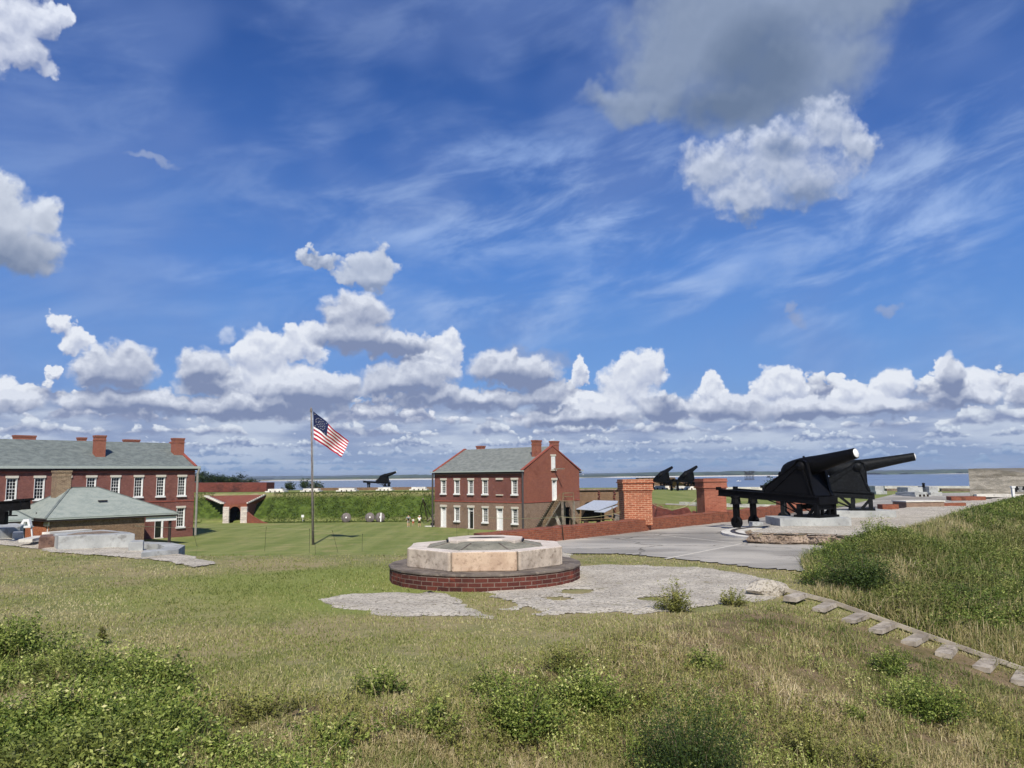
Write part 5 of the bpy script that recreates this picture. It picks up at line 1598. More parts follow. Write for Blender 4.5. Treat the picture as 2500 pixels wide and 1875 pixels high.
def far_gun(label, px, py, rz, elev, group=None, name='cannon', z=-2.05, scale=1.0):
    q = on_z(px, py, z)
    return make_gun(label, (q.x, q.y, z), rz, elev, group=group, name=name, scale=scale)
far_gun('distant black cannon on the far rampart between flagpole and brick building', 951, 1188, R(-4), 19.0)
GP3 = 'paired far cannons between the terrace chimneys'
far_gun('left one of the two distant black cannons between the terrace chimneys', 1630, 1186, R(38), 24.0, GP3)
far_gun('right one of the two distant black cannons between the terrace chimneys', 1690, 1187, R(38), 24.0, GP3)

# the chassis whose rear end reaches in at the left edge
ql = on_y(50, 1222, 34.0)
lr = empty('gun_carriage', (0, 0, 0), 0, 'black iron gun carriage beam on a leg reaching in at the left edge', 'gun carriage')
d = Vector((-0.97, -0.22, -0.06)).normalized(); sd = Vector((-d.y, d.x, 0)).normalized()
for k in (0, 1):
    b_ = MB(); p0 = ql + sd * (k * -1.15) + Vector((0, 0, -0.2)); p1 = p0 + d * 4.6
    for (dz, ww_, hh) in ((0, 0.05, 0.42), (-0.2, .18, .04), (0.2, .2, .05)): b_.bar(p0 + Vector((0, 0, dz)), p1 + Vector((0, 0, dz)), ww_, hh)
    b_.bar(p0 + Vector((0, 0, .22)) - d * 0.12, p0 + Vector((0, 0, .22)) + d * 0.3, .16, .10)
    b_.build('rail', M['iron'], lr)
lg = MB(); pl_ = ql + d * 0.62; lg.box((pl_.x, pl_.y, (pl_.z - .42 - 1.9) / 2), (0.26, 0.26, abs(pl_.z - .42 + 1.9))); lg.build('leg', M['iron'], lr)
lg = MB(); pl_ = ql + d * 0.36; lg.bar((pl_.x, pl_.y, pl_.z - .38), (pl_.x, pl_.y, pl_.z - .62), .07, .09, up=(1, 0, 0)); lg.bar((pl_.x - .08, pl_.y, pl_.z - .62), (pl_.x + .3, pl_.y, pl_.z - .62), .06, .05); lg.build('bracket', M['iron'], lr)

# curved iron traverse rail and its curb
def arc_track(name, cx, cy, r, a0, a1, z, w, h, mat, label, cat, r2=None, n=28):
    m = MB()
    P = lambda rr, t, zz: (cx + rr * math.cos(t), cy + rr * math.sin(t), zz)
    ts = np.linspace(R(a0), R(a1), n)
    for p, q in zip(ts[:-1], ts[1:]):
        m.face([P(r - w / 2, p, z + h), P(r + w / 2, p, z + h), P(r + w / 2, q, z + h), P(r - w / 2, q, z + h)])
        m.face([P(r + w / 2, p, z), P(r + w / 2, q, z), P(r + w / 2, q, z + h), P(r + w / 2, p, z + h)])
        m.face([P(r - w / 2, p, z), P(r - w / 2, p, z + h), P(r - w / 2, q, z + h), P(r - w / 2, q, z)])
    for t in (ts[0], ts[-1]): m.face([P(r - w / 2, t, z), P(r + w / 2, t, z), P(r + w / 2, t, z + h), P(r - w / 2, t, z + h)])
    o = m.build(name, M[mat]); return tag(o, label, cat)
tx, ty = g1.x, g1.y
arc_track('track_curb', tx, ty, 4.35, 112, 218, Z_T + .03, 1.0, 0.10, 'whitestone', 'curved pale curb stone under the wheels of the nearest cannon', 'curb')
arc_track('traverse_rail', tx, ty, 4.35, 112, 216, Z_T + .13, 0.20, 0.03, 'pipe', 'curved dark iron rail under the wheels of the nearest cannon', 'rail')
arc_track('traverse_rail', g2.x + 2, g2.y + 16, 6.0, 150, 330, Z_T + .045, 0.5, 0.03, 'pipe', 'dark curved iron rail on the floor beyond the second cannon', 'rail')
arc_track('traverse_rail', g2.x + 11, g2.y + 24, 5.5, 130, 330, Z_T + .045, 0.3, 0.03, 'pipe', 'dark looped iron rail in front of the massive right-hand wall', 'rail')

# slabs and bits lying on the platform
rk = MB()
q = on_z(2005, 1327, Z_T); rk.box((q.x + .2, q.y, Z_T + .11), (1.7, .5, .24), rz=.02, jit=.03)
tag(rk.build('stone_block', M['tabby'], bevel=.02), 'long pale stone block at the foot of the rubble face beside the grass bank', 'block')
q = on_z(1958, 1281, Z_PLAT); rk = MB(); rk.box((q.x - 2.0, q.y + .1, Z_PLAT + .03), (.5, .5, .2), jit=.05)
tag(rk.build('stone_block', M['conc_old']), 'small pale block beside the near wheel of the nearest cannon', 'block')
bx = empty('brick_pit', (0, 0, 0), 0, 'low pale-topped brick box on the floor right of the second cannon', 'pit')
q = on_z(2250, 1237, Z_PLAT)
m = MB(); m.box((q.x, q.y + .4, Z_PLAT + .10), (2.6, 1.5, .44), rz=R(6)); m.build('brick_side', M['brick_brown'], bx)
m = MB(); m.box((q.x, q.y + .4, Z_PLAT + .35), (2.7, 1.6, .07), rz=R(6)); m.build('stone_cover', M['whitestone'], bx)
m = MB(); m.box((q.x + 2.2, q.y + .8, Z_PLAT + .04), (2.4, .4, .30), rz=R(14)); tag(m.build('brick_curb', M['brick_low']), 'thin red brick curb running right from the pale-topped brick box', 'curb')
q = on_z(2350, 1221, Z_PLAT)
m = MB(); m.prism([(q.x - 1.2, q.y - .6), (q.x + 1.6, q.y - .4), (q.x + 1.0, q.y + 1.2), (q.x - .6, q.y + 1.2)], Z_PLAT - .02, Z_PLAT + .28)
tag(m.build('brick_ramp', M['brick_low']), 'small red brick ramp beside the looped iron rail near the massive wall', 'ramp')
q = on_z(2158, 1243, Z_PLAT); m = MB(); m.box((q.x + .5, q.y + .5, Z_PLAT + .12), (1.0, .7, .3)); tag(m.build('brick_stub', M['brick_low']), 'small red brick stub just right of the second cannon', 'brick stub')

# ------------------------------------------------------------------ pale gun mounts on the far ramparts
def mount(label, px0, px1, py, h=0.62, z=Z_T, group='pale stone gun mounts on the far rampart', depth=2.4, mat='whitestone', slots=True):
    a, b = on_z(px0, py, z), on_z(px1, py, z)
    L = b.x - a.x; c = (a + b) / 2
    T_ = empty('gun_mount', (c.x, c.y + depth / 2, z), 0, label, 'gun mount', group)
    m = MB(); m.box((0, 0, h / 2), (L * .78, depth, h)); m.build('block', M[mat], T_, bevel=.03)
    m = MB(); m.box((0, -.25, h * .2), (L, depth + .5, h * .4)); m.build('plinth', M[mat], T_, bevel=.03)
    for k in ((-.22, .03, .26) if slots else ()):
        m = MB(); m.box((L * k, -depth / 2 - .51, h * .24), (.22, .04, .3)); m.build('slot', M['wood_dark'], T_)
    return T_
mount('pale stone gun mount nearest the dark brick wall on the far rampart', 652, 692, 1202)
mount('pale stone gun mount just behind the flagpole on the far rampart', 737, 778, 1201)
mount('pale stone gun mount between the flagpole and the distant cannon', 824, 868, 1200)
mount('pale stone gun mount carrying the distant cannon on the far rampart', 920, 956, 1198)
mount('pale stone gun mount just left of the two-storey brick building', 1001, 1042, 1197)
mount('pale stone block under the left distant paired cannon', 1588, 1642, 1195, .62, group='stone blocks under the paired cannons')
mount('pale stone block under the right distant paired cannon', 1648, 1702, 1196, .62, group='stone blocks under the paired cannons')
mount('pale stone block on the right rampart just beside the second cannon', 2132, 2164, 1207, 1.0, group='stone blocks on the right rampart', mat='conc_old', slots=False)
mount('wide grey stone block in the middle of the right rampart', 2208, 2264, 1211, .95, group='stone blocks on the right rampart', mat='conc_old', slots=False)
mount('pale block with a dark bollard on it on the right rampart', 2264, 2298, 1211, 1.05, group='stone blocks on the right rampart', mat='conc_old', slots=False)
mount('low grey stone row in front of the right rampart blocks', 2226, 2272, 1213, .5, group='stone blocks on the right rampart', mat='conc_old')
q = on_z(2266, 1211, Z_T); m = MB(); m.tube([(q.x, q.y + .8, Z_T + .9), (q.x, q.y + .8, Z_T + 1.3)], .14, 10); m.tube([(q.x, q.y + .8, Z_T + 1.3), (q.x, q.y + .8, Z_T + 1.42)], [.2, .12], 10)
tag(m.build('bollard', M['iron']), 'small dark bollard standing on the pale right rampart block', 'bollard')
# low parapet bands on the ramparts
def band(label, x0, x1, Y0, Y1, z0, z1, mat, dp=1.2, name='parapet'):
    a, b = on_y(x0, 1190, Y0), on_y(x1, 1190, Y1)
    m = MB(); m.slab([(a.x, Y0, z0), (b.x, Y1, z0), (b.x, Y1, z1), (a.x, Y0, z1)], (0, 0, 0), (0, dp, 0))
    return tag(m.build(name, M[mat]), label, 'parapet')
band('low brown parapet band along the far rampart left of the brick building', 770, 1080, 158, 156, Z_T, -2.15, 'casemate')
band('long low white-topped parapet along the right rampart before the water', 2160, 2420, 112, 103, Z_T, -2.05, 'whitestone')
band('dark low wall below the white-topped parapet near the massive wall', 2298, 2372, 104, 101, Z_T, -2.3, 'rubble', .5)
band('dark low wall on the right rampart left of the grey stone block', 2165, 2222, 108, 106.5, Z_T, -2.35, 'rubble', .6)
band('pale low parapet between the terrace chimneys and the water', 1765, 1905, 124, 120, Z_T, -2.2, 'whitestone')

# ------------------------------------------------------------------ octagonal gun block in the foreground
CX, CY = -0.76, 20.9
OCT = empty('gun_block', (CX, CY, Z_T), R(1.5), 'octagonal granite gun block on a round brick base in the grass', 'gun block')
m = MB(); NB = 40
def ringpts(r, n=NB, ph=0.0): return [(r * math.cos(2 * math.pi * k / n + ph), r * math.sin(2 * math.pi * k / n + ph)) for k in range(n)]
rb = 2.52
P_ = ringpts(rb, 22, 0.07)
m.prism(P_, -0.15, 0.345, top=True); bb = m.build('brick_base', M['brick_ring'], OCT)
# brick base needs bricks to run round it
uvl = bb.data.uv_layers[0]
for p in bb.data.polygons:
    if abs(p.normal.z) < .5:
        for li in p.loop_indices:
            v = bb.data.vertices[bb.data.loops[li].vertex_index].co
            a = math.atan2(v.y, v.x); ac = math.atan2(p.center.y, p.center.x)
            da = (a - ac + math.pi) % (2 * math.pi) - math.pi
            uvl.data[li].uv = ((ac + da) * rb, v.z)
m = MB(); m.prism(ringpts(rb + 0.03, 22, .07), 0.345, 0.405); m.build('stone_ledge', M['ledge'], OCT, bevel=.015)
r8, ri, t8 = 2.13, 1.62, math.pi / 8
cols8 = {6: 'granite_tan'}
for k in range(8):
    a0, a1 = k * math.pi / 4 - t8 + .004, (k + 1) * math.pi / 4 - t8 - .004
    # slightly broken-backed blocks: the two outer corners are rounded off
    P = lambda r, a: (r * math.cos(a), r * math.sin(a))
    m = MB(); pts = [P(ri, a0), P(r8 - .015, a0 + .004), P(r8 - .0, a0 + .03), P(r8 * math.cos(t8) / math.cos((a0 + a1) / 2 - (a0 + a1) / 2 + .0), (a0 + a1) / 2), P(r8, a1 - .03), P(r8 - .015, a1 - .004), P(ri, a1)]
    m.mat = 0
    m.prism(pts, 0.405, 0.87)
    o = m.build('stone_block', [M[cols8.get(k, 'granite')], M['granite_top']], OCT, bevel=.025)
    for p in o.data.polygons:
        if p.normal.z > .7: p.material_index = 1
    if k == 6: o['label'] = 'tan stone block'
m = MB()
# shallow grey mortar cone inside the rim
po, pi_ = ringpts(ri + .02, 8, t8), ringpts(0.9, 8, t8)
for k in range(8):
    j = (k + 1) % 8
    m.face([(*po[k], 0.845), (*po[j], 0.845), (*pi_[j], 0.985), (*pi_[k], 0.985)])
m.face([(*p, 0.985) for p in pi_]); m.build('mortar_cone', M['slate'], OCT)
for k in range(8):
    m = MB(); a = math.pi / 4 * k + t8; m.bar((.92 * math.cos(a), .92 * math.sin(a), .988), (ri * math.cos(a), ri * math.sin(a), .85), .03, .012); m.build('cone_joint', M['ledge'], OCT)
sl = [(.95, -.36), (1.02, .5), (.5, 1.12), (-.5, 1.12), (-1.02, .5), (-.95, -.36), (-.72, -.62), (-.45, -.30), (.45, -.30), (.76, -.66)]
m = MB(); m.prism(sl, 0.88, 1.035); m.build('centre_stone', M['granite_top'], OCT, bevel=.02)
m = MB(); m.prism([(x * .5 + .05, y * .2 + .3) for (x, y) in ringpts(1, 14)], 1.031, 1.041); m.build('pivot_hole', M['wood_dark'], OCT)
m = MB()
for a, b in (((-1.05, .5), (-.98, -.36)), ((1.05, .5), (.98, -.36))): m = MB(); m.bar((*a, .96), (*b, .95), .03, .08); m.build('iron_strap', M['iron'], OCT)

# ------------------------------------------------------------------ worn mounts on the left
def lm(label, pts, z0, z1, mat='conc_old', name='stone_mount', bev=.03, parent=None):
    m = MB(); P = [tuple(on_z(x, y, z1)[:2]) for (x, y) in pts]
    m.prism(P, z0, z1); o = m.build(name, M[mat], parent, bevel=bev)
    return tag(o, label, 'gun mount') if label else o
big = empty('stone_mount', (0, 0, 0), 0, 'long worn pale cement gun mount with sunken top, left of the grass', 'gun mount')
lm(None, [(143, 1309), (330, 1303), (318, 1299), (252, 1293), (130, 1302)], Z_T - .1, -2.15, name='block', parent=big)
lm(None, [(163, 1305.5), (255, 1301.5), (292, 1299), (246, 1296), (190, 1300)], -2.145, -2.135, 'rubble', 'sunken_top', 0, big)
lm('short square pale block at the right end of the long cement mount', [(314, 1323), (350, 1322), (352, 1318), (325, 1318)], Z_T - .1, -2.32, name='stone_block')
lm('broken red-brown lump at the left end of the long cement mount', [(95, 1312), (147, 1309), (142, 1303), (100, 1305)], Z_T - .1, -2.24, 'redrock', name='masonry_lump')
lm('pale cement mount cut off by the left edge of the picture', [(-90, 1296), (50, 1286), (58, 1280), (40, 1277), (-90, 1283)], Z_T - .1, -2.16, name='stone_mount')
lm('small square pale block in front of the left edge mount', [(30, 1301), (56, 1300), (58, 1296), (34, 1296)], Z_T - .1, -2.34, name='stone_block')
cb = MB(); outp = [on_z(*p, -2.50) for p in ((345, 1350), (436, 1341), (452, 1331), (420, 1325), (350, 1322))]
inp = [on_z(*p, -2.50) for p in ((352, 1343), (392, 1340), (403, 1334), (385, 1328), (352, 1327))]
for i in range(4):
    a, b, c, d = outp[i], outp[i + 1], inp[i + 1], inp[i]
    cb.prism([(p.x, p.y) for p in (a, b, c, d)], Z_T - .6, -2.50)
tag(cb.build('octagonal_curb', M['conc_old']), 'low angular pale curb around grass at the right end of the left mounts', 'curb')
for (x0, y0, x1, y1, zz, lab) in ((62, 1320, 100, 1311, -2.45, 'thin pale slab behind the broken red-brown lump'), (112, 1303, 215, 1295, -2.3, 'long thin pale slab behind the long cement mount')):
    a, b = on_z(x0, y0, zz), on_z(x1, y1, zz); m = MB(); m.bar(a, b, .5, .12); tag(m.build('stone_slab', M['whitestone']), lab, 'slab')

# white trestle
tq = on_z(58, 1283, -2.6) * 1.12; tq = on_y(62, 1302, 42)
wt_ = empty('trestle', (tq.x, 42, 0), 0, 'small white trestle frame between the left mounts and the kitchen', 'trestle')
zb_ = tq.z
m = MB(); m.box((0, 0, zb_ + .35), (.7, .3, .05)); m.build('board', M['white'], wt_)
m = MB(); m.slab([(-.3, 0, zb_ + .4), (-.1, 0, zb_ + .75), (.2, 0, zb_ + .75), (.3, 0, zb_ + .4), (.18, 0, zb_ + .4), (.1, 0, zb_ + .62), (-.03, 0, zb_ + .62), (-.15, 0, zb_ + .4)], (0, -.1, 0), (0, .1, 0)); m.build('frame', M['white'], wt_)
for x in (-.2, .3): m = MB(); m.bar((x, 0, zb_ + .35), (x + .14, 0, zb_ - .6), .06, .06, up=(0, 1, 0)); m.build('leg', M['white'], wt_)

# ------------------------------------------------------------------ rope barrier along the edge of the terrace
posts = []
def post(px, py_top, py_bot, label, lean=0):
    q = hit(px, py_bot); t = on_y(px + lean, py_top, q.y)
    m = MB(); m.tube([q - Vector((0, 0, .1)), t], 0.016, 6); m.tube([t - (t - q).normalized() * .12, t], 0.03, 6)
    tag(m.build('barrier_post', M['post']), label, 'post', 'thin posts of the rope barrier'); posts.append(t - (t - q).normalized() * .08); return t
post(481, 1286, 1333, 'thin leaning barrier post beside the corner of the barracks', -12)
post(646, 1286, 1346, 'thin upright barrier post left of the flagpole', 4)
post(755, 1291, 1351, 'thin barrier post just left of the flagpole foot', 1)
post(770, 1324, 1353, 'short thin barrier post just right of the flagpole foot', -1)
post(826, 1295, 1350, 'thin barrier post leaning left, first right of the flagpole', -15)
post(884, 1303, 1346, 'thin barrier post nearest right of the flag shadow', 1)
post(1116, 1261, 1316, 'thin barrier post in front of the left ground floor windows', -2)
post(1143, 1248, 1314, 'thin barrier post in front of the half-open door', -1)
post(1252, 1286, 1312, 'thin barrier post before the right corner of the brick building', -1)
def rope(a, b, sag, label, r=.012):
    m = MB(); n = 14; m.tube([a.lerp(b, k / n) - Vector((0, 0, sag * 4 * (k / n) * (1 - k / n))) for k in range(n + 1)], r, 5); m.smooth = True
    tag(m.build('rope', M['rope']), label, 'rope', 'slack ropes of the barrier')
rope(posts[0], posts[1], .10, 'pale slack rope between the barracks corner and the first upright post')
rope(posts[1], posts[2], .05, 'pale slack rope running to the flagpole from the left')
rope(posts[2], posts[4], .06, 'pale slack rope crossing in front of the flagpole foot')
e0 = on_y(330, 1284, 31.0); rope(e0, posts[0], .05, 'pale rope in front of the barracks ground floor')
e1 = on_y(1404, 1256, 35.0); e2 = on_y(1515, 1250, 37.2)
m = MB(); q = on_z(1380, 1306, Z_T + .55); q0 = Vector((2.05, 32.0, Z_T)); q1 = on_y(1370, 1262, 32.0); m.tube([q0, q1], .018, 6); tag(m.build('barrier_post', M['post']), 'thin leaning barrier post in front of the left part of the parapet wall', 'post', 'thin posts of the rope barrier')
rope(posts[7], q1, .35, 'slack rope hanging in front of the stair of the brick building', .012)
rope(q1, e2, .12, 'pale rope running along the parapet wall to the nearest chimney')
qa, qb = on_y(1590, 1170 + 45, 38.0), on_y(1699, 1219, 42.3)
m = MB(); b0 = on_y(1701, 1262, 42.3); m.tube([b0 - Vector((0, 0, .3)), qb], .018, 6); tag(m.build('barrier_post', M['post']), 'thin barrier post beside the middle terrace chimney', 'post', 'thin posts of the rope barrier')
rope(on_y(1590, 1228, 38.0), qb, .42, 'deeply sagging rope between the two left terrace chimneys', .02)

# ------------------------------------------------------------------ flagpole and flag
fq = on_z(764.5, 1330, Z_P)
FP = empty('flagpole', (fq.x, fq.y, Z_P), 0, 'tall weathered grey wooden flagpole on the parade lawn', 'flagpole')
ft_ = on_y(759.6, 994, fq.y) - fq
m = MB(); m.smooth = True; m.tube([(0, 0, -.2), ft_ * .5, ft_ * .97], [0.15, .115, .085], 12); m.build('mast', M['pole'], FP, fix=True)
m = MB(); m.tube([ft_ * .965, ft_ * .985, ft_], [.14, .13, .03], 10); m.build('truck', M['pole'], FP)
m = MB(); m.tube([ft_ * .97 + Vector((.13, -.05, 0)), ft_ * .1 + Vector((.25, -.05, 0))], .012, 4); m.build('halyard', M['rope'], FP)
Yf = fq.y
A_ = on_y(764.6, 1004, Yf); B_ = on_y(849, 1076, Yf); C_ = on_y(766, 1072.5, Yf); D_ = on_y(835.5, 1116, Yf)
FL = empty('flag', tuple(A_), 0, 'striped red and white flag with starred blue canton flying from the pole', 'flag')
nu, nv = 48, 26
def fpos(u, v, off=0.0):
    top = A_.lerp(B_, u); bot = C_.lerp(D_, u)
    p = top.lerp(bot, v)
    w_ = math.sin(u * 8.5 + v * 2.8) * .22 * min(1, u * 2.2) + math.sin(u * 17 - v * 5.0) * .07 * u
    s_ = math.sin(u * 5.0 + v * 1.0) * .12 * math.sin(math.pi * u)
    return Vector((p.x - A_.x - abs(w_) * .3, (u * .55) + w_ * 2.1 - off, p.z - A_.z + s_))
M['flag_red'] = plain('flag_red', srgb(176, 44, 62), 0.8, .1, var=.1); M['flag_white'] = plain('flag_white', srgb(236, 232, 232), 0.8, .1, var=.05); M['flag_blue'] = plain('flag_blue', srgb(34, 42, 76), 0.8, .1, var=.1)
fl = MB(); fl.smooth = True; cantu = 0.44
fs = []
vs = [fpos(i / nu, j / nv) for j in range(nv + 1) for i in range(nu + 1)]
me_f = []
for j in range(nv):
    stripe = j // 2
    for i in range(nu):
        a = j * (nu + 1) + i
        fs.append((a, a + 1, a + nu + 2, a + nu + 1)); me_f.append(2 if (i / nu < cantu and stripe < 7) else (0 if stripe % 2 == 0 else 1))
fl.add(vs, fs); fl.m = me_f
fo = fl.build('cloth', [M['flag_red'], M['flag_white'], M['flag_blue']], FL, fix=False)
st = MB()
spots = [(cantu / 2, .27)] + [(cantu / 2 + .075 * math.cos(t), .27 + .085 * math.sin(t)) for t in np.linspace(0, 2 * math.pi, 9)[:-1]] + \
        [(cantu / 2 + .145 * math.cos(t), .27 + .175 * math.sin(t)) for t in np.linspace(0.2, 2 * math.pi + .2, 15)[:-1]] + [(.05, .06), (cantu - .05, .06), (.05, .48), (cantu - .05, .48)]
for (u, v) in spots:
    c = fpos(u, v, .012); e1_ = (fpos(u + .01, v, .012) - c).normalized(); e2_ = (fpos(u, v + .01, .012) - c).normalized()
    pts = []
    for k in range(10):
        rr = .062 if k % 2 == 0 else .026; t = math.pi * k / 5
        pts.append(c + e1_ * rr * math.sin(t) - e2_ * rr * math.cos(t))
    st.face(pts)
so = st.build('stars', M['flag_white'], fo, fix=False)

# ------------------------------------------------------------------ things on the parade ground
def disc(px, label, band_=False, rzl=0.0):
    q = on_y(px, 1273.5, 129.6); r_ = 0.80
    T_ = empty('wooden_disc', (q.x, q.y, Z_P), rzl, label, 'disc', 'upright round wooden discs against the far rampart')
    Mx = Matrix.Translation((0, 0, r_ * .98)) @ Matrix.Rotation(R(-12), 4, 'X') @ Matrix.Rotation(R(90), 4, 'Z')
    m = MB(); lathe(m, [(-.07, 0), (-.07, r_), (.07, r_), (.07, 0)], Mx, 36, cap=False); m.build('boards', M['pole'], T_)
    m = MB(); lathe(m, [(-.085, 0), (-.085, .15), (-.06, .15)], Mx, 18, cap=False); m.build('hub', M['white'], T_)
    for k in range(-4, 5):
        y = k * .17 + .08; hh = math.sqrt(max(0, r_ ** 2 - y ** 2)) * .97
        m = MB()
        Ms = Matrix.Translation((0, 0, r_ * .98)) @ Matrix.Rotation(R(-12), 4, 'X')
        m.box((y, -.075, 0), (.018, .012, 2 * hh), M=Ms); m.build('board_gap', M['wood_dark'], T_)
    if band_:
        m = MB(); m.box((.13, -.08, 0), (.17, .02, 1.45), M=Ms); m.build('new_board', M['white'], T_)
    return T_
disc(845, 'upright grey wooden disc standing alone nearest the flagpole'); disc(903, 'upright grey wooden disc, left one of the touching pair'); disc(928, 'upright grey wooden disc with a fresh white board, right one of the pair', True)
q = on_z(758, 1262, Z_P + .6); m = MB(); m.slab([(q.x - .25, q.y - 5, -6.7), (q.x + .2, q.y - 5, -6.7), (q.x + .2, q.y - 5, -6.3), (q.x - .25, q.y - 5, -6.3)], (0, 0, 0), (0, .03, 0)); m.tube([(q.x, q.y - 4.97, Z_P), (q.x, q.y - 4.97, -6.3)], .03, 6)
tag(m.build('marker_sign', M['white']), 'tiny white marker sign seen just left of the flagpole before the rampart', 'sign')

# A-frame hoist beside the building
hs = empty('pole_tripod', (0, 0, 0), 0, 'leaning pale pole tripod beside the left corner of the two-storey building', 'tripod')
top = on_y(1033, 1219, 121); 
for k, (px, py, r_, mt) in enumerate(((1045, 1274, .12, 'wood_grey'), (1022, 1262, .07, 'wood_dark'), (1052, 1262, .06, 'wood_dark'))):
    b_ = on_z(px, py, Z_P); 
    if k == 2: b_ = Vector((top.x + 1.6, top.y + 2.5, Z_P))
    m = MB(); m.tube([b_, top + (top - b_).normalized() * .25], r_, 8); m.build('pole', M[mt], hs)
for k in range(9):
    q = on_z(1026 + (k % 3) * 1.2, 1269, Z_P); lv, pos_ = divmod(k, 3)
    m = MB(); z_ = Z_P + .13 + lv * .24; x0 = q.x + (pos_ % 2) * .15
    m.tube([(x0 - .1 + .1 * lv, q.y + pos_ * .26 + lv * .1, z_), (x0 + 1.9 + .1 * pos_, q.y + pos_ * .26 + lv * .1, z_ + random.uniform(-.05, .08))], .12, 8)
    tag(m.build('log', M['timberlog']), '%s log of the %s row in the woodpile beside the pole tripod' % (['front', 'middle', 'back'][pos_], ['bottom', 'second', 'top'][lv]), 'log', 'logs stacked beside the pole tripod')
m = MB(); q = on_z(1043, 1276, Z_P); m.bar((q.x, q.y, Z_P + .3), (q.x + 1.5, q.y + .8, Z_P + 1.6), .12, .12); m.bar((q.x + .9, q.y, Z_P), (q.x + 1.3, q.y + .4, Z_P + 1.1), .1, .1)
tag(m.build('timber_brace', M['wood_grey']), 'short slanting grey timbers leaning by the woodpile', 'timber')
q = on_z(1049, 1286, Z_P); m = MB(); m.prism([(q.x + .75 * math.cos(t), q.y + .45 * math.sin(t)) for t in np.linspace(0, 2 * math.pi, 25)[:-1]], Z_P, Z_P + .14)
tag(m.build('stone_disc', M['whitestone']), 'flat white round stone on the lawn at the left corner of the building', 'stone')
m = MB(); m.box((q.x + .3, q.y + .9, Z_P + .25), (.5, .4, .5)); m.tube([(q.x + .3, q.y + .9, Z_P + .5), (q.x + .45, q.y + .9, Z_P + 1.2)], .07, 6)
tag(m.build('iron_pump', M['iron2']), 'small dark iron pump behind the flat white round stone', 'pump')

# open shed with metal roof
sq = on_z(1458, 1284, Z_P)
SH = empty('open_shed', (sq.x, sq.y, Z_P), R(-6), 'small open shed with grey sheet metal roof behind the parapet wall', 'shed')
for (x, y, hh) in ((-2.5, -1.4, 2.55), (2.2, -1.4, 2.75), (-2.3, 1.6, 3.0), (2.5, 1.6, 3.2), (.6, -1.4, 2.6)):
    m = MB(); m.box((x, y, hh / 2), (.13, .13, hh)); m.build('post', M['wood_tan'], SH)
m = MB(); m.slab([(-3.0, -2.0, 2.50), (0.2, -2.3, 2.30), (3.0, .3, 3.2), (3.2, 2.0, 3.5), (-.4, 2.2, 3.6)], (0, 0, 0), (0, 0, .06)); m.build('roof_sheet', M['metal_roof'], SH)
m = MB(); m.slab([(-.4, -2.4, 2.15), (1.1, -2.5, 2.05), (3.1, .1, 2.85), (2.9, .8, 2.95)], (0, 0, 0), (0, 0, .06)); m.build('lower_roof_sheet', M['metal_roof'], SH)
m = MB(); m.box((-.6, 1.5, 1.5), (3.4, .06, 1.8)); m.build('back_boards', M['wood_dark'], SH)
m = MB(); m.box((-.2, -.2, .9), (4.2, .9, .08)); m.box((-1.6, -.2, .45), (.7, .8, .85)); m.box((.2, .2, .45), (.6, .6, .85)); m.build('work_bench', M['wood_dark'], SH)
m = MB(); m.box((1.2, -.6, 1.5), (1.8, .8, .08)); m.build('shelf', M['wood_dark'], SH)
hn = MB(); hn.tube([(-2.9, -1.5, 1.0), (2.6, -1.6, 1.15)], .05, 6); hn.build('hand_rail', M['wood_tan'], SH)
def W(x, y, z): return Matrix.Translation((sq.x, sq.y, Z_P)) @ Matrix.Rotation(R(-6), 4, 'Z') @ Vector((x, y, z))
m = MB(); p = W(1.9, -.6, 1.30); m.tube([p, p + Vector((0, 0, .25))], .25, 12); tag(m.build('blue_bucket', plain('blue_plastic', srgb(52, 84, 150), .5)), 'small blue bucket on the right end of the shed bench', 'bucket')
for k, (x, s_) in enumerate(((-.3, .45), (1.3, .6), (2.2, .5))):
    m = MB(); p = W(x, -.9, s_ / 2); m.box(tuple(p), (s_, s_ * .8, s_), rz=.2); m.box((p.x, p.y - s_ * .42, p.z), (s_ * 1.02, .03, .06), rz=.2)
    tag(m.build('wooden_crate', M['wood_tan']), ['pale crate under the left of the shed bench', 'wide pale crate in the middle below the shed bench', 'pale crate at the right end below the shed'][k], 'crate', 'crates below the shed bench')
q = on_z(1503, 1279, Z_P); BL = empty('barrel', (q.x, q.y, Z_P), 0, 'leaning grey wooden barrel between the shed and the nearest terrace chimney', 'barrel')
Mx = Matrix.Translation((0, 0, .05)) @ Matrix.Rotation(R(-90), 4, 'Y') @ Matrix.Rotation(R(14), 4, 'Y')
m = MB(); lathe(m, [(0, .5), (.25, .58), (.7, .64), (1.15, .58), (1.4, .5), (1.38, .45), (1.3, .44)], Mx, 24, cap=True); m.build('staves', M['pole'], BL)
for x in (.2, 1.2): m = MB(); lathe(m, [(x - .04, .585), (x + .04, .59)], Mx, 24, cap=False); m.build('hoop', M['iron2'], BL)
q = on_z(1404, 1287, Z_P); BN = empty('work_table', (q.x, q.y, Z_P), 0, 'small plain wooden table against the wall right of the stair', 'table')
m = MB(); m.box((0, 0, 1.0), (1.5, .6, .09)); m.build('table_top', M['wood_tan'], BN)
for x in (-.6, .6): m = MB(); m.box((x, 0, .48), (.1, .4, .95)); m.build('leg', M['wood_tan'], BN)

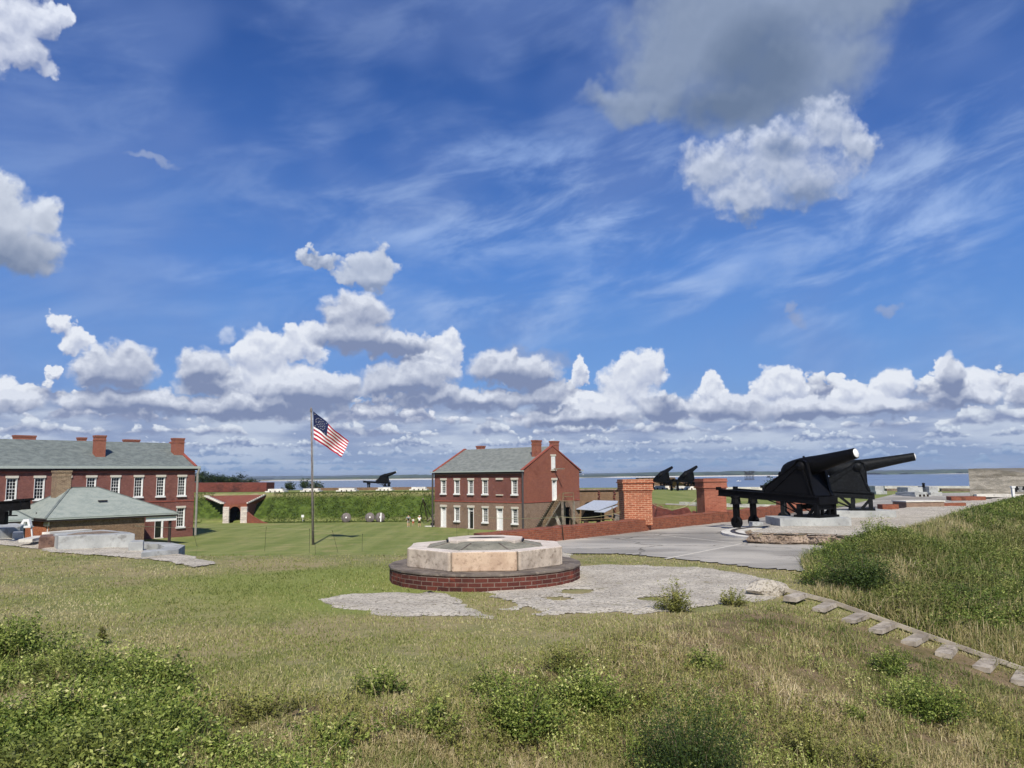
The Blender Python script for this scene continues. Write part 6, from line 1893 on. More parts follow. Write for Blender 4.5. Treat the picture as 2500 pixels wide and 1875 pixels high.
# sign on the right bank
sq_ = on_y(2472, 1188, 31.0); g_ = gz(sq_.x, sq_.y)
SG = empty('warning_sign', (sq_.x, sq_.y, 0), 0, 'black warning sign with white lettering on a white post at the right edge', 'sign')
m = MB(); m.box((0, 0, (g_ - .2 + sq_.z) / 2), (.09, .09, sq_.z - g_ + .2)); m.build('post', M['white'], SG)
m = MB(); m.box((0, -.01, sq_.z - .015), (.16, .12, .06)); m.build('post_cap', M['white'], SG)
m = MB(); m.box((.27, -.05, sq_.z - .10), (.42, .02, .23)); bd = m.build('board', plain('black_board', (.01, .01, .011), .5), SG)
for k, txt in enumerate(('KEEP', 'OFF', 'SLOPES')):
    c = bpy.data.curves.new('lettering', 'FONT'); c.body = txt; c.size = .082; c.align_x = 'CENTER'; c.extrude = .002
    to = bpy.data.objects.new('lettering', c); COL.objects.link(to); bpy.context.view_layer.update()
    me = bpy.data.meshes.new_from_object(to); bpy.data.objects.remove(to)
    me.materials.clear(); me.materials.append(M['white'])
    to = bpy.data.objects.new('lettering', me); COL.objects.link(to); to.parent = bd
    to.rotation_euler = (R(90), 0, 0); to.location = (.27, -.064, sq_.z - .06 - k * .072)

M['wood_step'] = mottled('weathered_step_timber', srgb(186, 176, 160), srgb(146, 136, 122), 3.0, srgb(96, 86, 76), fine=6, bump=.6)
# ------------------------------------------------------------------ stairway of timber steps down the mound
SW = empty('timber_stairway', (0, 0, 0), 0, 'grey timber steps with a long side board down the grass slope at right', 'stairway')
S0, SD = Vector((6.0, 17.2, 0)), Vector((.76, -.65, 0)).normalized()
def sp(t, off=0.0, dz=0.0):
    p = S0 + SD * t + Vector((-SD.y, SD.x, 0)) * off
    return Vector((p.x, p.y, -2.70 - .262 * max(0, t - .25) + dz))
sb = MB()
for k in range(7): sb.bar(sp(-.1 + k, .05, .15), sp(-.1 + k + 1, .05, .15), .04, .08)
sb.build('side_board', M['board'], SW)
for k in range(12):
    t = .35 + k * .555 + random.uniform(-.04, .04)
    c = sp(t, -.44 + random.uniform(-.04, .04), .11)
    m = MB(); Mx = Matrix.Translation(c) @ Matrix.Rotation(math.atan2(SD.y, SD.x) + random.uniform(-.05, .05), 4, 'Z')
    m.box((0, 0, 0), (.26, .84 if k else .7, .09), M=Mx, jit=.012); m.build('step', M['wood_step'], SW)
q = hit(1880, 1452); rkm = bmesh.new(); bmesh.ops.create_icosphere(rkm, subdivisions=2, radius=.42)
for v in rkm.verts: v.co = Vector((v.co.x * 1.1, v.co.y * .7, v.co.z * .55)) * (1 + .18 * math.sin(v.co.x * 9 + v.co.y * 7) * math.cos(v.co.z * 11))
me = bpy.data.meshes.new('boulder'); rkm.to_mesh(me); rkm.free(); me.materials.append(M['tabby']); bo_ = bpy.data.objects.new('boulder', me); COL.objects.link(bo_); bo_.location = (q.x - .05, q.y, q.z + .12)
tag(bo_, 'rough pale boulder at the foot of the timber steps', 'boulder')

# ------------------------------------------------------------------ out on the water
def sea(px, py): return on_z(px, py, Z_W)
q = sea(1831, 1171.5); PM = empty('channel_platform', (q.x, q.y, Z_W), 0, 'dark piled platform in the water with ragged bushy frames on top', 'platform')
m = MB()
for x in np.linspace(-7, 7, 5): m.tube([(x, 0, -1), (x, 0, 9)], .28, 6); m.tube([(x, 6, -1), (x, 6, 9)], .28, 6)
for (a, b) in ((-7, -3.5), (3.5, 7), (-1.7, 1.7)): m.bar((a, 0, .8), (b, 0, 8.5), .3, .3); m.bar((b, 0, .8), (a, 0, 8.5), .3, .3)
m.build('piles', M['wood_dark'], PM)
m = MB(); m.box((0, 3, 1.0), (15.5, 8, .8)); m.build('lower_deck', M['wood_dark'], PM)
m = MB(); m.box((0, 3, 9.2), (15, 7, .5)); m.build('upper_deck', M['wood_dark'], PM)
m = MB()
for k in range(46):
    x, y, z_ = random.uniform(-8, 8), random.uniform(0, 6), 9.4 + random.random() ** .7 * 6.5
    m.tube([(x * .8, y, 9.4), (x, y, z_)], .12, 4)
    for j in range(2): m.box((x + random.uniform(-.8, .8), y, z_ - random.uniform(0, 1.4)), (random.uniform(.8, 2.0), 1, random.uniform(.25, .7)), rz=random.random())
m.build('ragged_frames', M['wood_dark'], PM)
def boat(name, px, py, L, label, kind, hull='iron2', deck='iron2', rz=0, group=None):
    q = sea(px, py); B = empty(name, (q.x, q.y, Z_W), rz, label, 'boat', group)
    m = MB(); h = L * .10
    hullp = [(-L / 2, -L * .13), (L * .28, -L * .13), (L / 2, 0), (L * .28, L * .13), (-L / 2, L * .13)]
    n = len(hullp); vs = [(x * .93, y * .7, -.2) for x, y in hullp] + [(x, y, h + (0.35 * h if x > L * .4 else 0)) for x, y in hullp]
    m.add(vs, [tuple(range(n))[::-1], tuple(range(n, 2 * n))] + [(i, (i + 1) % n, n + (i + 1) % n, n + i) for i in range(n)]); m.build('hull', M[hull], B)
    if kind == 'work':
        m = MB(); m.box((-L * .08, 0, h + L * .10), (L * .5, L * .18, L * .2)); m.build('cabin', M[deck], B)
        m = MB(); m.box((0, 0, h + L * .24), (L * .75, L * .22, L * .05)); m.build('canopy', M['metal_roof'], B)
        m = MB(); m.tube([(0, 0, h), (0, 0, h + L * .5)], .1, 5); m.build('mast', M[deck], B)
    elif kind == 'sail':
        m = MB(); m.tube([(L * .05, 0, h), (L * .05, 0, L * 1.45)], .12, 5); m.build('mast', M['white'], B)
        m = MB(); m.face([(L * .03, 0, h + .8), (-L * .42, .3, h + 1.0), (L * .03, 0, L * 1.4)]); m.build('mainsail', M['white'], B, fix=False)
        m = MB(); m.face([(L * .08, 0, h + .6), (L * .47, -.2, h + .4), (L * .07, 0, L * 1.2)]); m.build('headsail', M['white'], B, fix=False)
        m = MB(); m.box((-L * .05, 0, h + .4), (L * .3, L * .14, .8)); m.build('cabin', M['white'], B)
    else:
        m = MB(); m.box((-L * .1, 0, h + .3), (L * .2, L * .16, .8)); m.build('console', M['white'], B)
        for x in (-.22, .05, .2): m = MB(); m.tube([(L * x, 0, h), (L * x, 0, h + 1.1)], [.3, .16], 6); m.build('seated_figure', M['wood_dark'], B)
    return B
boat('work_boat', 1878, 1166, 14, 'dark work boat with a flat canopy right of the piled platform', 'work')
boat('small_boat', 1803, 1175, 7, 'small open boat on the water left of the piled platform', 'open', 'white')
boat('sailboat', 1424, 1164.5, 13, 'white sailboat just right of the two-storey building', 'sail', 'white')
for k, (px, lab) in enumerate(((2160, 'leftmost small white sailboat off the right far shore'), (2188, 'second small white sailboat off the right far shore'), (2198, 'third small white sailboat off the right far shore'), (2217, 'rightmost of the small white sailboats off the right far shore'))):
    boat('sailboat', px, 1157.3 - .01 * (px - 2160) * .3, 9.5, lab, 'sail', 'white', rz=R(20 * k), group='sailboats off the right far shore')

# ------------------------------------------------------------------ three visitors on the lawn
def skin_fig(name, joints, edges, radii, mat, parent, sub=2):
    me = bpy.data.meshes.new(name); me.from_pydata(joints, edges, []); o = bpy.data.objects.new(name, me); COL.objects.link(o)
    if parent: o.parent = parent
    me.materials.append(mat)
    md = o.modifiers.new('skin', 'SKIN'); md.use_smooth_shade = True
    for i, r_ in enumerate(radii): me.skin_vertices[0].data[i].radius = (r_, r_)
    me.skin_vertices[0].data[0].use_root = True
    s = o.modifiers.new('sub', 'SUBSURF'); s.levels = sub; s.render_levels = sub
    return o
M['skin'] = plain('skin', srgb(206, 160, 132), .6, var=.05)
def person(label, px, py, H, rz, shirt, shorts, hair, pose='walk', hat=None):
    q = on_z(px, py, Z_P); k = H / 1.75
    P = empty('person', (q.x, q.y, Z_P), rz, label, 'person'); P.scale = (k,) * 3
    st = .22 if pose == 'walk' else .04
    # joints: x sideways, y forward
    J = [(0, 0, .93), (0, 0, 1.12), (0, .0, 1.34), (0, 0, 1.46), (0, .01, 1.56), (0, .015, 1.66), (0, .01, 1.73),
         (.10, 0, .88), (.11, st, .50), (.11, st * .7, .08), (.11, st * .7 + .15, .03),
         (-.10, 0, .88), (-.11, -st * .3, .50), (-.11, -st * 1.2, .10), (-.11, -st * 1.2 + .15, .04)]
    if pose == 'walk':
        J += [(.20, 0, 1.40), (.34, -.06, 1.16), (.22, .10, 1.02), (.17, .16, .98), (-.20, 0, 1.40), (-.35, -.05, 1.16), (-.24, .08, 1.00), (-.19, .12, .96)]
    else:
        J += [(.20, 0, 1.40), (.26, .12, 1.16), (.14, .24, 1.30), (.08, .26, 1.36), (-.20, 0, 1.40), (-.30, .16, 1.34), (-.16, .22, 1.58), (-.10, .20, 1.64)]
    Ed = [(0, 1), (1, 2), (2, 3), (3, 4), (4, 5), (5, 6), (0, 7), (7, 8), (8, 9), (9, 10), (0, 11), (11, 12), (12, 13), (13, 14), (2, 15), (15, 16), (16, 17), (17, 18), (2, 19), (19, 20), (20, 21), (21, 22)]
    Rr = [.13, .12, .14, .055, .085, .10, .06, .09, .06, .04, .035, .09, .06, .04, .035, .06, .045, .035, .03, .06, .045, .035, .03]
    skin_fig('body', J, Ed, Rr, M['skin'], P)
    sh = [J[0], J[1], J[2], J[15], J[16], J[19], J[20]]; skin_fig('shirt', sh, [(0, 1), (1, 2), (2, 3), (3, 4), (2, 5), (5, 6)], [.155, .145, .165, .08, .065, .08, .065], shirt, P)
    mid = lambda a, b, t: tuple(a[i] * (1 - t) + b[i] * t for i in range(3))
    so = [(0, 0, .98), (0, 0, .90), J[7], mid(J[7], J[8], .9), J[11], mid(J[11], J[12], .9)]; skin_fig('shorts', so, [(0, 1), (1, 2), (2, 3), (1, 4), (4, 5)], [.15, .15, .115, .095, .115, .095], shorts, P)
    skin_fig('hair', [(0, -.015, 1.62), (0, -.012, 1.70), (0, 0, 1.75)], [(0, 1), (1, 2)], [.085, .108, .07], hair, P)
    for s_, a in ((1, 9), (-1, 13)):
        b = J[a]; skin_fig('shoe', [(b[0], b[1] - .03, .05), (b[0], b[1] + .16, .04)], [(0, 1)], [.055, .045], M['white'], P, 1)
    if hat: m = MB(); m.tube([(0, .01, 1.70), (0, .01, 1.71)], [.17, .17], 16); m.tube([(0, 0, 1.71), (0, 0, 1.79)], [.115, .09], 16); m.build('hat', hat, P)
    return P
cl = lambda n, c: plain(n, c, .9, .1, var=.08)
man = person('man in grey shirt and pale trousers with hands at his waist on the lawn', 997, 1286.5, 1.82, R(10), cl('grey_shirt', srgb(150, 152, 150)), cl('pale_khaki', srgb(176, 168, 156)), cl('dark_hair', srgb(40, 34, 30)))
m = MB(); m.box((-.02, -.20, 1.12), (.22, .10, .26)); m.build('bag', M['iron2'], man)
person('small child in white shirt and red shorts between the two adults', 1008.7, 1283, 1.12, R(-20), cl('white_shirt', srgb(232, 226, 220)), cl('red_shorts', srgb(206, 70, 60)), cl('brown_hair', srgb(120, 90, 70)))
person('woman in white top and black shorts with raised hand and pale hat', 1024, 1286.5, 1.68, R(0), cl('white_top', srgb(240, 236, 232)), cl('black_shorts', srgb(24, 24, 28)), cl('fair_hair', srgb(170, 130, 90)), 'stand', cl('pale_hat', srgb(236, 224, 204)))

# ================================================================== plants
def leaf_mat(name, stops, trans=0.16, rough=0.6, pscale=0.5, pamt=0.35, patch=None):
    m = Mat(name, rough, 0.3); t = m.t
    tint = m.attr('tint')
    n = noise(t, m.pos(), pscale, 3.0, 0.6)
    c = ramp(t, (tint + (n - 0.5) * pamt).clamp(), stops)
    if patch: c = mixc(t, noise(t, m.pos(), pscale * 0.6, 3.0).smooth(0.48, 0.62) * patch[1], c, patch[0])
    m.base(c)
    tr = t.nodes.new('ShaderNodeBsdfTranslucent'); t.links.new(c if not isinstance(c, tuple) else c, tr.inputs['Color'])
    mx = t.nodes.new('ShaderNodeMixShader'); mx.inputs[0].default_value = trans
    out = t.nodes['Material Output']
    t.links.new(m.b.outputs[0], mx.inputs[1]); t.links.new(tr.outputs[0], mx.inputs[2]); t.links.new(mx.outputs[0], out.inputs['Surface'])
    return m.m


GREEN = [(0.0, srgb(38, 50, 20)), (0.28, srgb(78, 98, 38)), (0.58, srgb(124, 140, 60)), (0.82, srgb(180, 188, 104)), (1.0, srgb(220, 214, 152))]  # dark low stops put the shadow inside the plants into the colour
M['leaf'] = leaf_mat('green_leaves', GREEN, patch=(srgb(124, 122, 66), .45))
M['leaf_bank'] = leaf_mat('bank_leaves', [(0.0, srgb(38, 50, 22)), (0.32, srgb(72, 92, 36)), (0.62, srgb(108, 128, 54)), (0.86, srgb(158, 166, 88)), (1.0, srgb(200, 194, 130))], patch=(srgb(112, 106, 60), .5), pscale=.35)
M['leaf_dark'] = leaf_mat('dark_leaves', [(0.0, srgb(34, 46, 22)), (0.5, srgb(68, 88, 38)), (0.85, srgb(118, 136, 62)), (1.0, srgb(168, 174, 100))], pamt=0.2)
M['leaf_olive'] = leaf_mat('olive_leaves', [(0.0, srgb(72, 68, 36)), (0.4, srgb(116, 120, 58)), (0.8, srgb(162, 162, 88)), (1.0, srgb(176, 162, 98))])
M['straw'] = leaf_mat('dry_grass', [(0.0, srgb(78, 92, 40)), (0.30, srgb(124, 134, 70)), (0.52, srgb(166, 158, 106)), (0.8, srgb(198, 180, 138)), (1.0, srgb(224, 210, 172))], 0.2, pamt=0.75, pscale=0.45)
M['lawn'] = leaf_mat('lawn_grass', [(0.0, srgb(98, 110, 50)), (0.4, srgb(144, 150, 84)), (0.7, srgb(178, 170, 120)), (1.0, srgb(206, 194, 154))], 0.2, pamt=0.8, pscale=0.35)
M['rampart'] = leaf_mat('rampart_grass', [(0.0, srgb(58, 74, 30)), (0.4, srgb(84, 102, 42)), (0.75, srgb(114, 128, 62)), (1.0, srgb(150, 152, 88))], .35, pscale=.4, pamt=.5)
M['twig'] = plain('brown_twig', srgb(120, 104, 86), .9)
M['bark'] = mottled('tree_bark', srgb(98, 84, 70), srgb(66, 56, 48), 5.0, fine=4)
M['crown'] = leaf_mat('tree_leaves', [(0.0, srgb(24, 36, 18)), (0.5, srgb(48, 66, 32)), (1.0, srgb(92, 108, 54))], 0.2, pscale=0.8)


def screen_points(n, y0, y1, x0=-160, x1=2660, seed=1):
    """ground points spread evenly over the part of the ground in view"""
    g = np.random.default_rng(seed)
    px, py = g.uniform(x0, x1, n), g.uniform(y0, y1, n)
    a, b = (px - 1250) / F_PX, (937.5 - py) / F_PX
    d = np.array(_F)[None] + np.array(_RT)[None] * a[:, None] + np.array(_UP)[None] * b[:, None]
    zt = np.full(n, Z_T)
    for _ in range(6):
        t = zt / d[:, 2]; X, Y = d[:, 0] * t, d[:, 1] * t
        zt = 0.5 * zt + 0.5 * ground_z(X, Y)
    return X, Y


def blades(name, X, Y, H, Wd, lean, tint, mat, seed=1, z=None, droop=0.35):
    g = np.random.default_rng(seed); n = len(X)
    Z = ground_z(X, Y) - 0.01 if z is None else z
    th = g.uniform(0, 2 * np.pi, n); ph = g.uniform(0, 2 * np.pi, n)
    wx, wy = np.cos(th) * Wd / 2, np.sin(th) * Wd / 2
    l = np.abs(g.normal(0, lean, n)) * H; lx, ly = np.cos(ph) * l, np.sin(ph) * l
    mz = Z + H * 0.6; tz = Z + H * (1 - droop * np.minimum(1, (l / H) ** 2))
    V = np.empty((n, 5, 3))
    V[:, 0] = np.column_stack((X - wx, Y - wy, Z)); V[:, 1] = np.column_stack((X + wx, Y + wy, Z))
    V[:, 2] = np.column_stack((X + lx * .42 - wx * .8, Y + ly * .42 - wy * .8, mz)); V[:, 3] = np.column_stack((X + lx * .42 + wx * .8, Y + ly * .42 + wy * .8, mz))
    V[:, 4] = np.column_stack((X + lx, Y + ly, tz))
    i = np.arange(n)[:, None] * 5
    Fc = np.concatenate((i + np.array([[0, 1, 3]]), i + np.array([[0, 3, 2]]), i + np.array([[2, 3, 4]])))
    return np_mesh(name, V.reshape(-1, 3), Fc, mat, False, {'tint': np.repeat(tint, 5)})


def leaves(name, X, Y, Z, S, tint, mat, seed=1, parent=None, up=0.5, asp=0.55):
    """pointed leaves: folded diamonds of 4 points"""
    g = np.random.default_rng(seed); n = len(X)
    d = g.normal(0, 1, (n, 3)); d[:, 2] = np.abs(d[:, 2]) * 0.5 - 0.1; d /= np.linalg.norm(d, axis=1)[:, None]
    u = g.normal(0, 1, (n, 3)) + np.array([0, 0, up * 3]); s = np.cross(d, u); s /= np.linalg.norm(s, axis=1)[:, None] + 1e-9
    P = np.column_stack((X, Y, Z)); S_ = S[:, None]
    V = np.empty((n, 4, 3))
    V[:, 0] = P - d * S_ * .5; V[:, 1] = P + s * S_ * asp * .5; V[:, 2] = P + d * S_ * .5; V[:, 3] = P - s * S_ * asp * .5
    i = np.arange(n)[:, None] * 4
    Fc = i + np.array([[0, 1, 2, 3]])
    return np_mesh(name, V.reshape(-1, 3), Fc, mat, False, {'tint': np.repeat(tint, 4)}, parent)


def sprays(name, BX, BY, BZ, TX, TY, TZ, nl, size, tint, mat, seed=1, parent=None, spread=.05, bow=.12, t0=.2, asp=.5, sizes=None):
    """upright leafy stems: each runs from its base to its tip with leaves all along it"""
    g = np.random.default_rng(seed); n = len(BX)
    B = np.column_stack((BX, BY, BZ)); T = np.column_stack((TX, TY, TZ)); L = np.linalg.norm(T - B, axis=1)
    # the stems themselves: narrow three-point blades
    th = g.uniform(0, 6.28, n); w = np.column_stack((np.cos(th), np.sin(th), np.zeros(n))) * (size * .10)
    mid = (B + T) / 2 + np.column_stack((np.zeros(n), np.zeros(n), L * bow))
    V = np.stack((B - w, B + w, mid - w * .7, mid + w * .7, T), 1)
    i = np.arange(n)[:, None] * 5
    F3 = np.concatenate((i + [[0, 1, 3]], i + [[0, 3, 2]], i + [[2, 3, 4]]))
    idx = np.repeat(np.arange(n), nl); m_ = len(idx)
    t = t0 + (1 - t0) * g.random(m_) ** .8
    P = B[idx] * ((1 - t) ** 2)[:, None] + 2 * mid[idx] * (t * (1 - t))[:, None] + T[idx] * (t ** 2)[:, None]
    d = g.normal(0, 1, (m_, 3)); d[:, 2] = d[:, 2] * .45 + .35; d /= np.linalg.norm(d, axis=1)[:, None]
    S = g.uniform(.6, 1.35, m_)[:, None] * size * (1.15 - .45 * t)[:, None]
    P = P + g.normal(0, 1, (m_, 3)) * spread * np.array([1, 1, .6])
    u = g.normal(0, 1, (m_, 3)) + np.array([0, 0, 1.2]); s = np.cross(d, u); s /= np.linalg.norm(s, axis=1)[:, None] + 1e-9
    VL = np.stack((P, P + d * S * .5 + s * S * asp * .5, P + d * S, P + d * S * .5 - s * S * asp * .5), 1)
    k = np.arange(m_)[:, None] * 4 + n * 5
    FL = np.concatenate((k + [[0, 1, 2]], k + [[0, 2, 3]]))
    tl = np.clip(tint[idx] + g.normal(0, .12, m_) + (t - .6) * .30, 0, 1)  # leaves darken towards the stem base, inner shade put into the tint
    return np_mesh(name, np.concatenate((V.reshape(-1, 3), VL.reshape(-1, 3))), np.concatenate((F3, FL)), mat, False,
                   {'tint': np.concatenate((np.repeat(np.clip(tint + .15, 0, 1), 5), np.repeat(tl, 4)))}, parent)


def weed_sprays(name, X, Y, hlo, hhi, nl, size, mat, seed, label, lean=.35, tm=.5, cat='ground cover', hf=None, spread=.03):
    g = np.random.default_rng(seed); n = len(X)
    h = g.uniform(hlo, hhi, n) * (hf if hf is not None else 1)
    a = g.uniform(0, 6.28, n); l = np.abs(g.normal(0, lean, n)) * h
    Z = ground_z(X, Y)
    tint = np.clip(g.normal(tm, .13, n) + fnoise(X, Y, 1.1, seed + 4) * .30, 0, 1)
    return tag(sprays(name, X, Y, Z - .01, X + np.cos(a) * l, Y + np.sin(a) * l, Z + h, nl, size, tint, mat, seed, spread=spread), label, cat, kind='stuff')


P_tab = [np.array(p, float) for p in (tab1, tab2, tab3)]
P_slab = np.array(slab_xy, float)
P_plat = np.array(pl, float)


def clear(X, Y, keep_tab=0.02, seed=3):
    """drop plants from paving, the gun block and the steps; leave a few sprigs on the tabby"""
    g = np.random.default_rng(seed)
    bad = inside(X, Y, P_slab) | inside(X, Y, P_plat) | (np.hypot(X - CX, Y - CY) < 2.6)
    tb = np.zeros(X.shape, bool)
    for p in P_tab: tb |= inside(X + fnoise(X, Y, 1.1, 2) * .55 + g.normal(0, .24, X.shape), Y + fnoise(X, Y, 1.1, 6) * .55 + g.normal(0, .24, X.shape), p)
    bad |= tb & (g.random(X.shape) > keep_tab)
    bad |= inside(X, Y, Q) & (Y > 25) & (Y < 300) & (ground_z(X, Y) < Z_T - 2.5)
    return ~bad


# --- mown lawn
X, Y = screen_points(210000, 1345, 1760, seed=11)
k = clear(X, Y, .02) & (Y < 34); X, Y = X[k], Y[k]
w = weeds(X, Y); b = bank_part(X, Y)[0]
g = np.random.default_rng(5)
k = (w < 0.85) & (b < 0.05) & (g.random(len(X)) < 0.4 + 0.6 * (fnoise(X, Y, 0.8, 3) > -.15)); X, Y = X[k], Y[k]
dist = np.hypot(X, Y)
H = g.uniform(.02, .06, len(X)) * (1 + 0.6 * np.clip(fnoise(X, Y, 1.0, 8), 0, 1)) + .0006 * dist
tint = np.clip(g.normal(.54, .2, len(X)) + fnoise(X, Y, 3.0, 4) * .4 - .35 * np.exp(-(((X + 4.6) / 6) ** 2 + ((Y - 20) / 4) ** 2)), 0, 1)
tag(blades('lawn_grass', X, Y, H, .006 + .0006 * dist, .8, tint, M['lawn'], 6), 'short patchy olive and straw lawn grass around the gun block', 'grass', kind='stuff')

# --- rough weeds and dry grass
X, Y = screen_points(300000, 1430, 2060, seed=21)
k = clear(X, Y, .01) & (Y < 30); X, Y = X[k], Y[k]
w = weeds(X, Y); b = bank_part(X, Y)[0]
k = (w > 0.12) & (g.random(len(X)) < np.clip(w + .1, 0, 1)) & (b < .6); X, Y = X[k], Y[k]
S_ = (X - S0.x) * SD.x + (Y - S0.y) * SD.y; E_ = (X - S0.x) * -SD.y + (Y - S0.y) * SD.x
onstep = (S_ > 0) & (S_ < 6.6) & (E_ > -1.2) & (E_ < .1)
k = ~onstep | (g.random(len(X)) < .14); X, Y, onstep = X[k], Y[k], onstep[k]
cl_ = fnoise(X, Y, .42, 23, 3); k = cl_ + np.random.default_rng(2).normal(0, .25, len(X)) > -.30; X, Y, onstep = X[k], Y[k], onstep[k]
dist = np.hypot(X, Y)
pt = fnoise(X, Y, 1.3, 12); lush = fnoise(X, Y, 2.6, 31)
H = (g.uniform(.04, .15, len(X)) * (1.0 + .8 * np.clip(pt, -.5, 1)) + .02) * (.55 + .9 * np.clip(fnoise(X, Y, .38, 19, 2) + .35, 0, 1.2)) * np.where(onstep, .45, 1) * (0.45 + .55 * np.clip(weeds(X, Y), 0, 1))
tint = np.clip(g.normal(.56, .18, len(X)) + fnoise(X, Y, .5, 29, 2) * .22 + pt * .28 - np.clip(lush, 0, 1) * .6, 0, 1)
tag(blades('dry_grass', X, Y, H, .005 + .00045 * dist, .9, tint, M['straw'], 8, droop=.5), 'tangled dry straw-coloured grass with green tufts over the whole foreground', 'grass', kind='stuff')
# tall thin straws
k = g.random(len(X)) < .004; Xs, Ys = X[k], Y[k]
tag(blades('tall_straw', Xs, Ys, g.uniform(.18, .42, len(Xs)), np.full(len(Xs), .006), .7, np.clip(g.normal(.75, .15, len(Xs)), 0, 1), M['straw'], 9), 'scattered tall thin pale stems rising out of the foreground grass', 'grass', kind='stuff')

# --- leafy cover on the bank and on the left
def cover(name, X, Y, hfun, lsize, seed, mat, label, dens=1.0):
    g = np.random.default_rng(seed)
    top = hfun(X, Y); k = (top > .04) & (g.random(len(X)) < dens); X, Y, top = X[k], Y[k], top[k]
    f = g.random(len(X)) ** .55
    Z = ground_z(X, Y) + top * f
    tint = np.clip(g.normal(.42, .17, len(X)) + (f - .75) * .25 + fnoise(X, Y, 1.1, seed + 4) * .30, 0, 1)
    S = g.uniform(.7, 1.4, len(X)) * lsize
    return tag(leaves(name, X, Y, Z, S, tint, mat, seed), label, 'ground cover', kind='stuff')


def bank_top(X, Y):
    b, s, e = bank_part(X, Y)
    n = fnoise(X, Y, 1.5, 40, 4); n2 = fnoise(X, Y, 4.2, 44, 3)
    hgt = (.10 + .32 * np.clip(n + .3, 0, 1.2) + .14 * np.clip(n2, 0, 1)) * (1 - .62 * sm((e - 11) / 5))
    return np.where((e > .15) & (s > -.1), hgt * sm(e / .8) * sm((s + .1) / .8) * (n + n2 * .6 > -.30), 0)


def fan_points(n, a0, a1, r0, r1, seed):
    g_ = np.random.default_rng(seed); a = np.radians(g_.uniform(a0, a1, n)); r = 1 / np.sqrt(g_.uniform(1 / r1 ** 2, 1 / r0 ** 2, n)) if False else np.exp(g_.uniform(math.log(r0), math.log(r1), n))
    return r * np.sin(a), r * np.cos(a)
X, Y = fan_points(620000, 17, 44, 14, 48, 31)
k = (bank_part(X, Y)[2] > -.3) & (bank_part(X, Y)[1] > -.3); X, Y = X[k], Y[k]
dist = np.hypot(X, Y)
g_ = np.random.default_rng(3); k = g_.random(len(X)) < .085; Xb, Yb = X[k], Y[k]; t_ = bank_top(Xb, Yb); k = t_ > .04; Xb, Yb, t_ = Xb[k], Yb[k], t_[k]
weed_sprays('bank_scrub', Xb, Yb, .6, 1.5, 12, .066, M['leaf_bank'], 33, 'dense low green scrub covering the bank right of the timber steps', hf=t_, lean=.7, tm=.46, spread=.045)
# straw among it
k = g.random(len(X)) < .30; Xs, Ys = X[k], Y[k]; b, s, e = bank_part(Xs, Ys); k = (e > .1) & (s > 0); Xs, Ys = Xs[k], Ys[k]
pt = fnoise(Xs, Ys, 1.5, 40, 4) + .6 * fnoise(Xs, Ys, 4.2, 44, 3)
tag(blades('bank_grass', Xs, Ys, g.uniform(.10, .36, len(Xs)) * (1 + .5 * (pt > 0)) * (1 - .62 * sm((bank_part(Xs, Ys)[2] - 11) / 5)), np.full(len(Xs), .012), .8, np.clip(g.normal(.42, .2, len(Xs)) - pt * .30, 0, 1), M['straw'], 35), 'long mixed green and dry grass growing through the bank scrub', 'grass', kind='stuff')


def left_top(X, Y):
    # vines in the lower left corner, thinning out to the right
    px = X / np.maximum(Y, .1)
    n = fnoise(X, Y, 1.2, 61, 4)
    edge = np.interp(px, [-.9, -.66, -.60, -.54, -.46, -.40, -.30, -.1], [15.4, 14.6, 13.2, 12.0, 11.4, 10.0, 8.2, 7.0])
    inn = edge - Y + n * 1.0
    fade = np.interp(px, [-.7, -.50, -.38, -.2], [1.0, .85, .35, .0])
    return np.where(inn > 0, (.06 + .40 * np.clip(n + .2, 0, 1.2)) * sm(inn / .9) * (fade * .62 + n * 1.3 > .36), 0)
X, Y = screen_points(15500, 1440, 2040, -260, 1150, seed=41)
t_ = left_top(X, Y); k = (t_ > .05) & (np.random.default_rng(4).random(len(X)) < .85); X, Y, t_ = X[k], Y[k], t_[k]
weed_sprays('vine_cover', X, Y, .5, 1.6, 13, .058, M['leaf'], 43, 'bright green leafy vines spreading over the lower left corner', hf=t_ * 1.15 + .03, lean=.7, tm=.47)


def sparse_top(X, Y):
    n = fnoise(X, Y, .9, 71, 4); n2 = fnoise(X, Y, 3.0, 77, 2)
    return np.where((weeds(X, Y) > .5) & (n + n2 * .5 > .34) & (bank_part(X, Y)[2] < 0), .06 + .22 * np.clip(n, 0, 1), 0)
X, Y = screen_points(26000, 1450, 2040, seed=51); k = clear(X, Y, 0) & (sparse_top(X, Y) > 0) & (np.random.default_rng(8).random(len(X)) < .45); X, Y = X[k], Y[k]
weed_sprays('weed_patches', X, Y, .10, .34, 9, .040, M['leaf_olive'], 53, 'small olive leafy weeds dotted through the foreground dry grass', tm=.5)
X, Y = screen_points(9000, 1470, 2040, seed=57); k = clear(X, Y, 0) & (weeds(X, Y) > .4) & (bank_part(X, Y)[2] < -.2) & (fnoise(X, Y, 2.4, 90, 3) + .6 * fnoise(X, Y, .7, 95, 2) > .30); X, Y = X[k], Y[k]
weed_sprays('green_weeds', X, Y, .08, .40, 11, .038, M['leaf'], 59, 'scattered upright bright green weeds among the foreground dry grass', tm=.55)

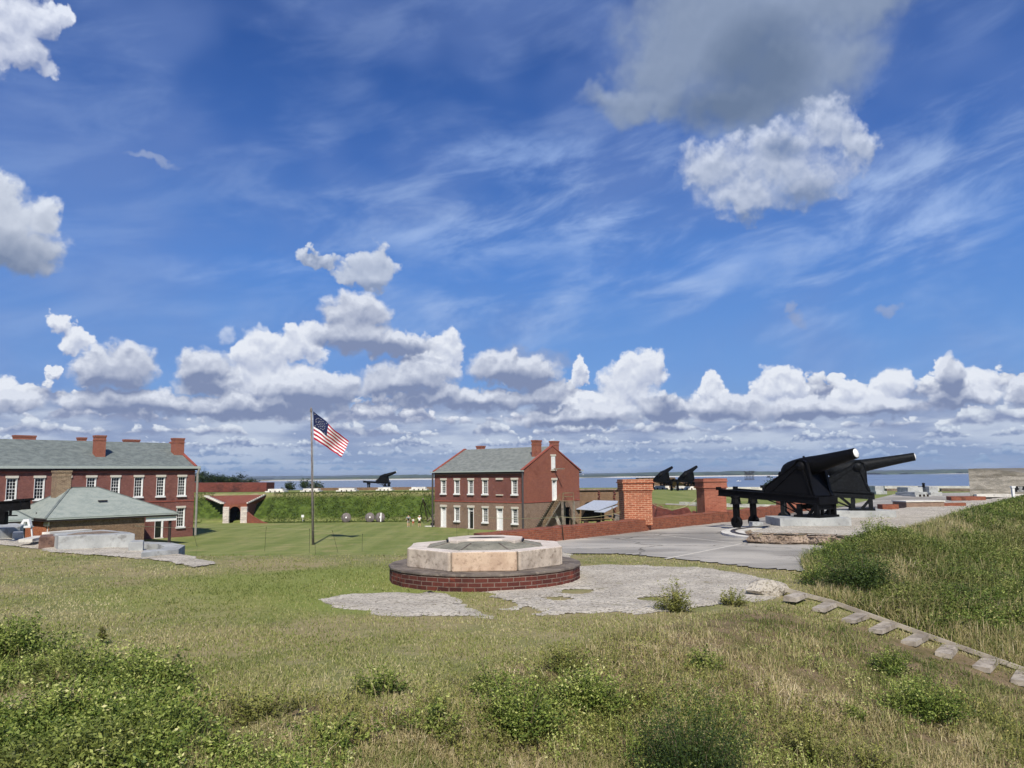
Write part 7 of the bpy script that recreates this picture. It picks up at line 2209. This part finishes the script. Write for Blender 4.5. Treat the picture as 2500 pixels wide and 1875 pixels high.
# grassy growth on the steep far rampart and along far crests
X = g.uniform(-75, 12, 42000); Y = g.uniform(129.9, 139.0, 42000)
k = ~((X > -53.2) & (X < -42.5)); X, Y = X[k], Y[k]
tag(blades('rampart_grass', X, Y, g.uniform(.06, .26, len(X)), np.full(len(X), .12), 1.8, np.clip(g.normal(.42, .2, len(X)) + fnoise(X, Y, 3, 9) * .35, 0, 1), M['rampart'], 61), 'long dark green grass on the face of the far rampart', 'grass', kind='stuff')


def shrub(px, py, w, h, n, size, mat, label, name='shrub', group=None, open_=0.0, Y=None, twigs=14, tint0=.45):
    q = hit(px, py) if Y is None else on_y(px, py, Y)
    g = np.random.default_rng(int(px * 7 + py))
    T = empty(name, tuple(q), 0, label, 'shrub', group)
    ns = max(8, int(n / 26)); el = g.uniform(.0, 1, ns) ** .8; az_ = g.uniform(0, 6.28, ns)
    lump = 1 + .22 * np.sin(az_ * 2 + g.uniform(0, 6)) + .12 * np.sin(az_ * 5 + g.uniform(0, 6))
    rr = g.uniform(.55, 1.08, ns)
    ca = np.sqrt(np.clip(1 - el ** 2, 0, 1))
    TX, TY, TZ = np.cos(az_) * ca * rr * w * .5 * lump, np.sin(az_) * ca * rr * w * .42 * lump, (.10 + el * .90) * rr * h * (1 + .25 * g.random(ns) * (1 + open_))
    BX, BY = TX * g.uniform(.1, .5, ns), TY * g.uniform(.1, .5, ns)
    tint = np.clip(g.normal(tint0 - .06, .13, ns) + (el - .5) * .25, 0, 1)  # tint lowered and graded upward to paint a shaded shrub interior
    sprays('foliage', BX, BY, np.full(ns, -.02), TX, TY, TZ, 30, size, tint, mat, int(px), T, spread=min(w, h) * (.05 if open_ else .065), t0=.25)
    m = MB()
    for k in range(min(ns, twigs)):
        m.tube([(BX[k], BY[k], -.03), (TX[k] * .6, TY[k] * .6, TZ[k] * .6), (TX[k], TY[k], TZ[k])], [size * .14, size * .09, size * .04], 4)
    m.build('stems', M['twig'], T)
    return T


GS = 'shrubs in the foreground grass'
shrub(30, 1600, 1.9, .60, 4200, .060, M['leaf'], 'leafy bush at the left edge above the lower left vines', group=GS, tint0=.45)
shrub(150, 1790, 1.7, .55, 3600, .060, M['leaf'], 'broad leafy bush near the lower left corner', group=GS, tint0=.5)
shrub(640, 1760, 1.1, .34, 1600, .046, M['leaf_olive'], 'thin olive vine clump right of the rounded left shrub', group=GS, open_=1)
shrub(1060, 1800, .9, .36, 1300, .044, M['leaf'], 'small loose shrub left of the nearer middle shrub', group=GS, open_=1)
shrub(2245, 1757, 1.35, .62, 5200, .050, M['leaf'], 'round bright green shrub below the timber steps at lower right', group=GS)
shrub(1690, 1930, 1.9, .95, 8000, .034, M['leaf_dark'], 'large dark small-leaved shrub at the bottom edge right of centre', group=GS, open_=1, tint0=.3)
shrub(1425, 1740, 1.25, .60, 4600, .048, M['leaf'], 'bright green shrub in the middle of the foreground, right one of a pair', group=GS, tint0=.5)
shrub(1270, 1800, 1.35, .66, 4600, .048, M['leaf'], 'green shrub in the middle foreground, left and nearer one of a pair', group=GS)
shrub(1385, 1650, .9, .40, 2000, .042, M['leaf_olive'], 'loose olive sprig cluster just behind the bright middle shrub', group=GS, open_=1)
shrub(1200, 1700, .9, .36, 1700, .042, M['leaf'], 'small green shrub up-left of the middle shrub pair', group=GS, open_=1, tint0=.4)
shrub(1565, 1730, .6, .40, 1100, .036, M['leaf_olive'], 'thin olive shrub right of the bright middle shrub', group=GS, open_=1)
shrub(930, 1700, .95, .34, 1500, .044, M['leaf'], 'low grey-green sprig clump left of the middle shrubs', group=GS, open_=1)
shrub(1650, 1492, 1.0, .46, 2600, .046, M['leaf_olive'], 'tufted shrub on the near edge of the tabby paving below the concrete floor', group=GS, open_=1)
shrub(1790, 1478, .8, .30, 1500, .042, M['leaf_olive'], 'low straggling shrub between the tufted shrub and the boulder', group=GS, open_=1)
shrub(1725, 1640, .75, .34, 1200, .042, M['leaf'], 'small leafy shrub alone in the dry grass left of the steps', group=GS, open_=1)
shrub(2170, 1640, 1.0, .40, 2300, .044, M['leaf'], 'green shrub growing over the ends of the middle timber steps', group=GS, tint0=.4)
shrub(2090, 1760, .45, .26, 800, .038, M['leaf'], 'small green clump left of the round lower right shrub', group=GS)
shrub(1975, 1860, 1.3, .42, 2200, .04, M['leaf_olive'], 'spreading olive weeds at the bottom right of centre', group=GS, open_=1)
shrub(2120, 1880, .8, .3, 900, .04, M['leaf_olive'], 'small olive weed clump near the bottom right', group=GS, open_=1)
shrub(370, 1690, 1.5, .55, 4200, .052, M['leaf'], 'rounded leafy shrub at the right end of the lower left vines', group=GS)
shrub(250, 1575, .16, .42, 130, .055, M['leaf_olive'], 'single upright leafy sapling standing in the lawn at left', name='sapling', group=None)
shrub(800, 1812, 1.3, .24, 900, .055, M['leaf'], 'low arched vine trail at the bottom left of centre', group=GS, open_=1)
shrub(530, 1866, .7, .34, 1100, .05, M['leaf'], 'bright green clump at the bottom edge left of centre', group=GS, tint0=.62)
shrub(420, 1780, .7, .3, 900, .046, M['leaf'], 'small mid-green clump below the rounded left shrub', group=GS)
shrub(2100, 1445, 2.4, .95, 9000, .055, M['leaf_dark'], 'tall dark green bush at the near end of the bank above the steps', group=GS, tint0=.42)
shrub(2000, 1428, 1.3, .55, 3600, .050, M['leaf'], 'green bush at the left tip of the bank beside the concrete floor', group=GS)
shrub(2140, 1330, 1.5, .75, 4200, .055, M['leaf'], 'rounded bush on the bank crest beside the raised platform', group=GS)

for k, (px, w_, h_, Y_, lab) in enumerate(((706, 3.6, 2.0, 166, 'dark bush left one on the far rampart beyond the pale mounts'), (745, 4.6, 2.8, 168, 'taller dark bush on the far rampart beyond the pale mounts'), (772, 3.4, 1.8, 167, 'dark bush just behind the flagpole on the far rampart'),
                                     (1890, 3.6, 1.6, 117, 'small bush by the pale low parapet left of the big cannons'))):
    shrub(px, on_z(px, 1190, Z_T).y * 0 + 1196, w_, h_, 900, .34, M['crown'], lab, group='bushes on the far rampart', Y=Y_, twigs=6)


def tree(px, top_py, Y, wd, label, n=5200):
    c = on_y(px, top_py, Y); base = -7.0; ht = c.z - base
    T = empty('tree', (c.x, Y, base), 0, label, 'tree', 'trees beyond the dark brick wall')
    g = np.random.default_rng(int(px)); m = MB(); lim = []
    m.tube([(0, 0, 0), (.2, 0, ht * .3), (.1, .1, ht * .6)], [.35, .26, .14], 8)
    for k in range(12):
        a = g.uniform(0, 6.28); r_ = g.uniform(.25, .5) * wd; z0 = ht * g.uniform(.25, .55); z1 = ht * g.uniform(.55, .95) * (1 - .25 * (r_ / (wd * .5)) ** 2)
        e = (math.cos(a) * r_, math.sin(a) * r_, z1); m.tube([(.1, .05, z0), (e[0] * .5, e[1] * .5, (z0 + z1) / 2 + .3), e], [.12, .08, .03], 5); lim.append(e)
    m.build('trunk', M['bark'], T)
    lim += [(g.uniform(-.4, .4) * wd, g.uniform(-.3, .3) * wd, ht * g.uniform(.5, .93)) for _ in range(10)] + [(0, 0, ht * .95)]
    L_ = np.array(lim); i = g.integers(0, len(L_), n)
    P = L_[i] + g.normal(0, 1, (n, 3)) * np.array([wd * .085, wd * .085, ht * .055])
    tint = np.clip(g.normal(.42, .18, n) + g.normal(0, .12, len(L_))[i], 0, 1)
    leaves('crown', P[:, 0], P[:, 1], P[:, 2], g.uniform(.22, .45, n), tint, M['crown'], int(px) + 3, T)
for (px, tp, w_, lab) in ((470, 1156, 9, 'dark tree just behind the right corner of the barracks'), (496, 1153, 8, 'second dark tree right of the barracks corner'), (520, 1160, 8, 'rounded dark tree in the middle of the group beyond the brick wall'),
                          (546, 1163, 8, 'lower spreading tree right of the middle of the group'), (566, 1168, 6, 'small low tree between the group and the separate tree'), (588, 1160, 8, 'separate rightmost tree standing above the dark brick wall')):
    tree(px, tp, 186 + (px % 7), w_, lab)


# ================================================================== the air: far things fade a little towards blue
hb_ = MB(); hb_.box((0, 4000, -1.0), (17000, 16000, 27.0))
hm = bpy.data.materials.new('sea_haze'); hm.use_nodes = True
ht_ = hm.node_tree; ht_.nodes.clear()
ho = ht_.nodes.new('ShaderNodeOutputMaterial'); hv = ht_.nodes.new('ShaderNodeVolumePrincipled')
hv.inputs['Color'].default_value = (0.80, 0.88, 1.0, 1); hv.inputs['Density'].default_value = 0.00011; hv.inputs['Anisotropy'].default_value = 0.2
ht_.links.new(hv.outputs[0], ho.inputs['Volume'])
tag(hb_.build('haze', hm), 'faint bluish air over the water', 'haze', kind='stuff')
